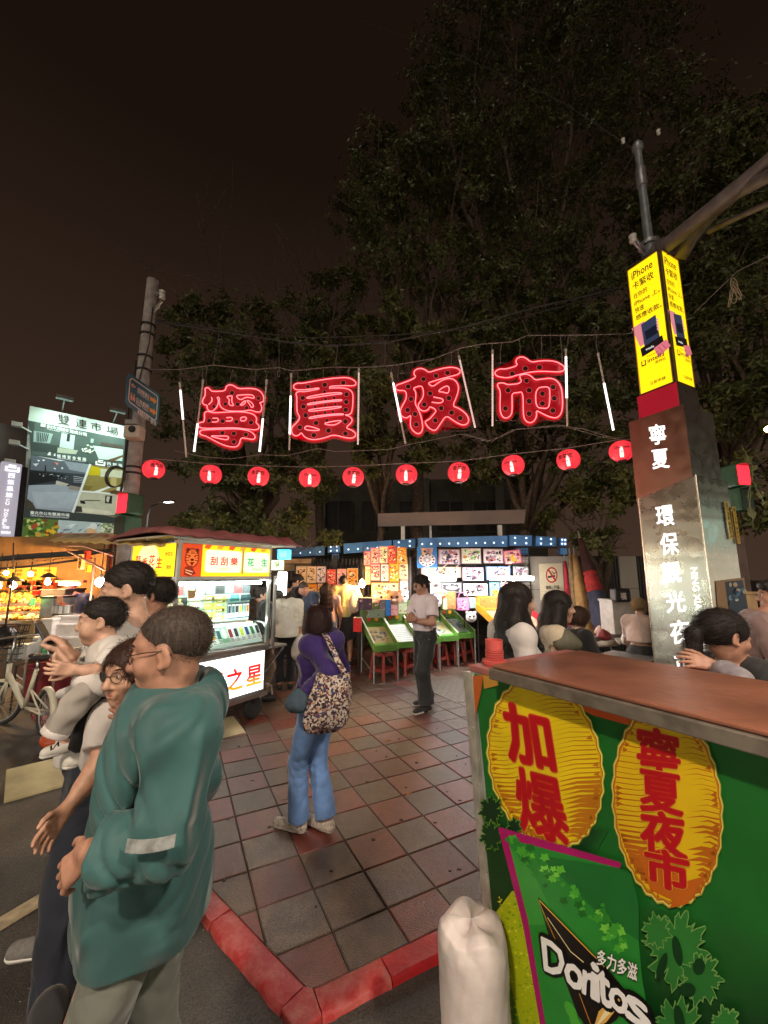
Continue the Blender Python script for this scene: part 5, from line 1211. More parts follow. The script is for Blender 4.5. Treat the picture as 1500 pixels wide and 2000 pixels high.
kbox(-.02,-.005,.08,KW_-.05,1.50,1.68,'price_card',glow('price_card',(.45,.9,.25),.8))
# canopy
mb=MB();nx,ny=18,8;vs=[];fs=[]
for j in range(ny+1):
 for i in range(nx+1):
  a=-.20+(KL+.62)*i/nx;b=-.18+(KW_+.42)*j/ny
  z=2.245+.05*math.sin(math.pi*j/ny)+.018*math.sin(i*1.9)*math.sin(j*1.3)+.012*math.sin(i*3.7+j)
  if j in(0,ny)or i in(0,nx):z-=.07
  vs.append(kp(a,b,z))
for j in range(ny):
 for i in range(nx):q=j*(nx+1)+i;fs.append((q,q+1,q+nx+2,q+nx+1))
mb.add(vs,fs);o=mb.build('canopy',mat('maroon_tarp',(.26,.085,.085),.75,var=.25,scale=6,bump=.3),t,smooth=True)
md=o.modifiers.new('thick','SOLIDIFY');md.thickness=.02
kbox(-.15,KL+.36,-.13,KW_+.18,2.155,2.175,'canopy_board',mat('canopy_under',(.55,.48,.36),.6))
rr_=MB()
for b in(-.12,.4,KW_+.1):rr_.bar(kp(-.14,b,2.145),kp(KL+.34,b,2.145),.018,.018)
rr_.build('canopy_rail',m_ss,t)
# side wing roof, yellow translucent
mb=MB();vs=[];fs=[]
w0,w1=at(95,1056,5.6),at(322,1066,4.2);bd_=at(330,1046,5.2)-at(322,1066,4.2)
for i in range(31):
 p=w0.lerp(w1,i/30)+Vector((0,0,.012*math.sin(i*2.1)));vs+=[p,p+bd_*.9]
fs=[(2*i,2*i+2,2*i+3,2*i+1)for i in range(30)]
mb.add(vs,fs);o=mb.build('wing_roof',mat('wing_sheet',(.60,.42,.16),.45,var=.3,scale=4),t,smooth=True);md=o.modifiers.new('thick','SOLIDIFY');md.thickness=.008
# wheels
for a,b in((.14,.06),(KL-.12,.06),(.14,KW_-.06),(KL-.12,KW_-.06)):
 c=kp(a,b,.15);M_=Matrix.Rotation(math.atan2(fd.y,fd.x),3,'Z')@Matrix.Rotation(R(90),3,'X')
 mb=MB();mb.lathe(c,[(.075,-.035),(.115,-.035),(.135,-.022),(.142,0),(.135,.022),(.115,.035),(.075,.035)],22,M_);w_=mb.build('wheel',m_rub,t,smooth='auto')
 mb=MB();mb.lathe(c,[(.02,-.03),(.074,-.03),(.074,.03),(.02,.03),(.02,-.03)],18,M_);mb.build('rim',m_ss,w_,smooth='auto')
 mb=MB();mb.box(c+Vector((0,0,.10)),(.08,.11,.09),rz=math.atan2(fd.y,fd.x));mb.build('axle_fork',m_dark,w_)
mb=MB();mb.tube([kp(KL+.03,0,.40),kp(KL+.10,-.02,.36),kp(KL+.12,-.02,.25)],.012,6);mb.build('brake_handle',m_ss,t)
# swing-out shelf at the right end
kbox(KL+.03,KL+.42,.05,.5,.80,.83,'side_shelf',m_ss,bevel=.005)
mb=MB();mb.bar(kp(KL+.38,.08,.79),kp(KL+.04,.08,.5),.02,.02);mb.build('shelf_strut',m_ss,t)
mb=MB();mb.bar(kp(KL+.06,-.05,.85),kp(KL+.06,-.05,1.75),.03,.03,up=fd);mb.build('front_upright',m_ss,t)
bl_=thing('bare_bulb','small white bulb at the right end of the lottery cart sign','light bulb',kp(KL+.10,-.03,1.66));MB().ball(kp(KL+.10,-.03,1.68),.03,12,8).build('bulb',glow('cool_bulb',(1.0,.95,.88),420),bl_,smooth=True);MB().cyl(kp(KL+.10,-.03,1.71),kp(KL+.10,-.03,1.78),.014,n=8).build('socket',m_dark,bl_);MB().bar(kp(KL+.10,-.03,1.78),kp(KL,-.03,1.78),.012,.012).build('arm',m_dark,bl_)
# little lit sign boxes by the right end
def litbox(label,px0,py0,px1,py1,Y,face,em,txt=None,tc='#1f8a5a',col=None,cat='sign',name='lit_sign'):
 a=at(px0,py1,Y);b=at(px1,py1,Y);c=at(px0,py0,Y);tt=thing(name,label,cat,a.lerp(b,.5),group=None)
 h_=c.z-a.z;mb=MB();mb.prism([a+Vector((0,.01,0)),b+Vector((0,.01,0)),b+Vector((0,.16,0)),a+Vector((0,.16,0))],(0,0,h_));mb.build('box',glow(face,col,em),tt,bevel=.008)
 if txt:
  S=Sheet(a,b-a,(0,0,h_),.001);S.k=2;S.text_quad(txt,[(.15,.18),(.85,.18),(.85,.85),(.15,.85)],rgb(tc),.02,px=False);S.build('lettering',m_print,tt)
litbox('small cyan lit box sign at the right end of the lottery cart',541,1073,564,1092,6.1,'cyan_face',1.3,'糖','#bff3ff',(.10,.72,.95))
litbox('small pale green lit sign with one green character below the cyan box',529,1094,549,1113,6.0,'pale_face',1.3,'淨','#2f6a3a',(.85,1.0,.6))
litbox('tall blank white light box standing behind the woman in the white blouse',541,1117,555,1163,6.9,'blank_face',7.0,None,'',(1,.98,.92),'light box','light_box')

# ================================================================== GAME STALL
def doodle(S,w,h,base,pal,n,margin=.05,big=1.0):
 S.rect(0,0,w,h,rgb(base));S.rect(w*margin,h*margin,w*(1-2*margin),h*(1-2*margin),rgb(pal[0]))
 for k in range(n):
  x=w*random.uniform(.14,.86);y=h*random.uniform(.12,.88);r=min(w,h)*random.uniform(.03,.13)*big;c=rgb(random.choice(pal));up=(k%4==0)
  q=random.random()
  if q<.45:S.ell(x,y,min(r*random.uniform(.6,1.6),x-.02*w,w*.98-x),r*.8,c,9,rot=random.random()*.3,up=up)
  elif q<.8:S.poly([(min(max(x+r*random.uniform(.5,1.3)*math.cos(a),.05*w),.95*w),min(max(y+r*random.uniform(.5,1.3)*math.sin(a),.05*h),.95*h))for a in(0,1.3,2.5,3.8,5.1)],c,up=up)
  else:S.line([(x,y),(min(max(x+r*random.uniform(-2,2),.06*w),.94*w),min(max(y+r*random.uniform(-1,1),.06*h),.94*h))],r*.25,c,up=up)
STAL=thing('game_stall_rack','dark wire rack of the game stall on which the posters hang','rack',at(860,1230,8.95))
def poster(label,x0,y0,x1,y1,Y,base,pal,n=26,cat='poster',name='game_poster',tilt=0.0,mk=None,thick=.012,group='game posters hung on the stall rack',yaw=0.0):
 a=at(x0,y1,Y);b=at(x1,y1+tilt,Y+yaw);c=at(x0,y0,Y);a.z=at(x0,y1,Y).z
 U=(b-a);w=U.length;U.normalize();Vv=Vector((0,0,1))-U*U.z;Vv.normalize();h=(c.z-a.z)*Vv.z
 tt=thing(name,label,cat,a.lerp(b,.5),group=group);N_=U.cross(Vv)
 mb=MB();mb.prism([a-N_*thick,a-N_*thick+U*w,a-N_*thick+U*w+Vv*h,a-N_*thick+Vv*h],N_*(thick-.001));mb.build('card',m_white if thick<.03 else mat('box_card',(.45,.4,.36),.6),tt)
 S=Sheet(a,U,Vv,.0006);(mk or doodle)(S,w,h,base,pal,n)if mk is None else mk(S,w,h)
 S.build('print',m_print,tt);return tt,S,w,h
WARM=['#e8c9a0','#c98a4a','#a0522a','#e6dcc6','#7a4a3a','#d8b04a','#5a4a5a'];PINK=['#e6a9ad','#d2667a','#b23a5a','#f0d6d0','#8a4a6a','#e0c070','#c0405a'];RED=['#d8443a','#e67a5a','#b0281f','#f0c8a0','#e8a08a'];ORG=['#f09a20','#d8701a','#f5c04a','#8a3a10','#e8e0c0'];MIX=['#d8cfd8','#9a8aa8','#5a4a6a','#c06a70','#e6e0d8','#4a5a8a','#a86a5a','#303040'];GRN=['#cfe0c0','#7aa060','#e0b8a0','#b06a90','#e8e8dc','#d08a40','#5a6a8a']
PO=[('tan doodled poster at the left end of the upper rack',577,1106,597,1150,9.6,'#cdb58c',WARM),('tan poster of round figures beside the black shirted man',599,1106,617,1139,9.6,'#d0a888',WARM),('mauve tan poster right of the two tan posters',618,1106,636,1138,9.6,'#caa59a',MIX),('plain red poster above the long haired woman in pink',638,1112,655,1153,9.6,'#d04a40',RED),('pale pink poster behind the head of the yellow shirted man',658,1111,676,1147,9.6,'#dc9a98',PINK),('yellow poster with a brown ring left of the bare bulb',678,1110,699,1140,9.6,'#e8d2b0',ORG),('bright orange poster beside the crew cut man in navy',599,1141,618,1180,9.6,'#ee8a1c',ORG),('narrow peach poster behind the long haired woman in pink',620,1140,634,1166,9.6,'#d8a48a',WARM),('peach poster just left of and below the bare bulb',684,1142,700,1184,9.6,'#d39a6a',WARM),
 ('pink poster at the top left of the cluster right of the bulb',709,1077,723,1104,8.8,'#d96a72',PINK),('magenta poster with a scalloped top edge',724,1070,740,1101,8.75,'#d85a88',PINK),('cream poster with a small green and red flag',741,1067,757,1100,8.75,'#d8a08a',GRN),('orange red poster next to the cream flag poster',758,1066,773,1100,8.75,'#d8683a',RED),('yellow poster with purple corner at the top right of the cluster',775,1069,794,1100,8.7,'#e89a2a',ORG),('narrow tan poster right beside the bare bulb',713,1106,723,1142,8.8,'#cf9a72',WARM),('salmon poster under the magenta poster',724,1102,742,1134,8.75,'#d8787a',PINK),('blue and silver poster under the flag poster',744,1102,759,1135,8.75,'#a8a0a8',MIX),('solid orange poster in the second row of the cluster',761,1101,779,1136,8.7,'#f08a10',ORG),('peach poster at the right of the second row',780,1101,797,1131,8.7,'#d89a7a',WARM),('wide brown poster above the boxes of toys',725,1138,779,1171,8.7,'#b98a5a',WARM),('narrow grey poster behind the arms crossed man',781,1134,797,1174,8.7,'#9a8a8a',MIX),
 ('grey pink poster next to the blue snack poster',857,1073,899,1102,8.6,'#b58a86',MIX),('poster with green edges in the middle of the top row',902,1071,940,1101,8.6,'#c9b0b8',GRN),('poster with a red swoosh in the top row',945,1072,983,1100,8.6,'#c9a8b0',MIX),('tilted pink poster with a gold figure at the top row end',987,1076,1020,1103,8.55,'#e0487a',PINK),('long brown poster above the left fluorescent tube',823,1107,901,1128,8.65,'#a08078',WARM),('lilac poster in the middle of the second row',904,1108,945,1134,8.6,'#b8a8c0',MIX),('wide blue framed poster above the right fluorescent tube',950,1106,998,1133,8.6,'#3a70b8',MIX),('grey teal poster at the end of the second row',1003,1107,1032,1126,8.6,'#8aa0a0',MIX),('white poster of dark figures in the third row',906,1140,953,1163,8.6,'#d8d0d0',['#d8c8cc','#303038','#6a5a6a','#201c24','#b04a60','#8a7a8a']),('cyan poster with a yellow sun face',957,1137,977,1174,8.6,'#3f8ab8',['#7ab8d0','#3a80b0','#c8e0e0','#2f6a98']),('white and red poster next to the sun poster',979,1138,1003,1163,8.6,'#e0c8c8',['#e8d8d8','#c02a3a','#d86a70','#f0e8e8']),('grey poster with a large silver oval behind the left tube',862,1138,903,1158,8.65,'#5a5a62',['#8a8a90','#d0d0d4','#3a3a42','#b0b0b8']),('poster of a person in a dark top under the left tube',841,1138,861,1170,8.65,'#cbb4a8',['#d2b8a8','#3a2a3a','#5a4450'])]
for(lb,x0,y0,x1,y1,Y,base,pal)in PO:
 tt,S,w,h=poster(lb,x0,y0,x1,y1,Y,base,pal+['#2a2026','#3a2c30','#efe6dc'],85,tilt=(-4 if 'tilted' in lb else 0))
 pr_=tt.children[1]
 if 'sun' in lb or 'person' in lb or 'gold' in lb or 'oval' in lb:
  S2=Sheet(S.O+S.N*.012,S.U,S.V,.0008)
  if 'sun' in lb:S2.ell(w*.55,h*.45,w*.32,w*.32,rgb('#f0d21f'))
  if 'gold' in lb:S2.poly([(w*.3,h*.15),(w*.7,h*.15),(w*.6,h*.5),(w*.5,h*.8),(w*.4,h*.5)],rgb('#e8b82a'))
  if 'oval' in lb:S2.ell(w*.5,h*.5,w*.42,h*.36,rgb('#2c2c32'));S2.ell(w*.5,h*.5,w*.3,h*.24,rgb('#7a7a82'));S2.ell(w*.5,h*.5,w*.12,h*.12,rgb('#d8d8dc'))
  if 'person' in lb:S2.poly([(w*.1,0),(w*.9,0),(w*.8,h*.4),(w*.2,h*.4)],rgb('#33263a'));S2.rect(w*.42,h*.36,w*.16,h*.15,rgb('#c08a70'));S2.ell(w*.5,h*.66,w*.22,h*.2,rgb('#c9937a'));S2.ell(w*.5,h*.82,w*.24,h*.1,rgb('#2a1c18'))
  S2.build('figure_print',m_print,tt)
def snack(S,w,h):
 S.rect(0,0,w,h,rgb('#2f7fd0'));S.poly([(w*.18,h*.95),(w*.82,h*.95),(w*.74,h*.62),(w*.26,h*.62)],rgb('#c8a0a8'));S.ell(w*.5,h*.38,w*.44,h*.34,rgb('#1c1a22'));S.ell(w*.5,h*.38,w*.42,h*.32,rgb('#d8d4dc'))
 for k in range(11):a=k*.571;S.ell(w*(.5+.33*math.cos(a)),h*(.38+.25*math.sin(a)),w*.055,h*.04,rgb('#2a2630'),8);
 for k in range(14):a=k*.449;S.line([(w*(.5+.1*math.cos(a)),h*(.38+.08*math.sin(a))),(w*(.5+.2*math.cos(a)),h*(.38+.15*math.sin(a)))],.012,rgb('#6a6470'),up=False)
 for k in range(8):S.ell(w*random.uniform(.3,.7),h*random.uniform(.64,.92),w*.07,h*.05,rgb(random.choice(['#e8c04a','#7a5a5a','#b08a90','#3a3036'])),8)
poster('blue poster with a round white dotted emblem in the top row',815,1068,854,1109,8.55,None,None,mk=snack)
# rack wires and dark backing mesh
rk=MB()
for(xa,ya,xb,yb,Y)in[(815,1103,1035,1105,8.7),(815,1136,1035,1136,8.7),(706,1104,800,1101,8.85),(706,1136,800,1136,8.85),(575,1104,702,1104,9.7),(575,1140,702,1141,9.7),(820,1069,1035,1069,8.7),(820,1190,1035,1190,8.7)]:rk.tube([at(xa,ya,Y),at(xb,yb,Y)],.010,6)
for x in(710,742,776,798,818,856,902,946,984,1032):rk.bar(at(x,1068,8.8),Vector((at(x,1068,8.8).x,8.8,0)),.025,.025)
for x in(577,637,700):rk.bar(at(x,1104,9.72),Vector((at(x,1104,9.72).x,9.72,0)),.025,.025)
rk.build('rack_frame',m_dark,STAL)
mg=MB()
for i in range(42):x=818+i*5.2;mg.tube([at(x,1070,8.78),at(x,1190,8.78)],.003,4)
for j in range(22):y=1070+j*5.6;mg.tube([at(818,y,8.785),at(1034,y,8.785)],.003,4)
stuff(mg.build('wire_mesh',m_dark,STAL))
# pinball boards on the sloping stand, red stools below
sd=Vector((math.cos(R(41)),math.sin(R(41)),0));sw_=Vector((math.cos(R(24)),math.sin(R(24)),0));sbk=Vector((-.30,.954,0));F0=Vector((-.17,6.9,0))
m_grn=mat('board_green',(.085,.22,.035),.45,var=.2,scale=6);m_grnd=mat('board_side',(.15,.30,.05),.45,var=.2)
BL=['with a tan picture, at the left end of the row','with a white sheet of writing, behind the arms-crossed man','hidden mostly by the arms-crossed man','with a blue and yellow picture, right of the arms-crossed man','with a pale blue picture, at the right end of the row','small one behind the orange tray']
def inc(j,i,z,w=.46):return F0+sd*(i*.54+j)
for i in range(5):
 t=thing('pinball_board','green wooden pinball board '+BL[i],'game board',F0+sd*(i*.54+.23),group='green pinball boards of the game stall')
 z0,z1,Lg,wd=.50,.82,.85,.46
 q=lambda a,b,dz=0.0:F0+sd*(i*.54)+sw_*a+sbk*b+Vector((0,0,z0+(z1-z0)*b/Lg+dz))
 mb=MB();mb.prism([q(0,0),q(wd,0),q(wd,Lg),q(0,Lg)],(0,0,.03));mb.build('bed',m_grn,t)
 for a in(0,wd-.02):
  mb=MB();mb.prism([q(a,0,.03),q(a+.02,0,.03),q(a+.02,Lg,.03),q(a,Lg,.03)],(0,0,.11));mb.build('side_rail',m_grnd,t)
  mb=MB();mb.prism([q(a-.002,-.002,.141),q(a+.022,-.002,.141),q(a+.022,Lg,.141),q(a-.002,Lg,.141)],(0,0,.008));mb.build('white_edge',m_white,t)
 mb=MB();mb.prism([q(.02,0,.03),q(wd-.02,0,.03),q(wd-.02,.02,.03),q(.02,.02,.03)],(0,0,.07));mb.build('front_rail',m_grn,t)
 S=Sheet(q(.03,.03,.034),sw_,(sbk*Lg+Vector((0,0,z1-z0))).normalized(),.0008);w,h=wd-.06,Lg-.1
 S.rect(0,0,w,h,rgb(['#b9a878','#dfe6e4','#c8d0b0','#cfd8b0','#b8d0d0'][i]))
 S.rect(0,0,w,h*.22,rgb(['#6fa84a','#dfe6e4','#7fb85a','#4fae3f','#58a84a'][i]))
 if i==1:
  for k in range(9):S.text('彈珠台玩法說明',.03,h*(.82-k*.09),.045,rgb('#3a4a52'),.01)
 else:
  for k in range(22):S.ell(w*random.uniform(.12,.88),h*random.uniform(.3,.9),.045,.03,rgb(random.choice([['#8a7a5a','#6a6a7a','#c9b88a'],['#111'],['#888888','#6a7a5a'],['#3f6fb0','#d8b02a','#8a9aa8','#e0d8a0'],['#6a8ac0','#e0c060','#8aa0a8']][i if i!=1 else 2])),8,rot=random.random())
 S.build('play_field',m_printg,t)
 mb=MB();mb.prism([q(0,Lg,0),q(wd,Lg,0),q(wd,Lg+.03,0),q(0,Lg+.03,0)],(0,0,.42));mb.build('back_board',m_grn,t)
 S=Sheet(q(0,Lg-.002,.03),sw_,(0,0,1),.0008);S.rect(.02,.02,wd-.04,.36,rgb('#5a6a3a'))
 for k in range(12):S.ell(random.uniform(.06,wd-.06),random.uniform(.17,.34),.05,.03,rgb(random.choice(['#8a3a34','#6a7a50','#c9c0a0','#7a2a2a','#3a4a2a'])),8)
 S.ell(.15,.10,.035,.035,rgb('#d82a24'));S.ell(.30,.10,.04,.04,rgb('#e8a01f'));S.build('back_print',m_printg,t)
 mb=MB();[mb.bar(q(a,b),Vector((q(a,b).x,q(a,b).y,0)),.02,.02)for a in(.01,wd-.01)for b in(.02,Lg)];mb.bar(q(.01,.02,-.35),q(.01,Lg,-.55),.015,.015);mb.build('stand',m_galv,t)
m_stool=mat('red_plastic',(.26,.035,.025),.35,var=.15,scale=5)
def stool():
 t=thing('plastic_stool','x','stool');h=.45
 def lv(hw,z):return[Vector((x*hw,y*hw,z))for x,y in((-1,-1),(1,-1),(1,1),(-1,1))]
 mb=MB();mb.box((0,0,h-.012),(.27,.27,.024));mb.box((0,0,h-.045),(.275,.275,.04));mb.build('seat',m_stool,t,bevel=.01)
 for(x,y)in((-1,-1),(1,-1),(1,1),(-1,1)):
  mb=MB();a=Vector((x*.125,y*.125,h-.05));b=Vector((x*.165,y*.165,0));mb.bar(a,b,.05,.05,up=(x,-y,0));mb.build('leg',m_stool,t,bevel=.008)
 for(x,y,dx,dy)in((0,-1,1,0),(0,1,1,0),(-1,0,0,1),(1,0,0,1)):
  mb=MB();hw=.15;mb.bar(Vector((x*hw-dx*hw,y*hw-dy*hw,.16)),Vector((x*hw+dx*hw,y*hw+dy*hw,.16)),.02,.05);mb.build('stretcher',m_stool,t)
 return t
st0=stool();first=[True]
def put_stool(p,rz,label,group='red plastic stools'):
 o=st0 if first[0]else copy_tree(st0);first[0]=False
 o.location=p;o.rotation_euler=(0,0,rz);o['label']=label;o['group']=group;return o
for i,(a,b,lb)in enumerate([(.20,-.02,'red plastic stool under the leftmost pinball board'),(.75,-.02,'red plastic stool just left of the legs of the arms-crossed man'),(1.12,.02,'red plastic stool half hidden behind the arms-crossed man'),(1.62,.04,'red plastic stool right of the arms-crossed man'),(2.12,.04,'red plastic stool at the right end under the boards'),(2.5,.12,'dark red plastic stool behind the red jar on the cart')]):put_stool(F0+sd*a+sbk*b+Vector((0,.25,0)),R(42)+random.uniform(-.15,.15),lb)
# shelf with boxes and toys above the boards
t=thing('toy_shelf','narrow shelf of the game stall carrying boxed toys','shelf',F0+sd*1.3+sbk*1.0)
mb=MB();q=lambda a,b,z:F0+sd*a+sbk*b+Vector((0,0,z));mb.prism([q(0,.92,1.25),q(2.9,.92,1.25),q(2.9,1.25,1.25),q(0,1.25,1.25)],(0,0,.03));mb.build('board',m_dark,t)
for a in(.05,1.4,2.85):MB().bar(q(a,1.2,1.25),q(a,1.2,0),.03,.03).build('upright',m_dark,t)
def boxitem(label,x0,y0,x1,y1,Y,base,pal,dep=.12,n=16,name='toy_box',cat='toy box'):
 return poster(label,x0,y0,x1,y1,Y,base,pal,n,cat=cat,name=name,thick=dep,group='toys on the game stall shelf')
boxitem('dark purple toy box with pink print at the left end of the shelf',700,1168,727,1191,7.7,'#4a3a4a',['#4a3448','#a85a78','#2a2430','#d8a0a8','#6a4a68'])
boxitem('long grey green toy box beneath the purple one',703,1191,752,1207,7.75,'#6a7a6a',['#7a8a7a','#4a5a4a','#b8c0b0','#3a4a40'])
boxitem('grey box with white dots beside the blue box',742,1171,752,1192,7.85,'#6a6068',['#7a7078','#4a444c','#b0a8b0'])
boxitem('tall bright blue toy box',753,1171,763,1203,7.9,'#1f6fc8',['#2f80d8','#1a4f9a','#d84a3a','#5aa8e8'])
boxitem('pink and white toy box next to the blue one',764,1182,777,1202,7.95,'#e0909a',PINK)
boxitem('green toy box behind the folded hands of the man',778,1178,795,1199,8.0,'#b8c890',GRN)
boxitem('stack of red, purple and yellow striped boxes left of the boards',690,1207,706,1234,7.4,'#d02a2a',['#d02a2a','#6a3ab0','#e8b020'],.2,3)
boxitem('brown wooden toy box under the silver oval poster',874,1155,891,1190,8.2,'#7a5230',['#8a6238','#5a3a1c','#a87a4a'])
boxitem('cream narrow toy box beside the brown one',866,1156,873,1190,8.2,'#d8c890',['#e0d0a0','#c0a860'])
boxitem('pink purple toy handbag with a loop handle',893,1168,916,1192,8.25,'#c8609a',['#d878a8','#8a3a9a','#e8b0c8','#a02a3a'])
boxitem('pale cyan pouch hanging under the white poster',917,1167,955,1188,8.3,'#8ac0c8',['#a8d8dc','#6aa0b0','#d8ecec'])
mb=MB();p=at(904,1166,8.3);mb.tube([p+Vector((.09*math.cos(a),0,.09*math.sin(a)))for a in[i*math.pi/10 for i in range(11)]],.012,6);tag(mb.build('bag_loop',mat('loop_pink',(.6,.2,.4),.5)),'pink loop handle above the toy handbag','handle')
def plush(label,px,py,Y,r,c,ears=True,spots=None):
 p=at(px,py,Y);tt=thing('plush_toy',label,'plush toy',p-Vector((0,0,r)),group='toys on the game stall shelf');m_=mat('plush_'+label[:14].replace(' ','_'),c,.95,var=.2,scale=20,sheen=.4)
 mb=MB();mb.ball(p,r,18,12,(1,.8,.95));mb.build('body',m_,tt,smooth=True)
 mb=MB();[mb.ball(p+Vector((s*r*.35,-r*.72,r*.15)),r*.17,10,8)for s in(-1,1)];mb.build('eye',mat('plush_eye',(.02,.02,.02),.2),tt,smooth=True)
 if ears:mb=MB();[mb.ball(p+Vector((s*r*.7,0,r*.75)),r*.3,10,8)for s in(-1,1)];mb.build('ear',m_,tt,smooth=True)
 mb=MB();mb.ball(p+Vector((0,-r*.75,-r*.2)),r*.22,10,8,(1.3,.6,.8));mb.build('muzzle',m_white,tt,smooth=True)
plush('big brown and white plush head among the toys',770,1168,8.1,.16,(.34,.15,.07));plush('white plush head next to the brown plush',786,1166,8.2,.13,(.6,.57,.54));plush('small pink plush between purple and grey boxes',733,1180,7.9,.09,(.7,.3,.32));plush('orange plush flower head beside the left tube',863,1160,8.2,.10,(.8,.25,.04),False);plush('white spotted plush beneath the left tube',851,1174,8.15,.13,(.62,.6,.62));plush('grey plush beside the orange tray',920,1205,8.1,.11,(.45,.42,.45))
# orange tray game and red tray game
for(lb,x,Y,c,px_)in(('orange tilted tray game with an open box at its head',0,7.75,(.78,.30,.015),930),('red tilted tray game behind the long haired woman',1,7.9,(.42,.012,.03),972)):
 t=thing('tray_game',lb,'game board',at(px_+10,1260,Y));m_=mat('tray_%d'%x,c,.4,var=.1)
 A_=at(px_,1192,Y+.45);B_=A_+Vector((.55,.1,0));dn=Vector((.28,-.72,-.36));mb=MB();mb.prism([A_,A_+dn,B_+dn,B_],(0,0,.02));mb.build('bed',mat('tray_bed',(.5,.3,.2),.5),t)
 for q_ in(A_,B_):mb=MB();mb.prism([q_,q_+dn,q_+dn+Vector((.02,0,0)),q_+Vector((.02,0,0))],(0,0,.15));mb.build('side_rail',m_,t)
 mb=MB();mb.prism([A_+dn,A_+dn+Vector((0,-.02,0)),B_+dn+Vector((0,-.02,0)),B_+dn],(0,0,.12));mb.build('front_rail',m_,t)
 mb=MB();mb.box(A_+Vector((.28,.10,.14)),(.5,.22,.26));mb.build('head_box',m_,t)
 S=Sheet(A_+Vector((.05,-.012,.04)),Vector((1,0,0)),(0,0,1),.0008);doodle(S,.46,.22,'#c98a3a',['#b06a2a','#7a4a1a','#e8d0a0','#d8a04a'],14);S.build('head_print',m_print,t)
 mb=MB();[mb.bar(q_+dn*f_,Vector(((q_+dn*f_).x,(q_+dn*f_).y,0)),.02,.02)for q_ in(A_,B_)for f_ in(.05,.95)];mb.build('stand',m_dark,t)
# fluorescent tubes and the bare bulb
for(lb,x0,x1,y,Y)in(('white fluorescent tube lamp behind the arms-crossed man',824,890,1132,7.9),('white fluorescent tube lamp beside the long haired woman',957,1041,1131,7.6)):
 t=thing('tube_lamp',lb,'lamp',at((x0+x1)/2,y,Y),group='fluorescent lamps of the game stall');A_=at(x0,y,Y);B_=at(x1,y,Y)
 MB().cyl(A_,B_,.022,n=12).build('tube',m_tubew2,t);mb=MB();mb.bar(A_+Vector((-.03,.03,.045)),B_+Vector((.03,.03,.045)),.07,.04);mb.build('batten',m_white,t)
 mb=MB();mb.bar(A_.lerp(B_,.25)+Vector((0,.03,.06)),A_.lerp(B_,.25)+Vector((.5,.8,.35)),.015,.015);mb.bar(A_.lerp(B_,.7)+Vector((0,.03,.06)),A_.lerp(B_,.7)+Vector((.45,.8,.34)),.015,.015);mb.build('bracket',m_white,t)
t=thing('bare_bulb','glowing bare warm bulb hanging left of the pinball boards','light bulb',at(707,1150,8.0));p=at(707,1140,8.0)
MB().lathe(p,[(.002,-.075),(.035,-.065),(.055,-.03),(.055,0),(.035,.05),(.022,.085)],16).build('bulb',m_bulb,t,smooth=True)
MB().cyl(p+Vector((0,0,.086)),p+Vector((0,0,.15)),.022,n=10).build('socket',m_dark,t);mb=MB();mb.tube([p+Vector((0,0,.15)),p+Vector((0,0,.26)),p+Vector((.3,.5,.28))],.008,5);mb.build('flex',m_dark,t)
# plywood panel with opening left of the posters
t=thing('plywood_panel','plywood boarding left of the posters behind the crowd','panel',at(565,1230,9.9));m_=m_wood
a,b=at(548,1104,9.9),at(610,1090,9.9)
for(x0,y0,x1,y1)in((549,1091,608,1101),(549,1102,608,1115),(549,1116,561,1250),(577,1116,608,1250)):
 A_=at(x0,y1,9.9);B_=at(x1,y0,9.9);mb=MB();mb.box(((A_.x+B_.x)/2,9.92,(A_.z+B_.z)/2),(B_.x-A_.x-.006,.04,B_.z-A_.z-.006));mb.build('board',m_,t)
# ---- blue steel gate beam with bolts
m_blue=mat('beam_blue',(.085,.26,.60),.42,.2,var=.2,scale=3);m_bolt=glow('bolt_light',(.75,.88,1.0),1.6,base=(.8,.85,.9))
t=thing('park_beam','long blue steel beam with rows of white studs above the game stall','beam',at(820,1100,9.4))
segs=[((540,1073,1090,11.3),(634,1066,1084,10.5)),((640,1065,1080,10.4),(664,1063,1079,10.25)),((671,1062,1081,10.2),(765,1055,1076,9.7)),((768,1055,1076,9.7),(811,1052,1069,9.45)),((816,1051,1070,9.4),(991,1046,1068,9.0)),((995,1045,1066,8.98),(1039,1046,1066,8.95)),((1047,1047,1066,8.95),(1086,1049,1067,8.95)),((1095,1050,1066,8.95),(1107,1051,1066,8.95))]
bl_=MB()
for k,((xa,ta,ba,Ya),(xb,tb_,bb_,Yb))in enumerate(segs):
 mb=MB();mb.prism([at(xa,ba,Ya),at(xb,bb_,Yb),at(xb,tb_,Yb),at(xa,ta,Ya)][::-1],(0,.18,0));mb.build('beam_segment',m_blue,t)
 n=max(2,int((xb-xa)/16))
 for i in range(n):
  f_=(i+.5)/n;Y=Ya+(Yb-Ya)*f_;xx=xa+(xb-xa)*f_
  for g_ in((.62,)if n>3 else(.25,.75)):yy=(ta+(tb_-ta)*f_)*(1-g_)+(ba+(bb_-ba)*f_)*g_;bl_.ball(at(xx,yy,Y-.01),.022,8,6)
stuff(bl_.build('studs',m_bolt,t,smooth=True))
mb=MB();mb.prism([at(540,1092,11.3),at(700,1083,10.1),at(815,1073,9.45),at(1108,1070,8.97),at(1108,1068,8.97),at(815,1070.5,9.45),at(700,1080.5,10.1),at(540,1090,11.3)],(0,.2,0));mb.build('bottom_flange',m_dark,t)
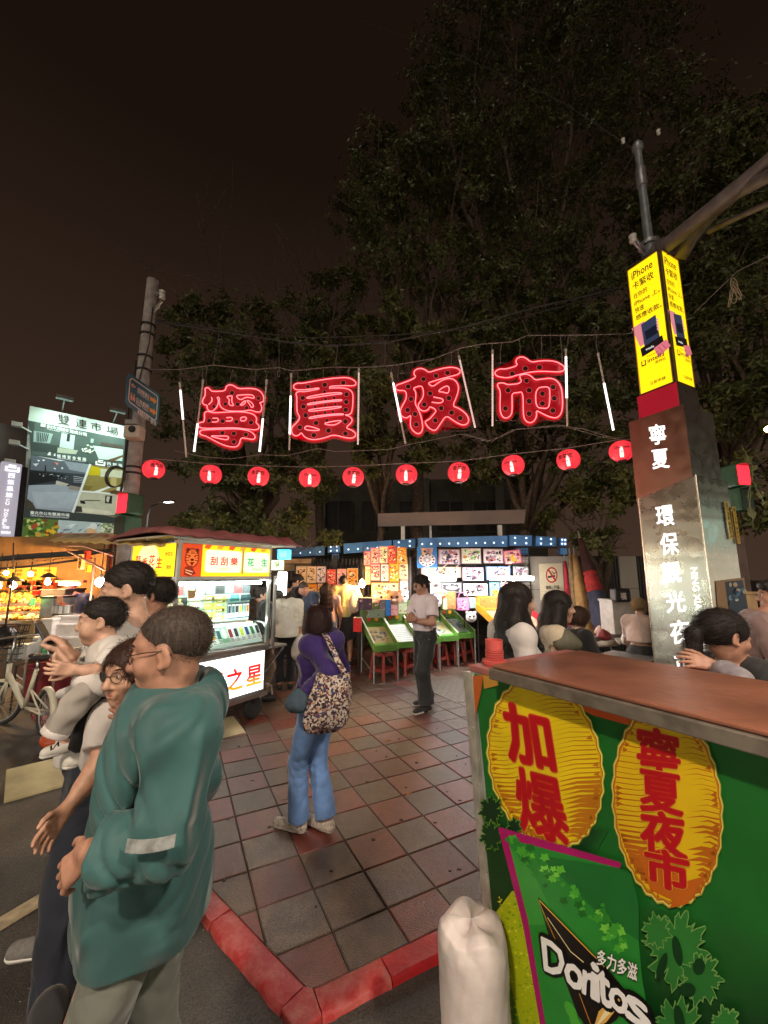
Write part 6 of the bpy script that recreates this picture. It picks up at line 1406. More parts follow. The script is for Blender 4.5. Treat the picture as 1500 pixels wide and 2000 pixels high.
for(xa,xb,ya,yb,Y)in((648,662,1082,1095,10.3),(780,795,1071,1090,9.6),(1010,1033,1070,1083,8.98),(1095,1108,1070,1083,8.98)):
 A_=at(xa,yb,Y);B_=at(xb,ya,Y);mb=MB();mb.box(((A_.x+B_.x)/2,Y+.07,(A_.z+B_.z)/2),(B_.x-A_.x,.1,B_.z-A_.z));mb.build('drop_plate',m_blue,t)
for px_ in(655,790,1100):X=at(px_,1090,9.8);mb=MB();mb.bar(at(px_,1084,9.9),Vector((at(px_,1084,9.9).x,9.9,0)),.12,.12);mb.build('beam_post',m_dark,t)
# ---- awning board on white posts
t=thing('sign_hoarding','blank brown grey board on pale posts above the blue beam','board',at(880,1054,9.25))
mb=MB();mb.prism([at(738,1028,9.5),at(1024,1022,9.0),at(1027,995,9.0),at(738,1003,9.5)][::-1],(0,.12,0));mb.build('board',mat('hoarding',(.20,.155,.14),.6,var=.08,scale=2),t)
for px_,Y,c in((787,9.45,m_white),(841,9.35,m_galv),(977,9.1,m_white)):
 p=at(px_,1025,Y);mb=MB();mb.bar(p+Vector((0,.06,0)),Vector((p.x,p.y+.06,at(px_,1054,Y).z)),.09 if c is m_white else.05,.09 if c is m_white else.05);mb.build('post',c,t)
# ---- granite wall posts, dark fence, no smoking sign
m_gran=mat('granite',(.30,.27,.23),.7,var=.5,scale=90,bump=.3,detail=8)
def slab(label,x0,y0,x1,Y,name='granite_post',th=.35,cat='wall',m=m_gran,y1=None):
 A_=at(x0,y0,Y);B_=at(x1,y0,Y);tt=thing(name,label,cat,(A_.lerp(B_,.5).x,Y+th/2,0));zt=A_.z;n=3
 for k in range(n):mb=MB();mb.box(((A_.x+B_.x)/2,Y+th/2,zt*(k+.5)/n),(B_.x-A_.x,th,zt/n-.006));mb.build('stone_block',m,tt,bevel=.01)
 return tt
slab('speckled granite wall post carrying the no smoking sign',1000,1086,1114,8.9);slab('granite wall post among the dark railings behind the table',1208,1086,1242,9.3);slab('granite post glimpsed behind the second row of posters',783,1088,803,9.3);slab('granite post behind the red poster',637,1096,666,10.4)
t=thing('railing_fence','dark railing fence between the granite posts','fence',at(1165,1200,9.3))
A_=at(1114,1086,9.25);B_=at(1300,1086,9.5)
for i in range(34):p=A_.lerp(B_,i/33);mb=MB();mb.bar(p,Vector((p.x,p.y,.1)),.045,.03);mb.build('picket',m_dark,t)
mb=MB();[mb.bar(A_+Vector((0,.03,-dz)),B_+Vector((0,.03,-dz)),.03,.04)for dz in(.08,1.4)];mb.build('rail',m_dark,t)
t=thing('railing_fence','dark railing fence glimpsed behind the hanging posters','fence',at(740,1200,10));A_=at(560,1096,10.6);B_=at(812,1086,9.6)
for i in range(36):p=A_.lerp(B_,i/35);mb=MB();mb.bar(p,Vector((p.x,p.y,.1)),.045,.03);mb.build('picket',m_dark,t)
mb=MB();[mb.bar(A_+Vector((0,.03,-dz)),B_+Vector((0,.03,-dz)),.03,.04)for dz in(.08,1.4)];mb.build('rail',m_dark,t)
NSP=Plane((0,8.86,0),(0,-1,0));t=thing('no_smoking_sign','cream no smoking sign with a red barred circle on the granite post','sign',NSP.hit(1078,1172))
mb=MB();pl=[NSP.hit(*q)for q in((1053,1101),(1056,1172),(1103,1170),(1098,1100))];mb.prism([p+Vector((0,.015,0))for p in pl],(0,-.012,0));mb.build('plate',mat('sign_cream',(.62,.55,.38),.5,var=.05),t)
S=Sheet((0,8.86,0),(1,0,0),(0,0,1),.0008);rd=rgb('#b0201c');S.ell(1077.5,1123,11.5,15.5,rd,28,px=True);S.ell(1077.5,1123,9.2,12.6,rgb('#d9cba6'),28,px=True);S.line([(1071,1127),(1083,1125)],.045,rgb('#4a3430'),px=True);S.line([(1078,1116),(1082,1121),(1086,1117)],.02,rgb('#4a3430'),px=True);S.line([(1070.5,1112),(1085,1134)],.04,rd,px=True)
S.text_quad('禁菸 | 行區',[(1067,1152),(1093,1151),(1092,1143),(1066,1144)],rgb('#2a2018'),.03);S.text_quad('違者罰款',[(1061,1163),(1085,1162),(1085,1159),(1061,1160)],rgb('#5a4a38'),.02);S.text_quad('NO SMOKING',[(1061,1168),(1080,1167),(1080,1165),(1061,1165.5)],rgb('#5a4a38'),.02)
S.build('print',m_print,t)
# folded market umbrellas leaning at the wall
def folded(label,a,b,cs,r):
 tt=thing('folded_umbrella',label,'umbrella',b,group='folded market umbrellas leaning by the wall');n=12;d=b-a
 for k,(f0,f1,c)in enumerate(cs):
  mb=MB();pts=[a+d*(f0+(f1-f0)*i/8)for i in range(9)];rs=[r*(.25+.75*min(1,1.3*(f0+(f1-f0)*i/8)))*(1+.08*math.sin(i*2.3))for i in range(9)]
  mb.tube(pts,rs,14)
  for q in range(len(mb.v)):
   v=Vector(mb.v[q]);ax=a+d*((v-a).dot(d)/d.length_squared);rr=v-ax;ang=(q%14);mb.v[q]=tuple(ax+rr*(1.18 if ang%2 else.8))
  mb.build('cloth',mat('umb_%02d%02d%02d'%tuple(int(x*99)for x in c),c,.8,var=.25,scale=10),tt,smooth=True)
 mb=MB();mb.cyl(a-d*.08,a+d*.05,.018,n=8);mb.cyl(b-d*.02,b+d*.12,.018,n=8);mb.build('shaft',m_galv,tt)
folded('dark red and navy folded umbrella leaning by the railings',at(1133,1052,8.2),at(1192,1262,7.6),[(0,.33,(.06,.02,.02)),(.33,.52,(.40,.03,.03)),(.52,.86,(.045,.05,.09)),(.86,1,(.4,.32,.24))],.17)
folded('tan folded umbrella standing beside the granite post',at(1122,1082,8.4),at(1150,1262,7.9),[(0,1,(.34,.20,.07))],.15)
folded('olive tan folded umbrella behind the tan one',at(1113,1084,8.6),at(1128,1262,8.2),[(0,1,(.26,.18,.09))],.13);folded('crimson folded umbrella closest to the no smoking sign',at(1103,1096,8.6),at(1118,1262,8.2),[(0,1,(.32,.02,.04))],.10)

# ================================================================== LEFT FOOD STALLS
m_warmwall=mat('stall_wall',(.36,.19,.06),.7,var=.2,scale=4);m_dkpipe=mat('dark_pipe',(.08,.06,.05),.5,.5)
t=thing('food_stall','warm lit fried food stall with heaped trays at the left edge','food stall',at(40,1270,7.2))
A_=at(-160,1190,8.6);B_=at(190,1190,8.6)
mb=MB();mb.box(((A_.x+B_.x)/2,8.75,1.3),(B_.x-A_.x,.06,2.6));mb.build('back_wall',m_warmwall,t)
S=Sheet(at(-150,1134,8.70),Vector((1,0,0)),(0,0,1),.001);w=at(108,1134,8.7).x-at(-150,1134,8.7).x;h=at(0,1108,8.7).z-at(0,1134,8.7).z
S.rect(0,0,w,h,rgb('#f0c040'))
for j in range(3):
 for i in range(9):S.text(random.choice(['蚵仔煎','滷肉飯','豬肝湯','炸雞排','魚丸湯','臭豆腐','麻油雞','肉圓']),.05+i*w/9,h*(.68-j*.3),h*.2,rgb(random.choice(['#7a3a10','#9a2a10','#5a4010'])),.02)
S.build('menu_board',print_mat('ink_menu_lit',emit=.45),t)
# counter with stepped trays of food
def lx(px,py,Y):return at(px,py,Y)
C0=at(-120,1212,6.9);C1=at(68,1206,7.3)
mb=MB();mb.prism([Vector((C0.x,C0.y,0)),Vector((C1.x,C1.y,0)),Vector((C1.x,C1.y+1.1,0)),Vector((C0.x,C0.y+1.1,0))],(0,0,.92));mb.build('counter',mat('counter_dark',(.10,.06,.04),.6),t)
m_food=[mat('fried_golden',(.62,.33,.06),.55,var=.4,scale=14),mat('fried_orange',(.62,.22,.04),.5,var=.4,scale=14),mat('pale_dough',(.66,.50,.28),.6,var=.3,scale=12),mat('fried_brown',(.34,.15,.05),.5,var=.4,scale=14)]
m_tray=mat('steel_tray',(.5,.48,.44),.35,.9)
for row in range(3):
 for i in range(6):
  f=(i+.5)/6;p=C0.lerp(C1,f)+Vector((0,.18+row*.34,0));z=.95+row*.13
  mb=MB();mb.box((p.x,p.y,z),(.30,.30,.05));mb.build('tray',m_tray,t)
  mb=MB()
  for k in range(16):
   r=random.uniform(.03,.055);mb.ball((p.x+random.uniform(-.11,.11),p.y+random.uniform(-.11,.11),z+.035+random.uniform(0,.06)),r,8,6,(1,random.uniform(.7,1.2),.8))
  o_=mb.build('food_heap',m_food[(i*2+row)%4],t,smooth=True);o_['kind']='stuff'
mb=MB()
for i in range(12):p=at(6+i*5,1165+(i%3)*3,7.9);mb.ball(p,.075,9,7,(1,.9,1.1))
o_=mb.build('melon_row',m_food[1],t,smooth=True);o_['kind']='stuff'
mb=MB();[mb.tube([at(x,1118,6.7),Vector((at(x,1118,6.7).x,6.7,.9))],.014,6)for x in(26,)];mb.tube([at(-60,1115,6.8),at(60,1106,7.1),at(180,1090,7.6)],.022,6);mb.tube([at(26,1060,6.8),at(26,1112,6.8)],.01,5);mb.build('awning_pipe',m_dkpipe,t,smooth=True)
mb=MB();A_=at(-140,1106,6.6);B_=at(178,1084,7.6);mb.prism([A_,B_,B_+Vector((0,1.6,.25)),A_+Vector((0,1.6,.25))],(0,0,.03));mb.build('awning',mat('awning_dark',(.022,.015,.012),.7,var=.3),t)
mb=MB()
for i in range(10):p=at(5+i*17,1098+1.0*i*-1,6.9+i*.07);mb.bar(p,p+Vector((.12,.02,random.uniform(-.02,.02))),.04,.03)
o_=mb.build('awning_clips',m_warmwall,t);o_['kind']='stuff'
mb=MB()
for i in range(70):p=at(random.uniform(-20,105),random.choice((1142,1151,1160)),8.5);s_=random.uniform(.05,.12);mb.col(rgb(random.choice(['#d89030','#b84a20','#e8d0a0','#7a4a20','#c8302a','#e0b050','#5a6a30']))).box(p+Vector((0,0,s_/2)),(s_,.1,s_*1.3))
stuff(mb.build('shelf_goods',m_print,t))
for y in(1144,1153,1162):p=at(-30,y,8.55);q_=at(108,y,8.55);MB().bar(p,q_,.2,.015).build('shelf',m_wood,t)
for x,y,lb in((60,1121,'small bare bulb between the two conical lamps'),(12,1119,'small bare bulb above the left conical lamp')):
 p=at(x,y,7.6);tt=thing('bare_bulb',lb+' of the food stall','light bulb',p);MB().ball(p,.04,12,8).build('bulb',m_bulb,tt,smooth=True);MB().cyl(p+Vector((0,0,.04)),p+Vector((0,0,.3)),.01,n=6).build('flex',m_dark,tt)
# hanging cone lamps
for k,(x,y,Y,lb)in enumerate([(28,1131,7.1,'conical shade lamp at the upright pipe of the food stall'),(95,1124,7.3,'conical shade lamp beside the pink tube lamp'),(-2,1131,7.0,'conical shade lamp cut by the left edge')]):
 p=at(x,y,Y);tt=thing('hanging_lamp',lb,'lamp',p,group='conical lamps of the food stall')
 MB().lathe(p,[(.135,-.035),(.13,-.03),(.05,.03),(.02,.05)],20).build('lamp_shade',mat('shade_dark',(.05,.04,.03),.5),tt,smooth='auto')
 MB().lathe(p-Vector((0,0,.115)),[(.004,-.055),(.04,-.03),(.045,0),(.03,.04),(.018,.07)],14).build('bulb',m_bulb,tt,smooth=True)
 MB().tube([p+Vector((0,0,.05)),p+Vector((0,0,.45))],.006,5).build('flex',m_dark,tt)
t2=thing('tube_lamp','pink glowing tube lamp over the steel boxes in the left stall','lamp',at(135,1140,7.6));A_=at(116,1141,7.6);B_=at(155,1141,7.6)
MB().cyl(A_,B_,.022,n=10).build('tube',glow('pink_tube',(1.0,.55,.45),40),t2);mb=MB();mb.bar(A_+Vector((-.05,0,.05)),B_+Vector((.1,0,.05)),.1,.04);mb.build('batten',mat('red_batten',(.35,.06,.04),.5),t2)
t2=thing('bare_bulb','dazzling white bare bulb just left of the face of the tall young man','light bulb',at(197,1150,6.6));p=at(196,1137,6.6)
MB().ball(p,.075,14,10).build('bulb',glow('white_bulb',(1.0,.90,.80),160),t2,smooth=True);MB().cyl(p+Vector((0,0,.07)),p+Vector((0,0,.13)),.024,n=10).build('socket',m_dark,t2);MB().tube([p+Vector((0,0,.13)),p+Vector((0,0,.7))],.006,5).build('flex',m_dark,t2)
# shopfront to the right of it: pinkish wall, hanging sign boards, steel boxes
t=thing('noodle_stall','pinkish lit cooking stall with steel boxes behind the child','food stall',at(140,1270,7.4))
A_=at(112,1190,8.9);B_=at(262,1190,8.4);mb=MB();mb.box(((A_.x+B_.x)/2,8.95,1.35),(B_.x-A_.x+.6,.06,2.7));mb.build('back_wall',mat('pink_wall',(.50,.25,.16),.7,var=.3,scale=3),t)
S=Sheet(at(112,1135,8.86),Vector((1,0,0)),(0,0,1),.001)
for(x,y,w,h,c)in((0,.1,.42,.55,'#e8dcc8'),(.5,.05,.5,.28,'#e8a040'),(.5,.38,.5,.3,'#d05a20'),(1.1,-.1,.4,.9,'#8a3a28'),(.02,-.45,.4,.4,'#d8d0c0'),(.5,-.4,.35,.35,'#2a2622'),(.9,-.45,.2,.4,'#e0b060')):
 S.rect(x,y,w,h,rgb(c));[S.text(random.choice(['麵線','大腸','羹湯','價目','小菜']),x+.04,y+h*(.62-.3*k),min(h*.25,w*.4),rgb('#5a1a10'),.02)for k in range(2)]
S.build('menu_sheets',print_mat('ink_menu_dim',emit=.12),t)
for(x0,y0,x1,y1,c,txt)in((154,1083,166,1108,'#f0c060','雞排'),(167,1076,175,1092,'#e03a1a','香'),(154,1094,164,1112,'#f0d890','麵線'),(170,1104,176,1117,'#f0d020','湯')):
 P0=at(x0,y1,6.9);P1=at(x1,y0,6.9);mb=MB();mb.box(((P0.x+P1.x)/2,6.9,(P0.z+P1.z)/2),(P1.x-P0.x,.08,P1.z-P0.z));mb.build('hanging_sign',glow('hang_'+c[1:],rgb(c),.7),t)
 S=Sheet((P0.x,6.858,P0.z),(P1.x-P0.x,0,0),(0,0,P1.z-P0.z),.001);S.k=1
 for i,ch in enumerate(txt):S.text_quad(ch,[(.15,.95-(i+1)*.9/len(txt)),(.85,.95-(i+1)*.9/len(txt)),(.85,.93-i*.9/len(txt)),(.15,.93-i*.9/len(txt))],rgb('#7a1408'),.04,px=False)
 S.build('lettering',m_print,t)
mb=MB();mb.tube([at(130,1075,6.8),at(205,1113,6.5)],.018,6);mb.tube([at(186,1090,6.9),Vector((at(186,1090,6.9).x,6.9,0))],.016,6);mb.tube([at(118,1066,7.0),at(160,1066,6.9),at(240,1092,6.6)],.012,6);mb.build('awning_pipe',mat('pink_pipe',(.5,.22,.15),.5),t,smooth=True)
def cbox(label,x0,y0,x1,y1,Y,dep,m,name='box',cat='box',group=None,lid=None,bevel=.012):
 P0=at(x0,y1,Y);P1=at(x1,y0,Y);tt=thing(name,label,cat,((P0.x+P1.x)/2,Y+dep/2,P0.z),group=group)
 mb=MB();mb.box(((P0.x+P1.x)/2,Y+dep/2,(P0.z+P1.z)/2),(P1.x-P0.x,dep,P1.z-P0.z));mb.build('body',m,tt,bevel=bevel)
 mb=MB();mb.box(((P0.x+P1.x)/2,Y+dep/2,P1.z+.01),(P1.x-P0.x+.03,dep+.03,.035));mb.build('lid',lid or m,tt,bevel=.006);return tt
m_foam=mat('white_foam',(.66,.62,.60),.8,var=.08,scale=9)
cbox('dull steel cabinet box between the fried food and the foam boxes',75,1168,105,1206,7.0,.5,mat('dull_steel_box',(.42,.40,.38),.4,.6,var=.2),'steel_box',lid=m_dark)
cbox('long black topped cooker box behind the steel cabinet',78,1153,128,1166,7.5,.5,m_dark,'cooker','cooker')
cbox('white foam box at the bottom of the stack beside the kid',108,1247,165,1277,6.7,.45,m_foam,'foam_box',group='white foam boxes of the cooking stall');cbox('white foam box in the middle, with a dark handle slot',106,1222,165,1245,6.7,.45,m_foam,'foam_box',group='white foam boxes of the cooking stall');cbox('topmost white foam box in front of the pots',104,1206,164,1220,6.75,.45,m_foam,'foam_box',group='white foam boxes of the cooking stall');cbox('small white foam box beneath the phone',78,1212,103,1250,6.6,.4,m_foam,'foam_box',group='white foam boxes of the cooking stall')
mb=MB();P0=at(128,1232,6.69);mb.box(P0,(.16,.02,.05));
t2=thing('cook_pots','steel pots standing together on the wooden counter board','pots',at(122,1197,7.0))
for x,r in((112,.075),(121,.095),(131,.08)):c=at(x,1198,7.0);MB().lathe(c,[(r,0),(r*1.02,.13),(r*1.12,.135),(r*.95,.14),(r*.93,.02),(.001,.02)],20).build('pot',m_ss,t2,smooth='auto')
P0=at(108,1204,6.95);P1=at(170,1201,6.95);mb=MB();mb.box(((P0.x+P1.x)/2,7.15,P0.z-.02),(P1.x-P0.x,.5,.04));mb.build('counter_board',m_wood,t)
mb=MB();mb.box(((P0.x+P1.x)/2,7.15,.45),(P1.x-P0.x,.45,.86));mb.build('counter_base',mat('counter_pink',(.35,.22,.2),.6),t)
for(x,y,c,lb)in((112,1172,(.6,.25,.1),'orange price paper on the cooker'),(117,1184,(.62,.12,.06),'red price paper by the pots')):
 P0=at(x-6,y+7,6.9);P1=at(x+6,y-7,6.9);mb=MB();mb.box(((P0.x+P1.x)/2,6.95,(P0.z+P1.z)/2),(P1.x-P0.x,.01,P1.z-P0.z));tag(mb.build('price_paper',mat('pp_%d'%x,c,.7)),lb,'paper')
P0=at(60,1182,6.9);P1=at(71,1168,6.9);mb=MB();mb.box(((P0.x+P1.x)/2,6.88,(P0.z+P1.z)/2),(P1.x-P0.x,.02,P1.z-P0.z));o_=mb.build('price_tag',glow('green_tag',(.12,.8,.2),.8));tag(o_,'bright green price tag beside the steel cabinet','price tag')
S=Sheet((P0.x,6.868,P0.z),(P1.x-P0.x,0,0),(0,0,P1.z-P0.z),.001);S.text_quad('30',[(.2,.2),(.8,.2),(.8,.85),(.2,.85)],rgb('#f4ffe8'),.02,px=False);S.build('lettering',m_print,o_)
mb=MB();c=at(58,1212,6.6);pts=[c+Vector((-.10,0,0)),c+Vector((.10,0,.01)),c+Vector((.15,-.02,-.42)),c+Vector((-.16,-.02,-.43))]
o_=MB().prism([pts[3],pts[2],pts[1],pts[0]],(0,-.025,0)).build('brown_apron',mat('apron',(.30,.20,.09),.8,var=.25,bump=.4,bscale=10),bevel=.01);tag(o_,'brown cloth apron hanging from the food counter','apron')
# low table with steel edge, jar, bottle, red drums beneath
t=thing('folding_table','red folding table with a steel rim beside the bicycle','table',at(80,1330,5.9));P0=at(40,1283,5.8);P1=at(112,1281,6.1)
mb=MB();mb.prism([P0,P1,P1+Vector((-.1,.6,0)),P0+Vector((-.1,.6,0))],(0,0,.03));mb.build('tabletop',mat('table_cream',(.5,.42,.3),.4),t)
mb=MB();mb.bar(P0+Vector((0,-.012,.012)),P1+Vector((0,-.012,.012)),.025,.045);mb.build('steel_rim',m_ss,t)
for q_ in(P0+Vector((.05,.05,0)),P1+Vector((-.05,.05,0)),P0+Vector((0,.55,0)),P1+Vector((-.1,.55,0))):mb=MB();mb.tube([q_,Vector((q_.x,q_.y,ROADZ))],.016,8);mb.build('leg',m_ss,t)
def jar(label,px,py,Y,r,h,c,lidc,name='jar',cat='jar'):
 p=at(px,py,Y);tt=thing(name,label,cat,p);MB().lathe(p,[(r*.9,0),(r,.02),(r,h*.75),(r*.75,h*.88),(r*.7,h)],18).build('body',mat(name+label[:12].replace(' ',''),c,.3,trans=.0),tt,smooth='auto');MB().lathe(p+Vector((0,0,h)),[(r*.74,0),(r*.74,.05),(r*.7,.055)],18).build('lid',mat(name+'lid'+label[:8].replace(' ',''),lidc,.4),tt,smooth='auto')
jar('big frosted plastic jar on the folding table',73,1279,5.95,.10,.20,(.55,.48,.42),(.6,.6,.58));jar('small green bottle beside the frosted jar',86,1280,5.9,.035,.15,(.08,.34,.16),(.1,.4,.2),'bottle','bottle')
cbox('yellow lidded snack box on the folding table',48,1273,66,1282,5.85,.15,mat('snack_yellow',(.62,.5,.16),.5),'snack_box')
m_rdr=mat('red_drum',(.24,.03,.035),.4,var=.2)
for(px_,py,Y,lb)in((72,1352,6.3,'dark red plastic drum under the folding table beside the bicycle seat'),(98,1348,6.5,'dark red plastic drum under the right end of the folding table'),(120,1340,6.8,'dark red plastic drum standing behind the folding table')):
 p=at(px_,py,Y);p.z=ROADZ;tt=thing('plastic_drum',lb,'drum',p,group='red drums under the folding table');MB().lathe(p,[(.16,0),(.19,.42),(.205,.43),(.205,.46),(.18,.46),(.16,.05),(.001,.05)],22).build('body',m_rdr,tt,smooth='auto');mb=MB();mb.tube([p+Vector((.2*math.cos(a),.2*math.sin(a)*.3-.19,.40-.14*math.sin(a)))for a in[i*math.pi/10 for i in range(11)]],.008,5);mb.build('handle',m_ss,tt)
# magenta and orange plastic bags behind the kid's feet
def blob_bag(label,p,sx,sy,sz,m,name='plastic_bag',cat='bag',knot=True,seed=1):
 p=Vector(p);tt=thing(name,label,cat,p);mb=MB();n,m2=26,18;rg=random.Random(seed);ph=[rg.uniform(0,6)for _ in range(6)];vs=[]
 for i in range(m2+1):
  v=i/m2;prof=math.sin(math.pi*min(v*1.0,1)**.75)**.6 if v<1 else 0
  r=prof*(1-.15*v)
  if v>.86:r=max(r,.16)
  for k in range(n):
   a=2*math.pi*k/n;w=1+.07*math.sin(5*a+ph[0]+v*3)+.05*math.sin(9*a+ph[1]-v*5)+.04*math.sin(3*a+6*v+ph[2])
   vs.append(p+Vector((sx*r*w*math.cos(a),sy*r*w*math.sin(a),sz*v)))
 fs=[(i*n+k,i*n+(k+1)%n,(i+1)*n+(k+1)%n,(i+1)*n+k)for i in range(m2)for k in range(n)]
 mb.add(vs,fs);mb.build('body',m,tt,smooth=True);return tt
blob_bag('magenta plastic bag on the asphalt behind the carried child',gnd(128,1402),.20,.18,.34,mat('bag_magenta',(.35,.05,.10),.3),seed=3)
blob_bag('orange red plastic bag on the asphalt beneath the sneakers of the child',gnd(112,1462),.17,.15,.26,mat('bag_orange',(.50,.08,.02),.3),seed=5)
# ---- bicycle
t=thing('bicycle','cream folding bicycle with a black basket parked at the left edge','bicycle',(-4.3,5.0,ROADZ))
m_bk=mat('bike_cream',(.60,.58,.46),.4,var=.1);R_=.235
rear=Vector((-3.86,4.86,ROADZ+R_));bd=Vector((-.93,.36,0)).normalized();fr=rear+bd*.92;bnr=Vector((-bd.y,bd.x,0));hz=Vector((0,0,1))
def wheel(c,ax,r,par):
 u=hz;v=ax.cross(u);v.normalize();pts=[c+(u*math.cos(a)+v*math.sin(a))*r for a in[i*math.pi/18 for i in range(36)]]
 w=MB().tube(pts,.024,8,closed=True).build('wheel',m_rub,par,smooth=True);MB().tube([c+(p-c)*.88 for p in pts],.009,6,closed=True).build('rim',m_galv,w,smooth=True)
 sp_=MB()
 for k in range(20):a=k*math.pi/10;sp_.tube([c+ax*.02*(1 if k%2 else-1),c+(u*math.cos(a)+v*math.sin(a))*r*.86],.0018,4)
 o_=sp_.build('spokes',m_galv,w);o_['kind']='stuff'
 MB().cyl(c-ax*.045,c+ax*.045,.02,n=10).build('hub',m_galv,w)
wheel(rear,(bnr*.97+bd*.24).normalized(),R_,t);wheel(fr,(bnr*.8-bd*.6).normalized(),R_,t)
bb_=rear+bd*.40+hz*.02;seat=rear+bd*.26+hz*.58;hd_=fr-bd*.12+hz*.38
mb=MB();mb.tube([bb_,seat-hz*.12],.022,8);mb.tube([bb_,hd_-hz*.02],.03,10);mb.tube([rear+bnr*.05,bb_],.012,6);mb.tube([rear-bnr*.05,bb_],.012,6);mb.tube([rear+bnr*.05,bb_+hz*.22-bd*.05],.010,6);mb.tube([rear-bnr*.05,bb_+hz*.22-bd*.05],.010,6);mb.tube([hd_+hz*.1,hd_-hz*.1],.026,8);mb.tube([hd_-hz*.1,fr+bnr*.05],.014,6);mb.tube([hd_-hz*.1,fr-bnr*.05],.014,6);mb.build('frame',m_bk,t,smooth=True)
mb=MB();mb.tube([seat-hz*.16,seat-hz*.01],.014,8);mb.tube([hd_+hz*.08,hd_+hz*.42-bd*.04],.014,8);mb.tube([hd_+hz*.42-bd*.04-bnr*.26-bd*.06,hd_+hz*.42-bd*.04-bnr*.1,hd_+hz*.42-bd*.04+bnr*.1,hd_+hz*.42-bd*.04+bnr*.26-bd*.06],.012,8);mb.build('post_and_handlebar',m_ss,t,smooth=True)
mb=MB();mb.ball(seat+hz*.02-bd*.05,.1,14,8,(1.25,.75,.35),Matrix.Rotation(math.atan2(bd.y,bd.x),3,'Z'));mb.ball(seat+hz*.02+bd*.1,.045,12,8,(1.8,.8,.6),Matrix.Rotation(math.atan2(bd.y,bd.x),3,'Z'));mb.build('saddle',m_rub,t,smooth=True)
def fender(c,ax,r,a0,a1):
 u=hz;v=ax.cross(u).normalized();vs=[];fs=[]
 for i in range(15):
  a=a0+(a1-a0)*i/14;d_=u*math.cos(a)+v*math.sin(a);vs+=[c+d_*(r-.01)-ax*.035,c+d_*(r+.015)-ax*.015,c+d_*(r+.015)+ax*.015,c+d_*(r-.01)+ax*.035]
 for i in range(14):fs+=[(4*i+k,4*i+k+1,4*i+5+k,4*i+4+k)for k in range(3)]
 mb=MB();mb.add(vs,fs);o=mb.build('fender',m_bk,t,smooth=True);m=o.modifiers.new('t','SOLIDIFY');m.thickness=.003
fender(rear,(bnr*.97+bd*.24).normalized(),R_+.035,-1.7,1.1);fender(fr,(bnr*.8-bd*.6).normalized(),R_+.035,-1.0,1.0)
mb=MB();c=hd_+bd*.20+hz*.28;rz=math.atan2(bd.y,bd.x);M_=Matrix.Rotation(rz,3,'Z')
for z,s_ in((0,.8),(.09,.9),(.18,.97),(.26,1.0)):
 q_=[c+M_@Vector((x*.15*s_,y*.19*s_,z))for x,y in((-1,-1),(1,-1),(1,1),(-1,1))];mb.tube(q_,.006,5,closed=True)
for i in range(7):
 for(x,y)in(((i-3)/3,-1),((i-3)/3,1),(-1,(i-3)/3),(1,(i-3)/3)):mb.tube([c+M_@Vector((x*.12,y*.152,0)),c+M_@Vector((x*.15,y*.19,.26))],.004,4)
mb.build('basket',m_dark,t)
mb=MB();mb.tube([bb_-bnr*.05,bb_-bnr*.14-hz*.19+bd*.05],.008,6);mb.tube([bb_-bnr*.09-bd*.05,bb_-bnr*.09+bd*.12],.02,6);mb.tube([rear+bd*.3-hz*.0,rear+bd*.3-bnr*.22-hz*(R_)],.007,6);mb.build('pedal_and_stand',m_ss,t)
blob_bag('black bag stuffed into the bicycle basket',c+Vector((0,0,.02)),.13,.15,.25,mat('bag_black',(.02,.02,.022),.4),seed=8)
t=thing('wire_crate','green wire crate with white packets at the left edge','crate',at(8,1300,5.6));P0=at(-40,1300,5.6);P1=at(40,1245,5.6)
mb=MB()
for j in range(6):
 z=P0.z+(P1.z-P0.z)*j/5;mb.tube([(P0.x,5.6,z),(P1.x,5.6,z),(P1.x,6.0,z),(P0.x,6.0,z)],.007,5,closed=True)
for i in range(11):x=P0.x+(P1.x-P0.x)*i/10;mb.tube([(x,5.6,P0.z),(x,5.6,P1.z)],.005,4)
mb.bar((P0.x,5.6,P1.z),(P1.x,5.6,P1.z),.03,.05);mb.build('wire_frame',mat('crate_green',(.05,.08,.065),.5),t)
for i in(2,3):mb=MB();mb.box((P0.x+.06+i*.14,5.8,P0.z+.14+.02*(i%2)),(.12,.25,.2));tag(mb.build('packet',mat('packet_white',(.6,.58,.55),.6)),'white packet in the green wire crate, the one '+('nearer the bicycle' if i==3 else 'at its middle'),'packet','packets in the wire crate')
mb=MB();[mb.tube([(x,y,P0.z),(x,y,ROADZ)],.012,6)for x in(P0.x+.02,P1.x-.02)for y in(5.62,5.98)];mb.build('stand',m_dark,t)

# ================================================================== TABLE BEHIND THE NEAR CART
t=thing('dining_table','steel folding table set with bowls and cups by the railings','table',at(1205,1290,5.6));zt=.74
P_=[at(1128,1256,5.25),at(1215,1268,4.85),at(1290,1247,5.25),at(1195,1240,5.75)]
for p in P_:p.z=zt
mb=MB();mb.prism([p-Vector((0,0,.03))for p in P_],(0,0,.03));mb.build('tabletop',mat('table_steel',(.30,.29,.28),.32,.7,var=.2),t,bevel=.006)
for p in P_:q_=p.lerp(sum(P_,Vector())/4,.12);mb=MB();mb.tube([q_-Vector((0,0,.03)),Vector((q_.x,q_.y,0))],.018,8);mb.build('leg',m_ss,t)
def bowl(label,px,py,r,h,m,name='bowl',cat='bowl'):
 p=at(px,py,5.3);g_=(zt-CAMH)/ray(px,py).z;p=CAMP+ray(px,py)*g_
 tt=thing(name,label,cat,p);MB().lathe(p,[(r*.6,0),(r*.92,h*.5),(r,h),(r*.95,h),(r*.85,h*.5),(.001,h*.15)],20).build('body',m,tt,smooth='auto');return p,tt
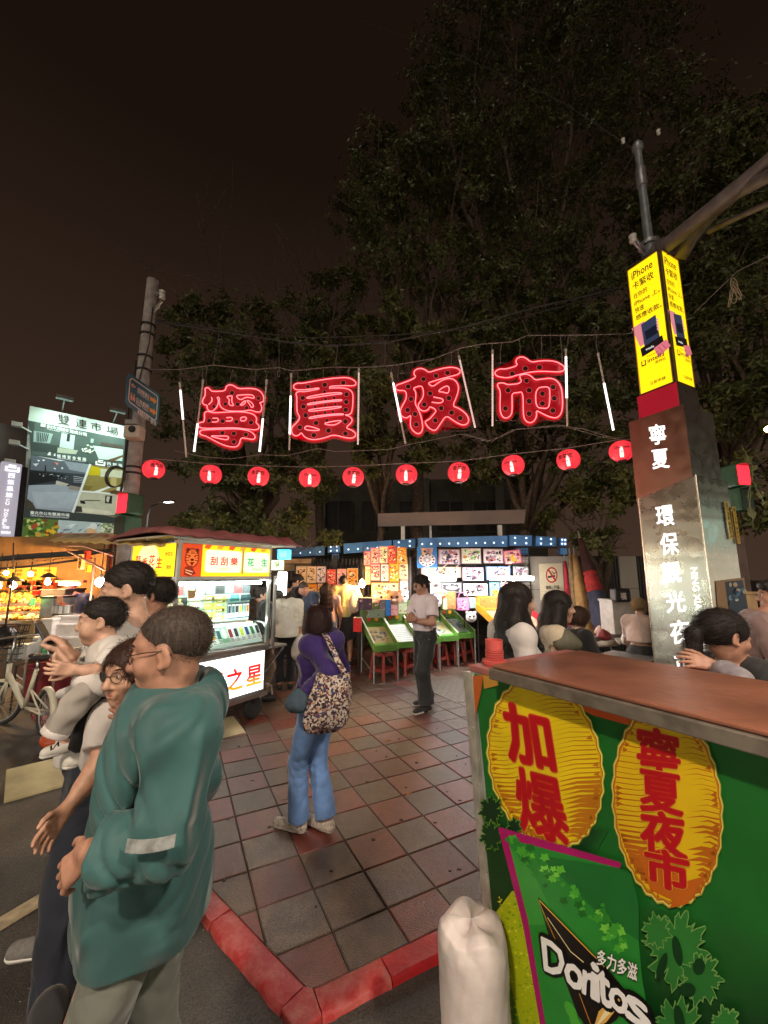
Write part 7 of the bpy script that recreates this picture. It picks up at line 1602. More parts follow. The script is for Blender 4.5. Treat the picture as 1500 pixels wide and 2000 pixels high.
bowl('small steel bowl on the table edge nearest the seated woman',1165,1252,.075,.07,m_ss);bowl('wide shallow steel pot in the middle of the table',1204,1249,.14,.09,m_ss,'pot','pot');bowl('glass bowl by the front corner of the table',1215,1258,.09,.08,mat('cloudy_glass',(.5,.48,.45),.2))
for(px_,py,lb)in((1205,1237,'yellow drink cup with a straw behind the pot'),(1243,1242,'yellow drink cup with a straw at the table end')):
 p,tt=bowl(lb,px_,py,.045,.12,mat('drink_yellow',(.65,.55,.2),.35),'drink_cup','cup');MB().tube([p+Vector((0,0,.1)),p+Vector((.01,0,.2))],.006,6).build('straw',mat('straw_pink',(.7,.45,.42),.5),tt)
p=CAMP+ray(1232,1262)*((zt-CAMH)/ray(1232,1262).z);blob_bag('white plastic bag standing on the table by the pillar',p,.13,.11,.24,mat('bag_white',(.62,.58,.52),.4),seed=11)
p=CAMP+ray(1180,1252)*((zt-CAMH)/ray(1180,1252).z);blob_bag('dark red bag on the table before the seated woman',p,.12,.1,.18,mat('bag_dkred',(.22,.03,.03),.5),seed=12);p=CAMP+ray(1172,1240)*((zt-CAMH)/ray(1172,1240).z);blob_bag('pale pink wrapped snack on the table',p,.08,.07,.16,mat('wrap_pink',(.6,.38,.33),.5),seed=13,name='snack_wrap',cat='snack')
cbox('white cooler box standing before the railings',1201,1175,1228,1240,6.6,.4,mat('cooler_white',(.46,.43,.40),.6),'cooler_box','cooler')
mb=MB();P0=at(1204,1176,6.5);P1=at(1233,1150,6.5);mb.box(((P0.x+P1.x)/2,6.6,(P0.z+P1.z)/2),(P1.x-P0.x,.18,P1.z-P0.z));tb_=mb.build('shopping_bag',m_dark,None,bevel=.03);tag(tb_,'black shopping bag with white mark on the cooler','bag')
S=Sheet((P0.x,6.505,P0.z),(P1.x-P0.x,0,0),(0,0,P1.z-P0.z),.001);S.text_quad('福',[(.3,.2),(.65,.2),(.65,.7),(.3,.7)],rgb('#cfc8c0'),.04,px=False);S.build('lettering',m_print,tb_)
t=thing('notice_board','dark brown board on a post right of the steel pillar','board',at(1470,1300,5.2));P0=at(1452,1300,5.2);P1=at(1478,1052,5.6)
mb=MB();mb.prism([Vector((P0.x,P0.y,0)),Vector((P0.x+.22,P0.y-.02,0)),Vector((P0.x+.22,P0.y-.02,P1.z)),Vector((P0.x,P0.y,P1.z))],(0,.05,0));mb.build('board',mat('brown_enamel',(.07,.035,.03),.35,var=.3),t,bevel=.01)
cbox('tan plywood box behind the ponytailed woman',1460,1160,1478,1300,5.0,.3,m_wood,'wooden_box')

# ================================================================== NEAR GREEN CART
ZT=1.38
def onz(px,py,z):r=ray(px,py);return CAMP+r*((z-CAMH)/r.z)
fl=onz(962,1304,ZT);fr_=onz(1560,1455,ZT);d1=(fr_-fl).normalized();d2=Vector((-d1.y,d1.x,0))
if d2.y<0:d2=-d2
DEP=(onz(1112,1271,ZT)-fl).dot(d2)
t=thing('snack_cart','big green printed food cart with a red brown wooden counter','food cart',Vector((fl.x,fl.y,0))+d1*.6)
L_=1.75
m_counter=mat('counter_wood',(.20,.080,.050),.34,var=.4,scale=2.6,bump=.15,bscale=30,detail=9)
mb=MB();mb.prism([fl-d1*.0,fl+d1*L_,fl+d1*L_+d2*DEP,fl+d2*DEP],(0,0,.012));mb.build('wood_counter',m_counter,t,bevel=.004)
mb=MB();e=.012;th=.045;mb.prism([p+Vector((0,0,-th))for p in(fl-d1*e-d2*e,fl+d1*L_-d2*e,fl+d1*L_+d2*(DEP+e),fl-d1*e+d2*(DEP+e))],(0,0,th-.002));mb.build('counter_rim',mat('rim_zinc',(.30,.26,.22),.42,.75,var=.25,scale=16),t,bevel=.004)
A3=onz(916,1311,ZT-.075);PN=Vector((d1.y,-d1.x,0));PN=PN if PN.y<0 else-PN
PC=Plane(A3,PN)
TR=PC.hit(1580,1462)
BLp=PC.hit(1010,2160);BRp=PC.hit(1700,2250)
inn=d2
body=[A3,TR,PC.hit(1700,2120),PC.hit(996,2060)]
# carcass behind the panel and its top ledge
mb=MB();q0=A3+inn*.03;q1=q0+d1*1.95;w=DEP+.12
lo=PC.hit(1000,2100);lo.z=.16
b0=Vector((lo.x,lo.y,.16))+inn*.03
mb.add([b0,b0+d1*1.8,b0+d1*1.8+inn*w,b0+inn*w,q0,q1,q1+inn*w,q0+inn*w],[(3,2,1,0),(4,5,6,7),(0,1,5,4),(1,2,6,5),(2,3,7,6),(3,0,4,7)]);mb.build('carcass',mat('cart_grey',(.20,.21,.19),.5,.4,var=.2),t)
mb=MB();mb.prism([A3+Vector((0,0,.002)),q1-inn*.03+Vector((0,0,.002)),q1+inn*w+Vector((0,0,.002)),A3+inn*(w+.03)+Vector((0,0,.002))],(0,0,.028));mb.build('ledge',mat('ledge_red',(.28,.10,.09),.45,var=.2),t,bevel=.004)
mb=MB();mb.prism([p+inn*.006 for p in(A3,PC.hit(996,2060),PC.hit(1700,2120),TR)][::-1],inn*.02);mb.build('panel',mat('panel_board',(.3,.32,.3),.5),t)
mb=MB();pl=[PC.hit(*q_)for q_ in((908,1310),(926,1314),(943,1560),(972,1850),(1000,2060),(980,2060),(955,1850),(930,1560))];mb.prism([p-inn*.014 for p in pl],inn*.016);mb.build('corner_trim',mat('trim_alu',(.52,.52,.46),.4,.6,var=.25,scale=14),t)
# rivets and little bracket
mb=MB()
for(x,y)in((928,1420),(938,1530),(957,1700),(966,1800)):mb.ball(PC.hit(x,y)-inn*.016,.004,8,6)
o_=mb.build('rivets',m_galv,t,smooth=True);o_['kind']='stuff'
# ---- printed artwork
G=Sheet(A3-inn*.002,d1,(0,0,1),.00025,plane=Plane(A3-inn*.002,PN));G.N=-inn
def clipg(pts,c,up=True):G.poly(pts,rgb(c),px=True,up=up)
def grad(n,f,up=True):
 for i in range(n):f(i,n)
top=lambda x:1312+(x-918)*(1462-1312)/(1580-918)
left=lambda y:926+(17 if y>1560 else 0)*0+(np.interp(y,[1312,1560,1850,2060],[926,943,972,1000])-926)
BOT=2060
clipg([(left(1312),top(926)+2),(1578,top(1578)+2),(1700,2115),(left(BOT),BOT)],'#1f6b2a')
# lighter green towards the upper middle, darker below
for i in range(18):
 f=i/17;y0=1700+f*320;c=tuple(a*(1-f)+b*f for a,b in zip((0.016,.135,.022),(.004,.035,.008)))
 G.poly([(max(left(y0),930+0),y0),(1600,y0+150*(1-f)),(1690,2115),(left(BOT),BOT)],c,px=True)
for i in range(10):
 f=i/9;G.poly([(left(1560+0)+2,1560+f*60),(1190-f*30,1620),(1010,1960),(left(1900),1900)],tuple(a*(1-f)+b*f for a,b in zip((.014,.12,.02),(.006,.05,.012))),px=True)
for i in range(12):
 f=i/11;G.ell(1330,1460,330*(1-f*.75),110*(1-f*.75),tuple(a*(1-f)+b*f for a,b in zip((.016,.14,.022),(.03,.24,.035))),30,px=True,rot=.2)if False else None
# orange ribbons at the top
clipg([(926,1320),(946,1318),(942,1350),(934,1385),(930,1400),(927,1350)],'#b8602a');clipg([(945,1317),(972,1323),(976,1338),(948,1345)],'#b98a3a')
clipg([(1100,1354),(1118,1358),(1180,1385),(1260,1406),(1340,1420),(1410,1426),(1400,1432),(1330,1432),(1240,1418),(1160,1396),(1110,1370)],'#cf5a28')
# two scalloped ovals
def oval(cx,cy,rx,ry,rot,c_out,c_in,hatch_side,seed,top_col,bot_col,nl=34):
 cr,sr=math.cos(rot),math.sin(rot);rg=random.Random(seed)
 def E(u,v):return(cx+u*rx*cr-v*ry*sr,cy+u*rx*sr+v*ry*cr)
 def outl(s,sc=.016,n=120,f=30):return[E(s*(1+sc*math.sin(f*a))*math.cos(a),s*(1+sc*math.sin(f*a))*math.sin(a))for a in[2*math.pi*i/n for i in range(n)]]
 G.poly(outl(1.0),rgb('#8a9a3a'),px=True);G.poly(outl(.985),rgb(c_out),px=True);G.poly(outl(.965),rgb('#a86a20'),px=True);G.poly(outl(.95),rgb(bot_col),px=True)
 G.poly(outl(.93,.006),rgb(top_col),px=True)
 # lower part turns orange, then wavering engraved lines
 for i in range(nl):
  v=-.86+1.72*i/(nl-1);w=math.sqrt(max(0,.86-v*v));thk=(.006+.022*max(0,(v+.1)))*(1.1 if v>.2 else.7)
  for sgn in(-1,1):
   l0=rg.uniform(.0,.25);x0=sgn*w;x1=sgn*w*(l0 if sgn==hatch_side else rg.uniform(.3,.7))
   k1=thk*rg.uniform(.7,1.8);dv=.05*sgn
   G.poly([E(x0,v-k1+dv),E((x0+x1)/2,v-k1*.7),E(x1,v),E((x0+x1)/2,v+k1*.7),E(x0,v+k1+dv)],rgb(c_in),px=True,up=(i%8==0 and sgn<0))
   if rg.random()<.5:G.poly([E(x0*.98,v-.02),E(x0*.86,v+.01),E(x0*.98,v+.035)],rgb(c_in),px=True,up=False)
 return E
E1=oval(1068,1490,112,172,-.22,'#f2e36a','#c07a1a',1,3,'#e8cf1f','#d8a81c')
E2=oval(1307,1572,108,198,-.10,'#e8d06a','#b8661a',-1,9,'#e0bd1c','#c8841c')
clipg([E2(*q_)for q_ in((-.62,.35),(-.2,.55),(.2,.75),(.55,.72),(.2,.97),(-.15,1.0),(-.05,.93),(-.45,.8))],'#c4661c')
# big red lettering with outlines: straight brush strokes cut as shapes
def glyph(ch,quad,bold=.032):
 G.text_quad(ch,quad,rgb('#e0b040'),bold+.038);G.text_quad(ch,quad,rgb('#c23a1c'),bold+.024);G.text_quad(ch,quad,rgb('#b5141f'),bold)
glyph('加',[(1002,1482),(1090,1506),(1072,1392),(984,1370)]);glyph('爆',[(1022,1617),(1120,1652),(1098,1520),(1008,1496)],.022)
glyph('寧',[(1252,1508),(1333,1514),(1328,1432),(1250,1414)],.024);glyph('夏',[(1258,1578),(1338,1590),(1334,1514),(1254,1500)],.026);glyph('夜',[(1260,1664),(1346,1676),(1340,1590),(1256,1578)],.03);glyph('市',[(1270,1720),(1352,1742),(1348,1666),(1266,1650)],.034)
# parsley leaves
def parsley(cx,cy,s,fill,edge,lobes=9,seed=1,rot=0):
 rg=random.Random(seed);n=90;pts=[]
 for i in range(n):
  a=2*math.pi*i/n;r=s*(.74+.13*math.sin(lobes*a+rot)+.10*math.sin((lobes*2+3)*a+seed)+.06*math.sin((lobes*5)*a)+.03*rg.uniform(-1,1));pts.append((cx+r*math.cos(a)*.8,cy+r*math.sin(a)))
 G.poly(pts,rgb(fill),px=True);G.line(pts,.0022,rgb(edge),px=True,closed=True)
parsley(965,1580,34,'#12331c','#6aa23a',7,2);parsley(966,1630,34,'#123a1e','#6aa23a',7,4);parsley(1010,1612,22,'#12331c','#5a9a3a',7,5)
parsley(1330,1850,88,'#2f7a34','#74a85a',8,7);parsley(1375,1905,60,'#2a7030','#74a85a',7,8,1.2);parsley(1330,2000,70,'#2f7a34','#74a85a',8,9);parsley(1290,1812,40,'#2f7a34','#74a85a',6,10);parsley(1425,1990,40,'#2f7a34','#74a85a',6,11)
for(x,y,rx,ry,ro)in((1330,1850,9,30,-.2),(1372,1880,12,16,.1),(1300,1880,8,28,.3),(1350,1925,16,14,0),(1335,1985,10,32,-.2)):G.ell(x,y,rx,ry,rgb('#0d3a18'),16,px=True,rot=ro);
# yellow green crisps at left
clipg([(966,1790),(1008,1735),(1032,1742),(1085,2060),(1000,2060),(985,1900)],'#a8b81c');clipg([(962,1760),(985,1830),(1040,2060),(1000,2060),(975,1900)],'#5a8a24')
rg=random.Random(5)
for k in range(150):x=rg.uniform(985,1065);y=rg.uniform(1760,2050);
rg=random.Random(6)
for k in range(170):
 f=rg.random();y=1745+f*310;x=978+f*20+rg.uniform(0,40+f*35);G.poly([(x,y),(x+rg.uniform(3,8),y-rg.uniform(0,3)),(x+rg.uniform(3,8),y+rg.uniform(1,4))],rgb(rg.choice(['#d8dc3a','#8aa818','#c8cc28','#6f9a1c'])),px=True,up=(k%40==0))
# snack bag
clipg([(984,1614),(1220,1680),(1218,1690),(1240,1700),(1256,1760),(1256,1830),(1262,1900),(1290,2060),(1090,2060),(1060,1940),(1020,1760)],'#2a8a34')
clipg([(1060,1665),(1218,1690),(1240,1700),(1256,1760),(1256,1830),(1180,1780)],'#1f7030');clipg([(996,1640),(1010,1690),(1040,1800),(1100,1800),(1050,1700)],'#3a9a3c')
clipg([(981,1612),(1222,1680),(1220,1690),(1000,1634),(1040,1790),(1086,2060),(1076,2060),(1030,1800)],'#a8186a')
for k in range(48):f=k/48;x=985+f*236;y=1613+f*67;G.poly([(x,y),(x+2.5,y-2.2),(x+5,y+1.4)],rgb('#a8186a'),px=True,up=(k==0))
rg=random.Random(8)
for k in range(64):
 f=rg.random();x=1005+f*235+rg.uniform(-16,16);y=1640+f*195+rg.uniform(-20,20);s_=rg.uniform(6,14);n=11
 G.poly([(x+s_*(.6+.4*(i%2))*math.cos(2*math.pi*i/n),y+s_*.8*(.6+.4*(i%2))*math.sin(2*math.pi*i/n))for i in range(n)],rgb(rg.choice(['#5fc03a','#3fa034','#76d04a','#2f8a30','#4aae38','#1f6a26'])),px=True,up=(k%7==0))
for(x,y)in((1125,1965),(1135,1990),(1118,2020),(1150,2010)):G.ell(x,y,9,22,rgb('#4aae38'),10,px=True,rot=-.5)
# black triangle with flame edge and lettering
clipg([(1060,1745),(1195,1880),(1240,1935),(1215,1980),(1172,2010),(1150,1990)],'#17100e');clipg([(1060,1745),(1075,1790),(1172,2010),(1140,1975),(1085,1830)],'#17100e')
G.line([(1064,1752),(1190,1878)],.0045,rgb('#e0b24a'),px=True);G.line([(1080,1785),(1125,1850),(1150,1870)],.003,rgb('#f2e3b0'),px=True);G.line([(1064,1756),(1110,1862)],.0035,rgb('#c98a2a'),px=True);G.line([(1138,1920),(1170,2004)],.0035,rgb('#c98a2a'),px=True)
clipg([(1168,2004),(1180,1965),(1215,1930),(1234,1922),(1222,1950),(1195,1985)],'#e8b858');clipg([(1172,1998),(1190,1965),(1215,1940),(1205,1965)],'#fbeec0')
def logo(c,bold,grow):
 x=[(1070,1858),(1116,1872),(1152,1894),(1172,1902),(1186,1915),(1204,1926),(1236,1940)]
 quads=[((1070,1822),(1114,1842),(1112,1900),(1076,1884)),((1116,1866),(1150,1884),(1150,1928),(1116,1908)),((1152,1884),(1172,1896),(1170,1940),(1150,1926)),((1169,1868),(1180,1876),(1182,1944),(1168,1936)),((1180,1876),(1202,1898),(1206,1956),(1182,1946)),((1202,1912),(1236,1928),(1238,1972),(1204,1954)),((1236,1926),(1274,1950),(1284,1998),(1238,1976))]
 for ch,(ul,ur,lr,ll)in zip('Doritos',quads):G.text_quad(ch,[ll,lr,ur,ul],c,bold)
logo(rgb('#0c0b0c'),.14,0);logo(rgb('#0c0b0c'),.11,0);logo(rgb('#f1f3f6'),.035,0)
G.text_quad('多力多滋',[(1178,1872),(1256,1904),(1258,1872),(1180,1842)],rgb('#0e1410'),.09);G.text_quad('多力多滋',[(1178,1872),(1256,1904),(1258,1872),(1180,1842)],rgb('#eef2ee'),.03)
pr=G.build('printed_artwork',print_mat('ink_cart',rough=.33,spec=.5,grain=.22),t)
# red jar and dish on the ledge
c=A3+d1*.07+inn*.10+Vector((0,0,.031));jt=thing('red_jar','stacked translucent red plastic tubs on a red dish at the cart corner','tub',c)
m_rj=mat('red_clear_plastic',(.55,.10,.09),.25,var=.15,scale=12)
MB().lathe(c,[(.052,0),(.058,.012),(.058,.022),(.045,.024)],24).build('dish',m_rj,jt,smooth='auto')
for k in range(4):MB().lathe(c+Vector((0,0,.024+k*.011)),[(.040,0),(.043,.004),(.043,.009),(.039,.010)],24).build('tub_rim',m_rj,jt,smooth='auto')
MB().lathe(c+Vector((0,0,.069)),[(.040,0),(.041,.04),(.042,.045),(.038,.046),(.036,.01),(.001,.01)],24).build('top_tub',m_rj,jt,smooth='auto')
# white rubbish bag and green cup by the cart foot
m_trash=mat('white_bag',(.50,.45,.44),.48,var=.22,scale=6,bump=.22,bscale=16,trans=0.0,sss=.25)
bp=gnd(930,2090);bp.z=ROADZ if all((bp-o).dot(n)>0 for o,n in HP)is False else 0
tt=thing('rubbish_bag','bulging white rubbish bag standing at the foot of the green cart','rubbish bag',bp);mb=MB();n=90;vs=[];rgx=random.Random(4);ph=[rgx.uniform(0,6)for _ in range(8)]
hB_=at(905,1792,bp.y).z-bp.z
pf0=[(0,.02),(.10,.0),(.118,.03),(.125,.15),(.124,.3),(.126,hB_*.74),(.126,hB_*.88),(.116,hB_*.96),(.085,hB_),(.03,hB_*.985),(0,hB_*.97)]
prof=[(float(np.interp(i/40,np.linspace(0,1,len(pf0)),[q[0]for q in pf0])),float(np.interp(i/40,np.linspace(0,1,len(pf0)),[q[1]for q in pf0])))for i in range(41)]
for i,(r,z)in enumerate(prof):
 for k in range(n):
  a=2*math.pi*k/n;w=1+.04*math.sin(3*a+ph[0]+z*6)+.02*abs(math.sin(4*a+ph[1]+z*14))-(.010+.015*max(0,z/hB_-.75))*abs(math.sin(6.0*a+ph[2]-9*z))**6-.016*abs(math.sin(5*a+22*z+ph[4]))**7-.012*abs(math.sin(11*a-17*z))**5
  vs.append(bp+Vector((r*w*math.cos(a),r*w*math.sin(a),z+(.012*math.sin(4*a+ph[3])if z>.3 else 0))))
mb.add(vs,[(i*n+k,i*n+(k+1)%n,(i+1)*n+(k+1)%n,(i+1)*n+k)for i in range(len(prof)-1)for k in range(n)])
o=mb.build('body',m_trash,tt,smooth=True);sm=o.modifiers.new('s','SUBSURF');sm.levels=1;sm.render_levels=1
c=PC.hit(953,1868)-inn*.05;gt=thing('green_cup','bright green plastic cup holder fixed low on the cart corner','cup holder',c);MB().lathe(c-Vector((0,0,.05)),[(.034,0),(.040,.09),(.036,.09),(.031,.01),(.001,.01)],22).build('cup',mat('cup_green',(.10,.38,.05),.35),gt,smooth='auto');MB().bar(c,c+inn*.05,.02,.02).build('clip',m_galv,gt)

# ================================================================== PEOPLE: bodies grown as one smooth implicit surface
def V3(*a):return Vector(a)
class RC:  # tapered capsule
 def __init__(s,a,b,ra,rb,cuts=()):
  s.a=np.array(a,np.float32);s.b=np.array(b,np.float32);s.ra=ra;s.rb=rb;s.cuts=cuts
  r=max(ra,rb);s.lo=np.minimum(s.a,s.b)-r;s.hi=np.maximum(s.a,s.b)+r
 def __call__(s,X,Y,Z):
  d=s.b-s.a;L2=float(d@d)+1e-9
  x,y,z=X-s.a[0],Y-s.a[1],Z-s.a[2]
  t=np.clip((x*d[0]+y*d[1]+z*d[2])/L2,0,1)
  q=np.sqrt((x-t*d[0])**2+(y-t*d[1])**2+(z-t*d[2])**2)-(s.ra+(s.rb-s.ra)*t)
  for c,n in s.cuts:q=np.maximum(q,(X-c[0])*n[0]+(Y-c[1])*n[1]+(Z-c[2])*n[2])
  return q
class EL:  # ellipsoid with axes in the columns of M
 def __init__(s,c,r,M=None,cuts=()):
  s.c=np.array(c,np.float32);s.r=np.array(r,np.float32);s.M=np.array(M if M is not None else np.eye(3),np.float32);s.cuts=cuts
  e=np.sqrt(((s.M*s.r[None,:])**2).sum(1));s.lo=s.c-e;s.hi=s.c+e
 def __call__(s,X,Y,Z):
  x,y,z=X-s.c[0],Y-s.c[1],Z-s.c[2];M=s.M
  q=[x*M[0,i]+y*M[1,i]+z*M[2,i]for i in range(3)]
  k0=np.sqrt(sum((q[i]/s.r[i])**2 for i in range(3)))+1e-6;k1=np.sqrt(sum((q[i]/s.r[i]**2)**2 for i in range(3)))+1e-6
  d=k0*(k0-1)/k1
  for c,n in s.cuts:d=np.maximum(d,(X-c[0])*n[0]+(Y-c[1])*n[1]+(Z-c[2])*n[2])
  return d
def field(items,lo,hi,h,post=None):
 lo=np.array(lo,np.float32);hi=np.array(hi,np.float32)
 ax=[np.arange(lo[i],hi[i]+h,h,dtype=np.float32)for i in range(3)]
 Fd=np.full([len(a)for a in ax],0.6,np.float32)
 for op,p,k in items:
  mg=k+3*h
  i0=[max(0,int((p.lo[i]-mg-lo[i])/h))for i in range(3)];i1=[min(len(ax[i]),int((p.hi[i]+mg-lo[i])/h)+2)for i in range(3)]
  if any(i1[i]<=i0[i]for i in range(3)):continue
  sl=tuple(slice(a,b)for a,b in zip(i0,i1))
  X=ax[0][sl[0]][:,None,None];Y=ax[1][sl[1]][None,:,None];Z=ax[2][sl[2]][None,None,:]
  d=p(X,Y,Z);A=Fd[sl]
  if op=='+':
   hh=np.maximum(k-np.abs(A-d),0)/max(k,1e-6);Fd[sl]=np.minimum(A,d)-hh*hh*k*.25
  else:
   d=-d;hh=np.maximum(k-np.abs(A-d),0)/max(k,1e-6);Fd[sl]=np.maximum(A,d)+hh*hh*k*.25
 if post is not None:Fd=post(Fd,ax[0][:,None,None],ax[1][None,:,None],ax[2][None,None,:])
 return Fd,lo,h
def surface(Fd,lo,h):
 """naive surface nets -> vertices, quads"""
 S=Fd<0;nx,ny,nz=Fd.shape
 c=[S[dx:nx-1+dx,dy:ny-1+dy,dz:nz-1+dz]for dx in(0,1)for dy in(0,1)for dz in(0,1)]
 n=sum(a.astype(np.int8)for a in c);act=(n>0)&(n<8)
 ci=np.argwhere(act)
 if len(ci)==0:return np.zeros((0,3)),np.zeros((0,4),int)
 idx=np.full(act.shape,-1,np.int64);idx[tuple(ci.T)]=np.arange(len(ci))
 corn=np.array([(dx,dy,dz)for dx in(0,1)for dy in(0,1)for dz in(0,1)])
 val=np.stack([Fd[ci[:,0]+d[0],ci[:,1]+d[1],ci[:,2]+d[2]]for d in corn],1)
 acc=np.zeros((len(ci),3));cnt=np.zeros(len(ci))
 for a in range(8):
  for ax in range(3):
   d=corn[a]
   if d[ax]:continue
   b=a+(4,2,1)[ax];va,vb=val[:,a],val[:,b];m=(va<0)!=(vb<0)
   t=va[m]/(va[m]-vb[m]);p=np.repeat(d[None].astype(float),m.sum(),0);p[:,ax]+=t;acc[m]+=p;cnt[m]+=1
 V=(ci+acc/cnt[:,None])*h+lo
 Q=[]
 for ax in range(3):
  A=S[tuple(slice(0,-1)if i==ax else slice(1,-1)for i in range(3))];B=S[tuple(slice(1,None)if i==ax else slice(1,-1)for i in range(3))]
  e=np.argwhere(A!=B)
  if len(e)==0:continue
  e2=e.copy()
  for i in range(3):
   if i!=ax:e2[:,i]+=1
  u,v=[(1,2),(2,0),(0,1)][ax]
  def cell(du,dv):
   q=e2.copy();q[:,u]-=du;q[:,v]-=dv;return idx[q[:,0],q[:,1],q[:,2]]
  q=np.stack([cell(1,1),cell(0,1),cell(0,0),cell(1,0)],1)
  fl=~A[tuple(e.T)];q[fl]=q[fl][:,::-1];Q.append(q[(q>=0).all(1)])
 return V,np.concatenate(Q)
def mesh_from(items,h,name,m,parent,post=None,fine=(),pad=0.02):
 """one mesh: coarse grid overall, finer grids inside the given boxes (head, hands)"""
 lo=np.min([p.lo for o,p,k in items if o=='+'],0)-pad-2*h;hi=np.max([p.hi for o,p,k in items if o=='+'],0)+pad+2*h
 V,Q=surface(*field(items,lo,hi,h,post));
 if len(fine):
  cen=V[Q].mean(1);keep=np.ones(len(Q),bool)
  for(l,hgh,hf)in fine:keep&=~((cen>np.array(l)+h*.9)&(cen<np.array(hgh)-h*.9)).all(1)
  Q=Q[keep]
 Vs,Qs=[V],[Q];off=len(V)
 for(l,hgh,hf)in fine:
  v,q=surface(*field(items,l,hgh,hf,post));Vs.append(v);Qs.append(q+off);off+=len(v)
 V=np.concatenate(Vs);Q=np.concatenate(Qs)
 used=np.unique(Q);rm=np.full(len(V),-1);rm[used]=np.arange(len(used))
 return link_obj(name,fast_mesh(name,V[used],[rm[Q]],m,smooth=True),parent)

def skin_mat(name,c):return mat(name,c,rough=.52,var=.16,scale=28,sss=.05,bump=.06,bscale=420)
m_sk=skin_mat('skin_warm',(.44,.245,.165));m_sk2=skin_mat('skin_tan',(.36,.185,.125));m_sk3=skin_mat('skin_fair',(.48,.285,.205))
def hair_mat(name,c):
 m,nt,b=new_mat(name);N=nt.nodes;L=nt.links;b.inputs['Base Color'].default_value=(*c,1);b.inputs['Roughness'].default_value=.55;b.inputs['Specular IOR Level'].default_value=.22
 t=N.new('ShaderNodeTexCoord');mp=N.new('ShaderNodeMapping');mp.inputs['Scale'].default_value=(130,130,9);z=N.new('ShaderNodeTexNoise');z.inputs['Scale'].default_value=1;z.inputs['Detail'].default_value=3
 L.new(t.outputs['Object'],mp.inputs[0]);L.new(mp.outputs[0],z.inputs['Vector']);bp=N.new('ShaderNodeBump');bp.inputs['Strength'].default_value=.35;bp.inputs['Distance'].default_value=.006;L.new(z.outputs['Fac'],bp.inputs['Height']);L.new(bp.outputs[0],b.inputs['Normal'])
 r=N.new('ShaderNodeValToRGB');L.new(z.outputs['Fac'],r.inputs[0]);r.color_ramp.elements[0].position=.3;r.color_ramp.elements[0].color=(*[x*.55 for x in c],1);r.color_ramp.elements[1].position=.75;r.color_ramp.elements[1].color=(*[min(1,x*1.7)for x in c],1);L.new(r.outputs[0],b.inputs['Base Color'])
 return m
m_hb=hair_mat('hair_black',(.014,.011,.010));m_hbr=hair_mat('hair_brown',(.035,.017,.012));m_hbl=hair_mat('hair_blond',(.34,.24,.13));m_hgr=hair_mat('hair_cropped',(.046,.034,.028));m_hgy=hair_mat('hair_greying',(.05,.05,.052))
def cloth(name,c,rough=.85,var=.12,scale=7,weave=700,bump=.06,sheen=.15,col2=None,wr=.55):
 if name in MATS:return MATS[name]
 m=mat(name,c,rough,0,var,scale,bump,weave,.3,sheen=sheen,col2=col2);nt=m.node_tree;N=nt.nodes;L=nt.links;b=N['Principled BSDF']
 t=N.new('ShaderNodeTexCoord');mp=N.new('ShaderNodeMapping');mp.inputs['Scale'].default_value=(1.0,1.0,.62);mp.inputs['Rotation'].default_value=(.4,.3,0);z=N.new('ShaderNodeTexNoise');z.noise_type='RIDGED_MULTIFRACTAL';z.inputs['Scale'].default_value=6.5;z.inputs['Detail'].default_value=3;z.inputs['Distortion'].default_value=.9
 L.new(t.outputs['Object'],mp.inputs[0]);L.new(mp.outputs[0],z.inputs['Vector']);bp=N.new('ShaderNodeBump');bp.inputs['Strength'].default_value=wr;bp.inputs['Distance'].default_value=.075;L.new(z.outputs['Fac'],bp.inputs['Height'])
 if b.inputs['Normal'].links:L.new(b.inputs['Normal'].links[0].from_socket,bp.inputs['Normal'])
 L.new(bp.outputs[0],b.inputs['Normal']);return m
m_eyew=mat('eye_white',(.62,.58,.54),.15,var=0);m_iris=mat('iris',(.018,.010,.007),.1,var=0);m_lip=mat('lips',(.42,.16,.13),.4,var=.05);m_spec=mat('spectacle_frame',(.03,.015,.015),.3,var=0)
def rotz(a):return np.array(Matrix.Rotation(a,3,'Z'))
def ik(a,b,l1,l2,pole):
 a,b,pole=Vector(a),Vector(b),Vector(pole);d=b-a;L=d.length
 if L>(l1+l2)*.999:b=a+d.normalized()*(l1+l2)*.999;d=b-a;L=d.length
 x=(l1*l1-l2*l2+L*L)/(2*L);hgt=math.sqrt(max(l1*l1-x*x,0));u=d.normalized();p=pole-u*pole.dot(u);p.normalize()
 return a+u*x+p*hgt,b
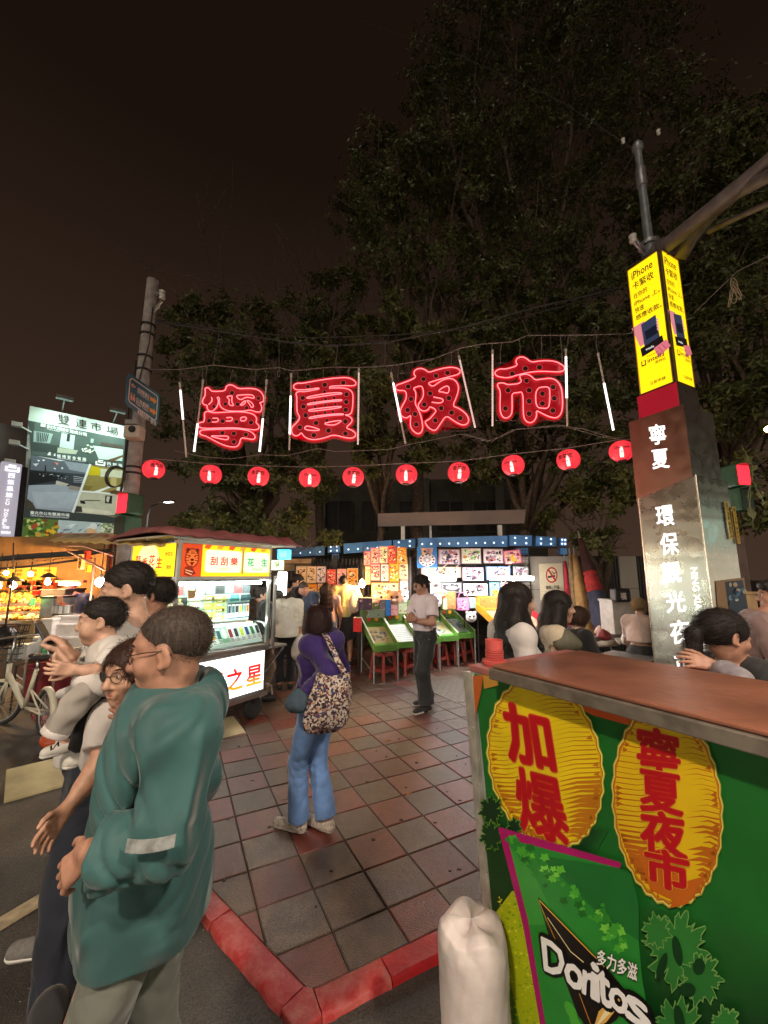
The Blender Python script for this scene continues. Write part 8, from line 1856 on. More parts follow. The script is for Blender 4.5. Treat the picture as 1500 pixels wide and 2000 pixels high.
def hand_prims(w,d,n,t,curl,s,spread=0.0):
 d=d.normalized();n=(n-d*n.dot(d)).normalized();t=(t-d*t.dot(d)-n*t.dot(n)).normalized();out=[]
 offs=(.031,.0105,-.0105,-.030);lens=(.070,.079,.073,.058)
 for i in range(4):
  kn=w+d*(.088-.004*abs(i-1.3))*s+t*offs[i]*s
  out.append(('+',RC(w+t*offs[i]*.55*s,kn,.0155*s,.0125*s),.014*s))
  dd=(d+t*spread*(1.2-i)*.35).normalized();p=kn;L=lens[i]*s;cu=curl[i]if isinstance(curl,(tuple,list))else curl
  for j,(f,r0,r1)in enumerate(((.46,.0100,.0090),(.30,.0090,.0082),(.24,.0082,.0066))):
   a=cu*(j+.6)*(.9 if j else.7);e=(dd*math.cos(a)+n*math.sin(a));q=p+e*L*f;out.append(('+',RC(p,q,r0*s,r1*s),.004*s));p=q
 p=w+d*.022*s+t*.022*s;e=(d*.55+t*.75+n*.35).normalized();q=p+e*.045*s;out.append(('+',RC(p,q,.016*s,.0125*s),.016*s))
 e=(d*.8+t*.5+n*.4).normalized();r=q+e*.033*s;out.append(('+',RC(q,r,.0120*s,.0105*s),.005*s));e=(d*.92+t*.2+n*.42).normalized();out.append(('+',RC(r,r+e*.026*s,.0105*s,.0080*s),.004*s))
 return out

def strands(ho,style,hc,Rh,q,hm,t,rnd):
 """loose thin strands over the hair mass, so that its outline and hairline are not hard"""
 me=ho.data;n=len(me.polygons);ar=np.zeros(n);me.polygons.foreach_get('area',ar);ce=np.zeros(n*3);me.polygons.foreach_get('center',ce);no=np.zeros(n*3);me.polygons.foreach_get('normal',no);ce=ce.reshape(-1,3);no=no.reshape(-1,3)
 g=np.random.default_rng(rnd.randrange(9999));N={'buzz':12000,'crop':6000,'short':5000}.get(style,5500);k=g.choice(n,N,p=ar/ar.sum());p=ce[k]+g.normal(size=(N,3))*(.004 if style=='buzz' else.0035 if style=='crop' else.0025);nr=no[k]
 R3=np.array(Rh);bk=-R3[:,1];dn=-R3[:,2]
 if style=='buzz':d=nr*.45+.5*dn+.4*bk;L=.006*q;wd=.0005
 elif style=='crop':d=nr*.22+.6*bk+.5*dn;L=.012*q;wd=.0006
 elif style=='short':d=nr*.35+.3*bk+.7*dn-.25*bk*(p[:,2:3]>hc.z+.07*q);L=.026*q;wd=.0007
 elif style in('pony','bun'):d=nr*.08+bk+.25*dn;L=.03*q;wd=.0006
 else:d=nr*.10+np.array([0,0,-1.0]);L=(.05 if style!='bob' else.035)*q;wd=.0007
 d=d-nr*np.minimum((d*nr).sum(1,keepdims=True),0)+g.normal(size=(N,3))*.22;d/=np.linalg.norm(d,axis=1,keepdims=True)
 s=np.cross(d,nr+g.normal(size=(N,3))*.3);s/=np.linalg.norm(s,axis=1,keepdims=True)+1e-9;l=L*g.uniform(.5,1.2,(N,1));m_=p+d*l*.55+nr*l*.06;e=p+d*l+np.array([0,0,-1.0])*l*.12
 V=np.stack([p-s*wd,p+s*wd,m_+s*wd*.8,m_-s*wd*.8,e],1).reshape(-1,3);i=np.arange(N)[:,None]*5
 o=link_obj('hair_strands',fast_mesh('hair_strands',V,[i+np.array([[0,1,2,3]]),i+np.array([[3,2,4]])],hm),t);o['kind']='stuff'

def person(label,base,yaw,h=1.70,fem=False,build=1.0,J=None,head=(0,0,0),hs=1.0,skin=None,hair=('short',None),top=None,bottom=None,shoes=None,res=.012,hres=.0065,handres=.005,curl=(.5,.5),hand=None,glasses=None,lean=0.0,group=None,face=True,tall_z=0.0,cast=None,bust=None,hand_list=('L','R'),extra_top=None,waist_z=None,child=False):
 """base: point between the feet; yaw: degrees turned left from facing +Y; J: joints that differ, local (tuple) or world (Vector)"""
 s=h/1.70;base=Vector(base);Rz=Matrix.Rotation(R(yaw),3,'Z');Wp=lambda p:base+Rz@(Vector(p)*s)
 t=thing('person',label,'person',base,group=group)
 bw=build;sw=(.165 if fem else.185)*(1+(bw-1)*.4)
 D=dict(pelvis=(0,0,.94),chest=(0,.01+lean*.5,1.26),neck=(0,-.015+lean,1.425),head=(0,.025+lean*1.25,1.585))
 for sd,x in(('L',-1),('R',1)):
  D['sh'+sd]=(x*sw,-.015+lean*.9,1.385);D['hip'+sd]=(x*.088,0,.90);D['ank'+sd]=(x*.09,-.02,.085)
 J=J or{};P={}
 for k,v in D.items():
  q=J.get(k,v);P[k]=q.copy()if isinstance(q,Vector)else Wp(q)
 fwd=Rz@Vector((0,1,0));rt=Rz@Vector((1,0,0));up=Vector((0,0,1))
 get=lambda k:(J[k].copy()if isinstance(J[k],Vector)else Wp(J[k]))if k in J else None
 for sd,x in(('L',-1),('R',1)):
  w=get('wr'+sd)
  if w is None:w=P['sh'+sd]+(rt*x*.07+fwd*.05-up*.51)*s
  e=get('el'+sd)
  if e is None:e,w=ik(P['sh'+sd],w,.285*s,.255*s,get('pole'+sd)-P['sh'+sd]if('pole'+sd)in J else(-fwd*.6+rt*x*.5-up*.5))
  P['el'+sd]=e;P['wr'+sd]=w
  a=P['ank'+sd];k_=get('kn'+sd)
  if k_ is None:k_,a=ik(P['hip'+sd],a,.425*s,.41*s,fwd+rt*x*.12)
  P['kn'+sd]=k_;P['ank'+sd]=a
  P['toe'+sd]=get('toe'+sd)or a+(fwd*.165+rt*x*.02)*s+Vector((0,0,-.05*s))
 ux=(P['shR']-P['shL']).normalized();uz=(P['chest']-P['pelvis']).normalized();uy=uz.cross(ux).normalized();ux=uy.cross(uz).normalized()
 MT=np.array([[ux[i],uy[i],uz[i]]for i in range(3)]);hx=(P['hipR']-P['hipL']).normalized()
 hy=up.cross(hx).normalized();MP=np.array([[hx[i],hy[i],(0,0,1)[i]]for i in range(3)])
 # --- head frame
 Rh=Rz@Matrix.Rotation(R(head[0]),3,'Z')@Matrix.Rotation(R(-head[1]),3,'X')@Matrix.Rotation(R(head[2]),3,'Y')
 hc=P['head'];q_=s*hs;H=lambda x,y,z:hc+Rh@(Vector((x,y,z))*q_);MH=np.array(Rh)
 def torso(g):
  L=[('+',EL(P['pelvis'],((.160 if not fem else.165)*bw*s+g,.118*bw*s+g,.125*s+g),MP),.06*s),
    ('+',EL(P['pelvis'].lerp(P['chest'],.5)+uy*.012*s*bw,((.142 if not fem else.125)*bw*s+g,(.108+.05*max(0,bw-1))*bw*s+g,.17*s+g),MT),.08*s),
    ('+',EL(P['chest']+uz*.01*s,((.165 if not fem else.145)*bw*s+g,.112*bw*s+g,.165*s+g),MT),.08*s),
    ('+',RC(P['shL']+ux*.03*s,P['shR']-ux*.03*s,.058*s+g,.058*s+g),.07*s)]
  for sd in 'LR':L.append(('+',RC(P['neck']-uz*.01*s,P['sh'+sd],.048*s+g,.050*s+g),.05*s))
  if bust if bust is not None else fem:
   for x in(-1,1):L.append(('+',EL(P['chest']+ux*x*.065*s+uy*.085*s-uz*.02*s,(.058*s+g,.055*s+g,.058*s+g),MT),.05*s))
  return L
 lb=.92 if fem else 1.0;lb*=(1+(bw-1)*.6)
 # --- the body
 B=torso(0)
 B.append(('+',RC(P['neck']-uz*.03*s,H(0,-.018,-.05),.056*s*(.88 if fem else 1)*(1+(bw-1)*.7),.055*s*(.88 if fem else 1)*(1+(bw-1)*.6)),.04*s))
 for sd in 'LR':
  B+=[('+',RC(P['sh'+sd],P['el'+sd],.050*s*lb,.040*s*lb),.05*s),('+',RC(P['el'+sd],P['wr'+sd],.040*s*lb,.0265*s*lb),.02*s),
    ('+',RC(P['el'+sd].lerp(P['wr'+sd],.12),P['el'+sd].lerp(P['wr'+sd],.45),.041*s*lb,.034*s*lb),.03*s)]
  B+=[('+',RC(P['hip'+sd],P['kn'+sd],.083*s*lb,.056*s*lb),.06*s),('+',RC(P['kn'+sd],P['ank'+sd],.054*s*lb,.036*s*lb),.02*s),('+',RC(P['kn'+sd].lerp(P['ank'+sd],.12)-fwd*.015*s,P['kn'+sd].lerp(P['ank'+sd],.5)-fwd*.012*s,.050*s*lb,.042*s*lb),.03*s),
    ('+',RC(P['ank'+sd]-Vector((0,0,.03*s)),P['toe'+sd],.034*s,.024*s),.02*s)]
 fat=1+max(0,bw-1)*.35
 HD=[('+',EL(H(0,-.014,.036),(.077*q_,.098*q_,.084*q_),MH),0.02*q_),('+',EL(H(0,.018,-.022),(.066*q_*fat,.074*q_,.088*q_),MH),.03*q_),
   ('+',RC(H(0,.018,-.062),H(0,.058,-.094),.047*q_*fat,.024*q_),.03*q_)]
 if child:HD+=[('+',EL(H(x*.036,.048,-.045),(.034*q_,.034*q_,.032*q_),MH),.025*q_)for x in(-1,1)]
 for x in(-1,1):
  HD+=[('+',EL(H(x*.041,.056,-.026),(.026*q_,.022*q_,.022*q_),MH),.025*q_),('+',RC(H(x*.05,.052,.032),H(x*.014,.082,.030),.010*q_,.011*q_),.016*q_),
    ('-',EL(H(x*.033,.096,.010),(.020*q_,.017*q_,.012*q_),MH),.014*q_),('+',EL(H(x*.0325,.0765,.0085),(.0165*q_,.0125*q_,.0115*q_),MH),.004*q_)]
  ME=np.array(Rh@Matrix.Rotation(x*R(18),3,'Z')@Matrix.Rotation(R(-12),3,'X'))
  HD+=[('+',EL(H(x*.079,-.010,-.002),(.009*q_,.019*q_,.033*q_),ME),.008*q_),('-',EL(H(x*.0885,-.002,.001),(.006*q_,.010*q_,.018*q_),ME),.006*q_),('+',EL(H(x*.078,.002,-.028),(.008*q_,.010*q_,.010*q_),ME),.006*q_)]
 nz=.8 if child else 1.0
 HD+=[('+',RC(H(0,.084,.018),H(0,.084+.022*nz,-.026),.0085*q_,.0125*q_),.014*q_),('+',EL(H(0,.083+.020*nz,-.030),(.0135*q_,.012*q_,.011*q_),MH),.008*q_)]+[('+',EL(H(x*.0135,.088,-.033),(.0095*q_,.0105*q_,.0085*q_),MH),.006*q_)for x in(-1,1)]
 HD+=[('+',RC(H(-.017,.080,-.0585),H(.017,.080,-.0585),.0085*q_,.0085*q_),.010*q_),('+',RC(H(-.014,.0795,-.069),H(.014,.0795,-.069),.009*q_,.009*q_),.009*q_),('-',RC(H(-.022,.0925,-.0635),H(.022,.0925,-.0635),.0028*q_,.0028*q_),.005*q_)]
 B+=HD
 fine=[]
 hl=np.array(H(0,0,0));fine.append((hl-.145*q_,hl+.145*q_,hres))
 hand=hand or{}
 HP_={}
 for i,sd in enumerate('LR'):
  if sd not in hand_list:continue
  w=P['wr'+sd];e=P['el'+sd];x=-1 if sd=='L' else 1
  dflt=dict(d=(w-e).normalized(),n=-(rt*x),t=fwd,curl=curl[i],spread=.3);dflt.update(hand.get(sd,{}))
  hp=hand_prims(w,Vector(dflt['d']),Vector(dflt['n']),Vector(dflt['t']),dflt['curl'],s*(.94 if not fem else.90)*(1.05 if child else 1.0)*dflt.get('k',1),dflt['spread']);B+=hp
  l=np.min([p.lo for o,p,k in hp],0)-.012;g=np.max([p.hi for o,p,k in hp],0)+.012;fine.append((l,g,handres));HP_[sd]=hp
 mesh_from(B,res,'body',skin or m_sk,t,fine=fine)
 # --- clothes
 rnd=random.Random(sum(ord(c)for c in label));ph=[rnd.uniform(0,6.3)for _ in range(12)]
 def folds(amp,fz=1.0):
  def f(Fd,X,Y,Z):
   wx=X+.03*np.sin(9*Z+ph[0]);wy=Y+.03*np.sin(8*Z+ph[1]);wz=Z+.05*np.sin(6*X+ph[2])+.04*np.sin(7*Y+ph[3])
   g=.6*np.sin(32*wx+13*wy+2.5*np.sin(5*wz+ph[4])+ph[5])+.5*np.sin(29*wy-15*wx+2.5*np.sin(4.5*wz+ph[6])+ph[7])
   el=0
   for j_ in('elL','elR'):
    if amp>.005:q=P[j_];el=el+np.exp(-((X-q[0])**2+(Y-q[1])**2+(Z-q[2])**2)/.012)
   c=np.sin(38*wz*fz+26*wx-16*wy+2.5*np.sin(9*wx+ph[10])+ph[8]);c2=np.sin(24*wx+22*wy-27*wz*fz+3*np.sin(7*wx+8*wz+ph[11]));md=.5+.5*np.sin(11*wz+7*wx+ph[9])
   return Fd+(amp*(g+md*(.9*np.abs(c)**9+.9*np.abs(c2)**10)+.22*el*np.sin(95*wz+50*wx-30*wy))).astype(np.float32)
  return f
 def trim(*planes,inner=None):
  def f(Fd,X,Y,Z):
   for c,n in planes:Fd=np.maximum(Fd,(X-c[0])*n[0]+(Y-c[1])*n[1]+(Z-c[2])*n[2])
   return Fd
  return f
 def chain(*fs):
  def f(Fd,X,Y,Z):
   for g in fs:Fd=g(Fd,X,Y,Z)
   return Fd
  return f
 if bottom:
  g=bottom.get('loose',.012)*s;kind=bottom.get('kind','trousers');wz=Wp((0,0,bottom.get('waist',1.02))).z;it=[]
  it.append(('+',EL(P['pelvis'],((.160 if not fem else.165)*bw*s+g,.118*bw*s+g,.13*s+g),MP),.04*s));it.append(('+',EL(P['pelvis']+Vector((0,0,.07*s)),(.145*bw*s+g,.108*bw*s+g,.08*s+g),MP),.05*s))
  if kind=='skirt':
   k0=(P['knL']+P['knR'])/2;e=P['pelvis'].lerp(Vector((k0.x,k0.y,k0.z)),bottom.get('end',1.0));r1=bottom.get('hem',.2)*s
   it.append(('+',RC(P['pelvis'],e,.13*bw*s+g,r1,cuts=((e,(0,0,-1)),)),.06*s));pl=()
  else:
   end=bottom.get('end',1.92);rk=bottom.get('knee',.064)*s*lb+g;ra=bottom.get('hem',.056)*s+g
   for sd in 'LR':
    hp_,kn,an=P['hip'+sd],P['kn'+sd],P['ank'+sd]
    if end<=1:e=hp_.lerp(kn,end);d=(kn-hp_).normalized();it.append(('+',RC(hp_,e,.088*s*lb+g,ra,cuts=((e,d),)),.05*s))
    else:
     e=kn.lerp(an,end-1);d=(an-kn).normalized();it.append(('+',RC(hp_,kn,.088*s*lb+g,rk),.05*s));it.append(('+',RC(kn,e,rk,ra,cuts=((e,d),)),.03*s))
  o_=mesh_from(it,bottom.get('res',res),'trousers' if kind=='trousers' else kind,bottom['m'],t,post=chain(folds(bottom.get('folds',.004)),trim(((0,0,wz),(0,0,1)))))
  if bottom.get('belt'):
   b_=P['pelvis']+Vector((0,0,wz-P['pelvis'].z-.02*s));rx,ry=.150*bw*s+g,.112*bw*s+g;bm_=MB()
   pts=[b_+hx*rx*math.cos(a)+hy*ry*math.sin(a)for a in[i*math.pi/16 for i in range(32)]]
   for i in range(32):bm_.bar(pts[i],pts[(i+1)%32],.012,.035)
   bm_.build('belt',m_rub,t)
 if top:
  g=top.get('loose',.010)*s;sg=top.get('sg',top.get('loose',.010))*s;it=torso(g);zh=Wp((0,0,top.get('hem',.92))).z;sl=top.get('sleeve',.55);rs=top.get('rs',.056)*s*lb+sg*.6
  ex=top.get('skirt',0)
  it.append(('+',RC(P['pelvis']+Vector((0,0,.06*s)),Vector((P['pelvis'].x,P['pelvis'].y,zh)),.128*bw*s+g+ex*.5,.128*bw*s+g+ex),.08*s))
  for sd in 'LR':
   a,e,w=P['sh'+sd],P['el'+sd],P['wr'+sd]
   s_=sl if not isinstance(sl,dict)else sl[sd]
   if s_<=0:continue
   if s_<=1:q=a.lerp(e,s_);it.append(('+',RC(a,q,.056*s*lb+sg,rs,cuts=((q,(e-a).normalized()),)),.045*s))
   else:q=e.lerp(w,s_-1);it.append(('+',RC(a,e,.056*s*lb+sg,.048*s*lb+sg),.045*s));it.append(('+',RC(e,q,.048*s*lb+sg,top.get('cuff',.040)*s+sg*.7,cuts=((q,(w-e).normalized()),)),.02*s))
  nr=top.get('neck',.058)*s*(1+(bw-1)*.6)
  it.append(('-',RC(P['neck']+uz*top.get('nz',-.012)*s+uy*top.get('nf',.015)*s,P['neck']+uz*.2*s,nr,nr*1.2),.01*s))
  if top.get('vneck'):it.append(('-',RC(P['neck']+uy*.06*s,P['neck']+uy*.11*s-uz*top['vneck']*s,.035*s,.006*s),.01*s))
  if top.get('collar'):
   for k in range(14):
    a0,a1=k*2*math.pi/14,(k+1)*2*math.pi/14;f=lambda a:P['neck']+ux*math.cos(a)*nr*1.02+uy*math.sin(a)*nr*1.05+uz*(.022-.02*math.sin(a))*s+uy*.004
    it.append(('+',RC(f(a0),f(a1),.012*s,.012*s),.01*s))
  if top.get('hood'):it+=[('+',EL(P['neck']-uy*.10*s-uz*.025*s,(.135*s,.085*s,.095*s),MT),.04*s),('-',EL(P['neck']-uy*.055*s+uz*.075*s,(.075*s,.06*s,.07*s),MT),.03*s)]+[('+',RC(P['neck']+ux*x*.085*s-uy*.07*s+uz*.005*s,P['neck']+ux*x*.055*s+uy*.075*s-uz*.045*s,.034*s,.018*s),.03*s)for x in(-1,1)]
  if top.get('flap'):it.append(('+',EL(P['pelvis']-uy*.06*s,(.17*bw*s+g,.12*s+g,.1*s),MP),.05))
  if extra_top:it+=extra_top(P,s,ux,uy,uz)
  hem_n=top.get('hemn',(0,0,-1));hc_=Vector((P['pelvis'].x,P['pelvis'].y,zh))
  mesh_from(it,top.get('res',res),top.get('name','shirt'),top['m'],t,post=chain(folds(top.get('folds',.004)),trim((hc_,hem_n)))if sl else chain(folds(top.get('folds',.004)),trim((hc_,hem_n))))
 if shoes:
  sm,so=shoes[:2]
  for sd in 'LR':
   it=[];io=[]
   a,q=P['ank'+sd],P['toe'+sd];gz=min(a.z-.085*s,q.z-.035*s);d=(q-a);
   dn=Vector((0,0,-1))if abs(d.z)<.14*s else(-(d.normalized().cross(ux)).normalized()if(-(d.normalized().cross(ux))).z<0 else d.normalized().cross(ux).normalized())
   sole=a+dn*.083*s;heel=a-d.normalized()*.035*s+dn*.045*s;toe=q+d.normalized()*.015*s
   toe=toe+dn*((sole-toe).dot(dn)-.034*s)
   it+=[('+',RC(heel,toe,.042*s,.036*s,cuts=((sole-dn*.008,dn),)),.01),('+',RC(a+dn*.01,heel.lerp(toe,.35),.044*s,.040*s,cuts=((sole-dn*.008,dn),(a+dn*.012,-dn))),.03*s)]
   c1=((sole,dn),(sole-dn*.026*s,-dn));io+=[('+',RC(heel,toe,.046*s,.041*s,cuts=c1),.004)]
   sh_=mesh_from(it,min(res,.008),'shoe',sm,t);mesh_from(io,min(res,.008),'sole',so,sh_)
 # --- hair
 style,hm=hair[:2];hm=hm or m_hb;hn=lambda a:(lambda Fd,X,Y,Z:Fd+(a*np.sin(95*X+40*np.sin(11*Z)+ph[0])*np.sin(95*Y+30*np.sin(13*Z)+ph[1])).astype(np.float32))
 lin=lambda y0,z0,sl_:(H(0,y0,z0),Rh@Vector((0,sl_,-1)).normalized())
 it=[]
 if style in('short','buzz','crop'):
  th={'short':.015,'buzz':.0015,'crop':.007}[style]
  it=[('+',EL(H(0,-.018,.040),((.078+th)*q_,(.098+th)*q_,(.083+th*1.25)*q_),MH,cuts=(lin(0,-.004 if style!='buzz' else.012,.78 if style!='buzz' else.92),)),.01)]
  if style=='short':it+=[('+',RC(H(-.045,.060,.092),H(.05,.066,.088),.026*q_,.022*q_),.025*q_),('+',RC(H(-.05,.01,.118),H(.05,.01,.118),.016*q_,.016*q_),.03*q_)]
  if style=='short':it+=[('+',EL(H(x*.078,.022,.005),(.006*q_,.014*q_,.024*q_),MH),.006)for x in(-1,1)]
  it.append(('-',EL(H(0,.078,-.01),(.058*q_,.055*q_,.062*q_),MH),.01))
  for x in(-1,1):it.append(('-',EL(H(x*.088,-.008,-.004),(.016*q_,.022*q_,.034*q_),MH),.004))
 if style=='bob':
  it=[('+',EL(H(0,-.022,.030),(.102*q_,.118*q_,.098*q_),MH),.01),('+',EL(H(0,-.030,-.030),(.106*q_,.108*q_,.088*q_),MH,cuts=((H(0,0,-.085),Rh@Vector((0,0.2,-1)).normalized()),)),.03*q_),('-',EL(H(0,.105,-.028),(.066*q_,.085*q_,.085*q_),MH),.012)]
 if style in('long','wavy','pony','bun'):
  it=[('+',EL(H(0,-.018,.036),(.092*q_,.110*q_,.096*q_),MH,cuts=(()if style in('long','wavy')else(lin(0,-.03,.7),))),.01),('-',EL(H(0,.106,-.024),(.064*q_,.088*q_,.090*q_),MH),.012)]
  ln=(hair[2]if len(hair)>2 else.45)*s;bk=-(Rz@Vector((0,1,0)))
  if style in('long','wavy'):
   for k,x in enumerate((-.092,-.055,-.018,.022,.06,.094)):
    p=H(x,-.05-.03*(1-abs(x)/.08),.0);pts=[p]
    for j in range(1,6):
     f=j/5;wob=.018*math.sin(j*2.2+k)if style=='wavy' else.004*math.sin(j+k)
     q=p+Vector((0,0,-ln*f*(1-.06*abs(x)*10)))+bk*(.035*math.sin(f*2.2)+(.018 if f>.1 else 0))+rt*wob+Rh@Vector((x*.25*f,0,0));pts.append(q)
    for a_,b_,j in zip(pts,pts[1:],range(5)):it.append(('+',RC(a_,b_,(.047-.004*j)*q_,(.043-.0045*j)*q_),.03*q_))
   for x in(-1,1):it.append(('+',RC(H(x*.078,.0,.01),H(x*.082,-.005,-.13),.024*q_,.020*q_),.03*q_))
   for x in hair[3]if len(hair)>3 else():  # front locks falling over the shoulder
    it.append(('+',RC(H(x*.08,.01,-.08),P['chest']+ux*x*.09*s+uy*.12*s+uz*.05*s,.026*q_,.022*q_),.03*q_));it.append(('+',RC(P['chest']+ux*x*.09*s+uy*.12*s+uz*.05*s,P['chest']+ux*x*.085*s+uy*.13*s-uz*.14*s,.022*q_,.010*q_),.02*q_))
  if style=='pony':
   p=H(0,-.115,.01);it+=[('+',RC(p,p+bk*.035*s+Vector((0,0,-.02)),.026*q_,.034*q_),.01),('+',RC(p+bk*.035*s+Vector((0,0,-.02)),p+bk*.045*s+Vector((0,0,-ln*.55)),.036*q_,.034*q_),.02),('+',RC(p+bk*.045*s+Vector((0,0,-ln*.55)),p+bk*.02*s+Vector((0,0,-ln)),.034*q_,.012*q_),.02)]
  if style=='bun':it+=[('+',EL(H(0,-.115,-.01),(.045*q_,.04*q_,.045*q_),MH),.015)]
  if style in('pony','bun'):
   for x in(-1,1):it.append(('-',EL(H(x*.092,-.008,-.006),(.020*q_,.022*q_,.036*q_),MH),.004))
 if it:
  ho=mesh_from(it,max(hres,.006)if style in('long','wavy')else hres,'hair',hm,t,post=hn(.0022 if style not in('buzz',)else.0006))
  if hres<.0075:strands(ho,style,hc,Rh,q_,hm,t,rnd)
 # --- face details
 if face:
  lp=MB()
  for x in(-1,1):
   c=H(x*.0325,.0790,.0085);e_=MB().ball(c,.0118*q_,12,8,(1.15,.9,.62),Rh).build('eyeball',m_eyew,t,smooth=True);MB().ball(H(x*.0325,.0855,.0080),.0062*q_,10,8,(1,.75,.95),Rh).build('iris',m_iris,e_,smooth=True)
   MB().tube([H(x*.052,.066,.030),H(x*.035,.0835,.0355),H(x*.016,.0915,.031)],[.0022*q_,.0034*q_,.0028*q_],6).build('eyebrow',hm if style!='buzz' else m_hb,t,smooth=True)
  lp.tube([H(-.021,.0835,-.0605),H(-.009,.0905,-.0575),H(0,.0905,-.0590),H(.009,.0905,-.0575),H(.021,.0835,-.0605)],[.001*q_,.0042*q_,.0042*q_,.0042*q_,.001*q_],8);lp.tube([H(-.018,.083,-.0655),H(0,.0895,-.0695),H(.018,.083,-.0655)],[.001*q_,.0052*q_,.001*q_],8)
  lp.build('lips',m_lip if fem or child else mat('lips_man',(.33,.15,.12),.5,var=.05),t,smooth=True)
 if glasses:
  g_=MB();w_=.023;gm=glasses
  for x in(-1,1):
   g_.tube([H(x*.034+w_*math.cos(a),.1005-.012*abs(x*.034+w_*math.cos(a))/.05,.006+.0195*math.sin(a))for a in[i*math.pi/10 for i in range(20)]],.0016*q_,6,closed=True)
   g_.tube([H(x*.057,.092,.012),H(x*.079,.04,.016),H(x*.085,-.012,.014),H(x*.085,-.03,.0)],.0016,6)
  g_.tube([H(-.012,.101,.010),H(0,.104,.013),H(.012,.101,.010)],.0018,6);o_=g_.build('spectacles',gm,t,smooth=True)
  ln_=MB()
  for x in(-1,1):ln_.poly([H(x*.034+w_*math.cos(a),.1002-.012*abs(x*.034+w_*math.cos(a))/.05,.006+.0195*math.sin(a))for a in[i*math.pi/10 for i in range(20)]])
  ln_.build('lenses',m_pane,o_)
 P.update(fwd=fwd,rt=rt,ux=ux,uy=uy,uz=uz,s=s,H=H,root=t,Rh=Rh)
 return P

# ================================================================== THE PEOPLE
c_teal=cloth('teal_jacket',(.027,.084,.086),.62,.22,4,wr=.9);c_greyp=cloth('grey_trousers',(.125,.135,.115),.85,.15,6);c_white=cloth('white_tee',(.52,.49,.48),.9,.08);c_whitew=cloth('white_cotton',(.54,.52,.50),.9,.08)
c_green=cloth('sage_shorts',(.30,.38,.20),.85,.12);c_navy=cloth('navy_trousers',(.012,.016,.028),.8,.2);c_black=cloth('black_cloth',(.012,.012,.014),.85,.2);c_grey=cloth('grey_cloth',(.26,.24,.22),.9,.15)
c_purple=cloth('purple_hoodie',(.034,.016,.115),.8,.2,5);c_jean=cloth('blue_jeans',(.105,.20,.42),.85,.35,5);c_lav=cloth('lavender_shirt',(.60,.51,.55),.8,.08);c_dark=cloth('charcoal_trousers',(.022,.023,.025),.8,.25,5)
c_cream=cloth('cream_blouse',(.62,.58,.48),.85,.1);c_yel=cloth('yellow_tee',(.55,.47,.20),.9,.1);c_shorts=cloth('dark_shorts',(.035,.032,.036),.85,.2);c_npolo=cloth('navy_polo',(.025,.04,.075),.85,.15);c_pink=cloth('dusty_pink',(.42,.26,.26),.9,.12);c_khaki=cloth('khaki',(.20,.15,.10),.85,.15)
c_fuzz=mat('fuzzy_shoe',(.42,.35,.30),.95,var=.35,scale=45,bump=.9,bscale=70,sheen=.6);c_sn=mat('white_sneaker',(.55,.54,.51),.55,var=.12,scale=30);c_sole=mat('white_sole',(.66,.65,.63),.5,var=.05);c_gsh=mat('grey_knit_shoe',(.16,.155,.15),.8,var=.2,scale=60);c_bsh=mat('black_shoe',(.014,.014,.015),.6,var=.2);c_bsole=mat('black_sole',(.02,.02,.02),.6,var=0)
W_=lambda px,py,Y:at(px,py,Y)
gv3=lambda x,y,z=0.0:Vector((x,y,z))

m_hbm=hair_mat('hair_maroon',(.022,.010,.010))
# 1 teal jacket man
P1=person('heavy man with cropped hair, glasses and teal hooded jacket, walking left',(-.655,1.27,ROADZ),97,1.69,build=.97,lean=.02,
 J=dict(pelvis=(0,.01,.94),shL=W_(356,1434,1.10),elL=W_(316,1655,1.03),wrL=W_(176,1664,1.03),wrR=W_(252,1462,1.42),poleR=W_(330,1750,1.5),ankL=(-.09,.12,.09),ankR=(.09,-.20,.12),head=W_(334,1272,1.25)),hs=1.06,
 head=(2,8,0),skin=m_sk2,hair=('buzz',m_hgr),glasses=m_spec,top=dict(m=c_teal,loose=.026,sg=.022,sleeve=1.8,hem=.85,neck=.066,nz=.02,hood=True,folds=.0105,cuff=.056,skirt=.022,res=.0075,name='jacket'),bottom=dict(m=c_greyp,loose=.002,knee=.064,hem=.085,folds=.006,waist=.98),shoes=(c_bsh,c_sole),
 res=.009,hres=.0042,handres=.0034,hand=dict(R=dict(d=(-.35,.12,.93),n=(-.55,-.8,-.1),t=(.9,-.1,.3),curl=(.25,.3,.35,.4),spread=.55),L=dict(d=(-.72,.05,-.62),n=(.3,.85,-.4),t=(-.4,-.1,.7),curl=.75,k=.86)))
r1=P1['root']
# reflective patch with worn lettering and waist pouch
mb=MB();a=P1['shL'].lerp(P1['elL'],.80);dirA=(P1['elL']-P1['shL']).normalized();sd_=dirA.cross(Vector((0,-1,0))).normalized();o_n=Vector((.15,-1,.1)).normalized();sd_=(sd_-o_n*sd_.dot(o_n)).normalized()
rad=.056*P1['s']*1.09+.034+.004
def arcp(u,v):return a+dirA*v+(o_n*math.cos(u/rad)+sd_*math.sin(u/rad))*(rad+.002)
for i in range(8):
 u0,u1=-.05+.1*i/8,-.05+.1*(i+1)/8;mb.add([arcp(u0,.012),arcp(u1,.012),arcp(u1,-.012),arcp(u0,-.012)],[(0,1,2,3),(3,2,1,0)])
mb.build('reflective_patch',mat('reflective',(.36,.38,.38),.35,var=.3,scale=60),r1)
mb=MB();c=P1['pelvis']+P1['fwd']*.16+P1['rt']*-.10+Vector((0,0,-.20));mb.ball(c,.055,14,10,(.8,.75,.85));mb.build('belt_pouch',c_black,r1,smooth=True)

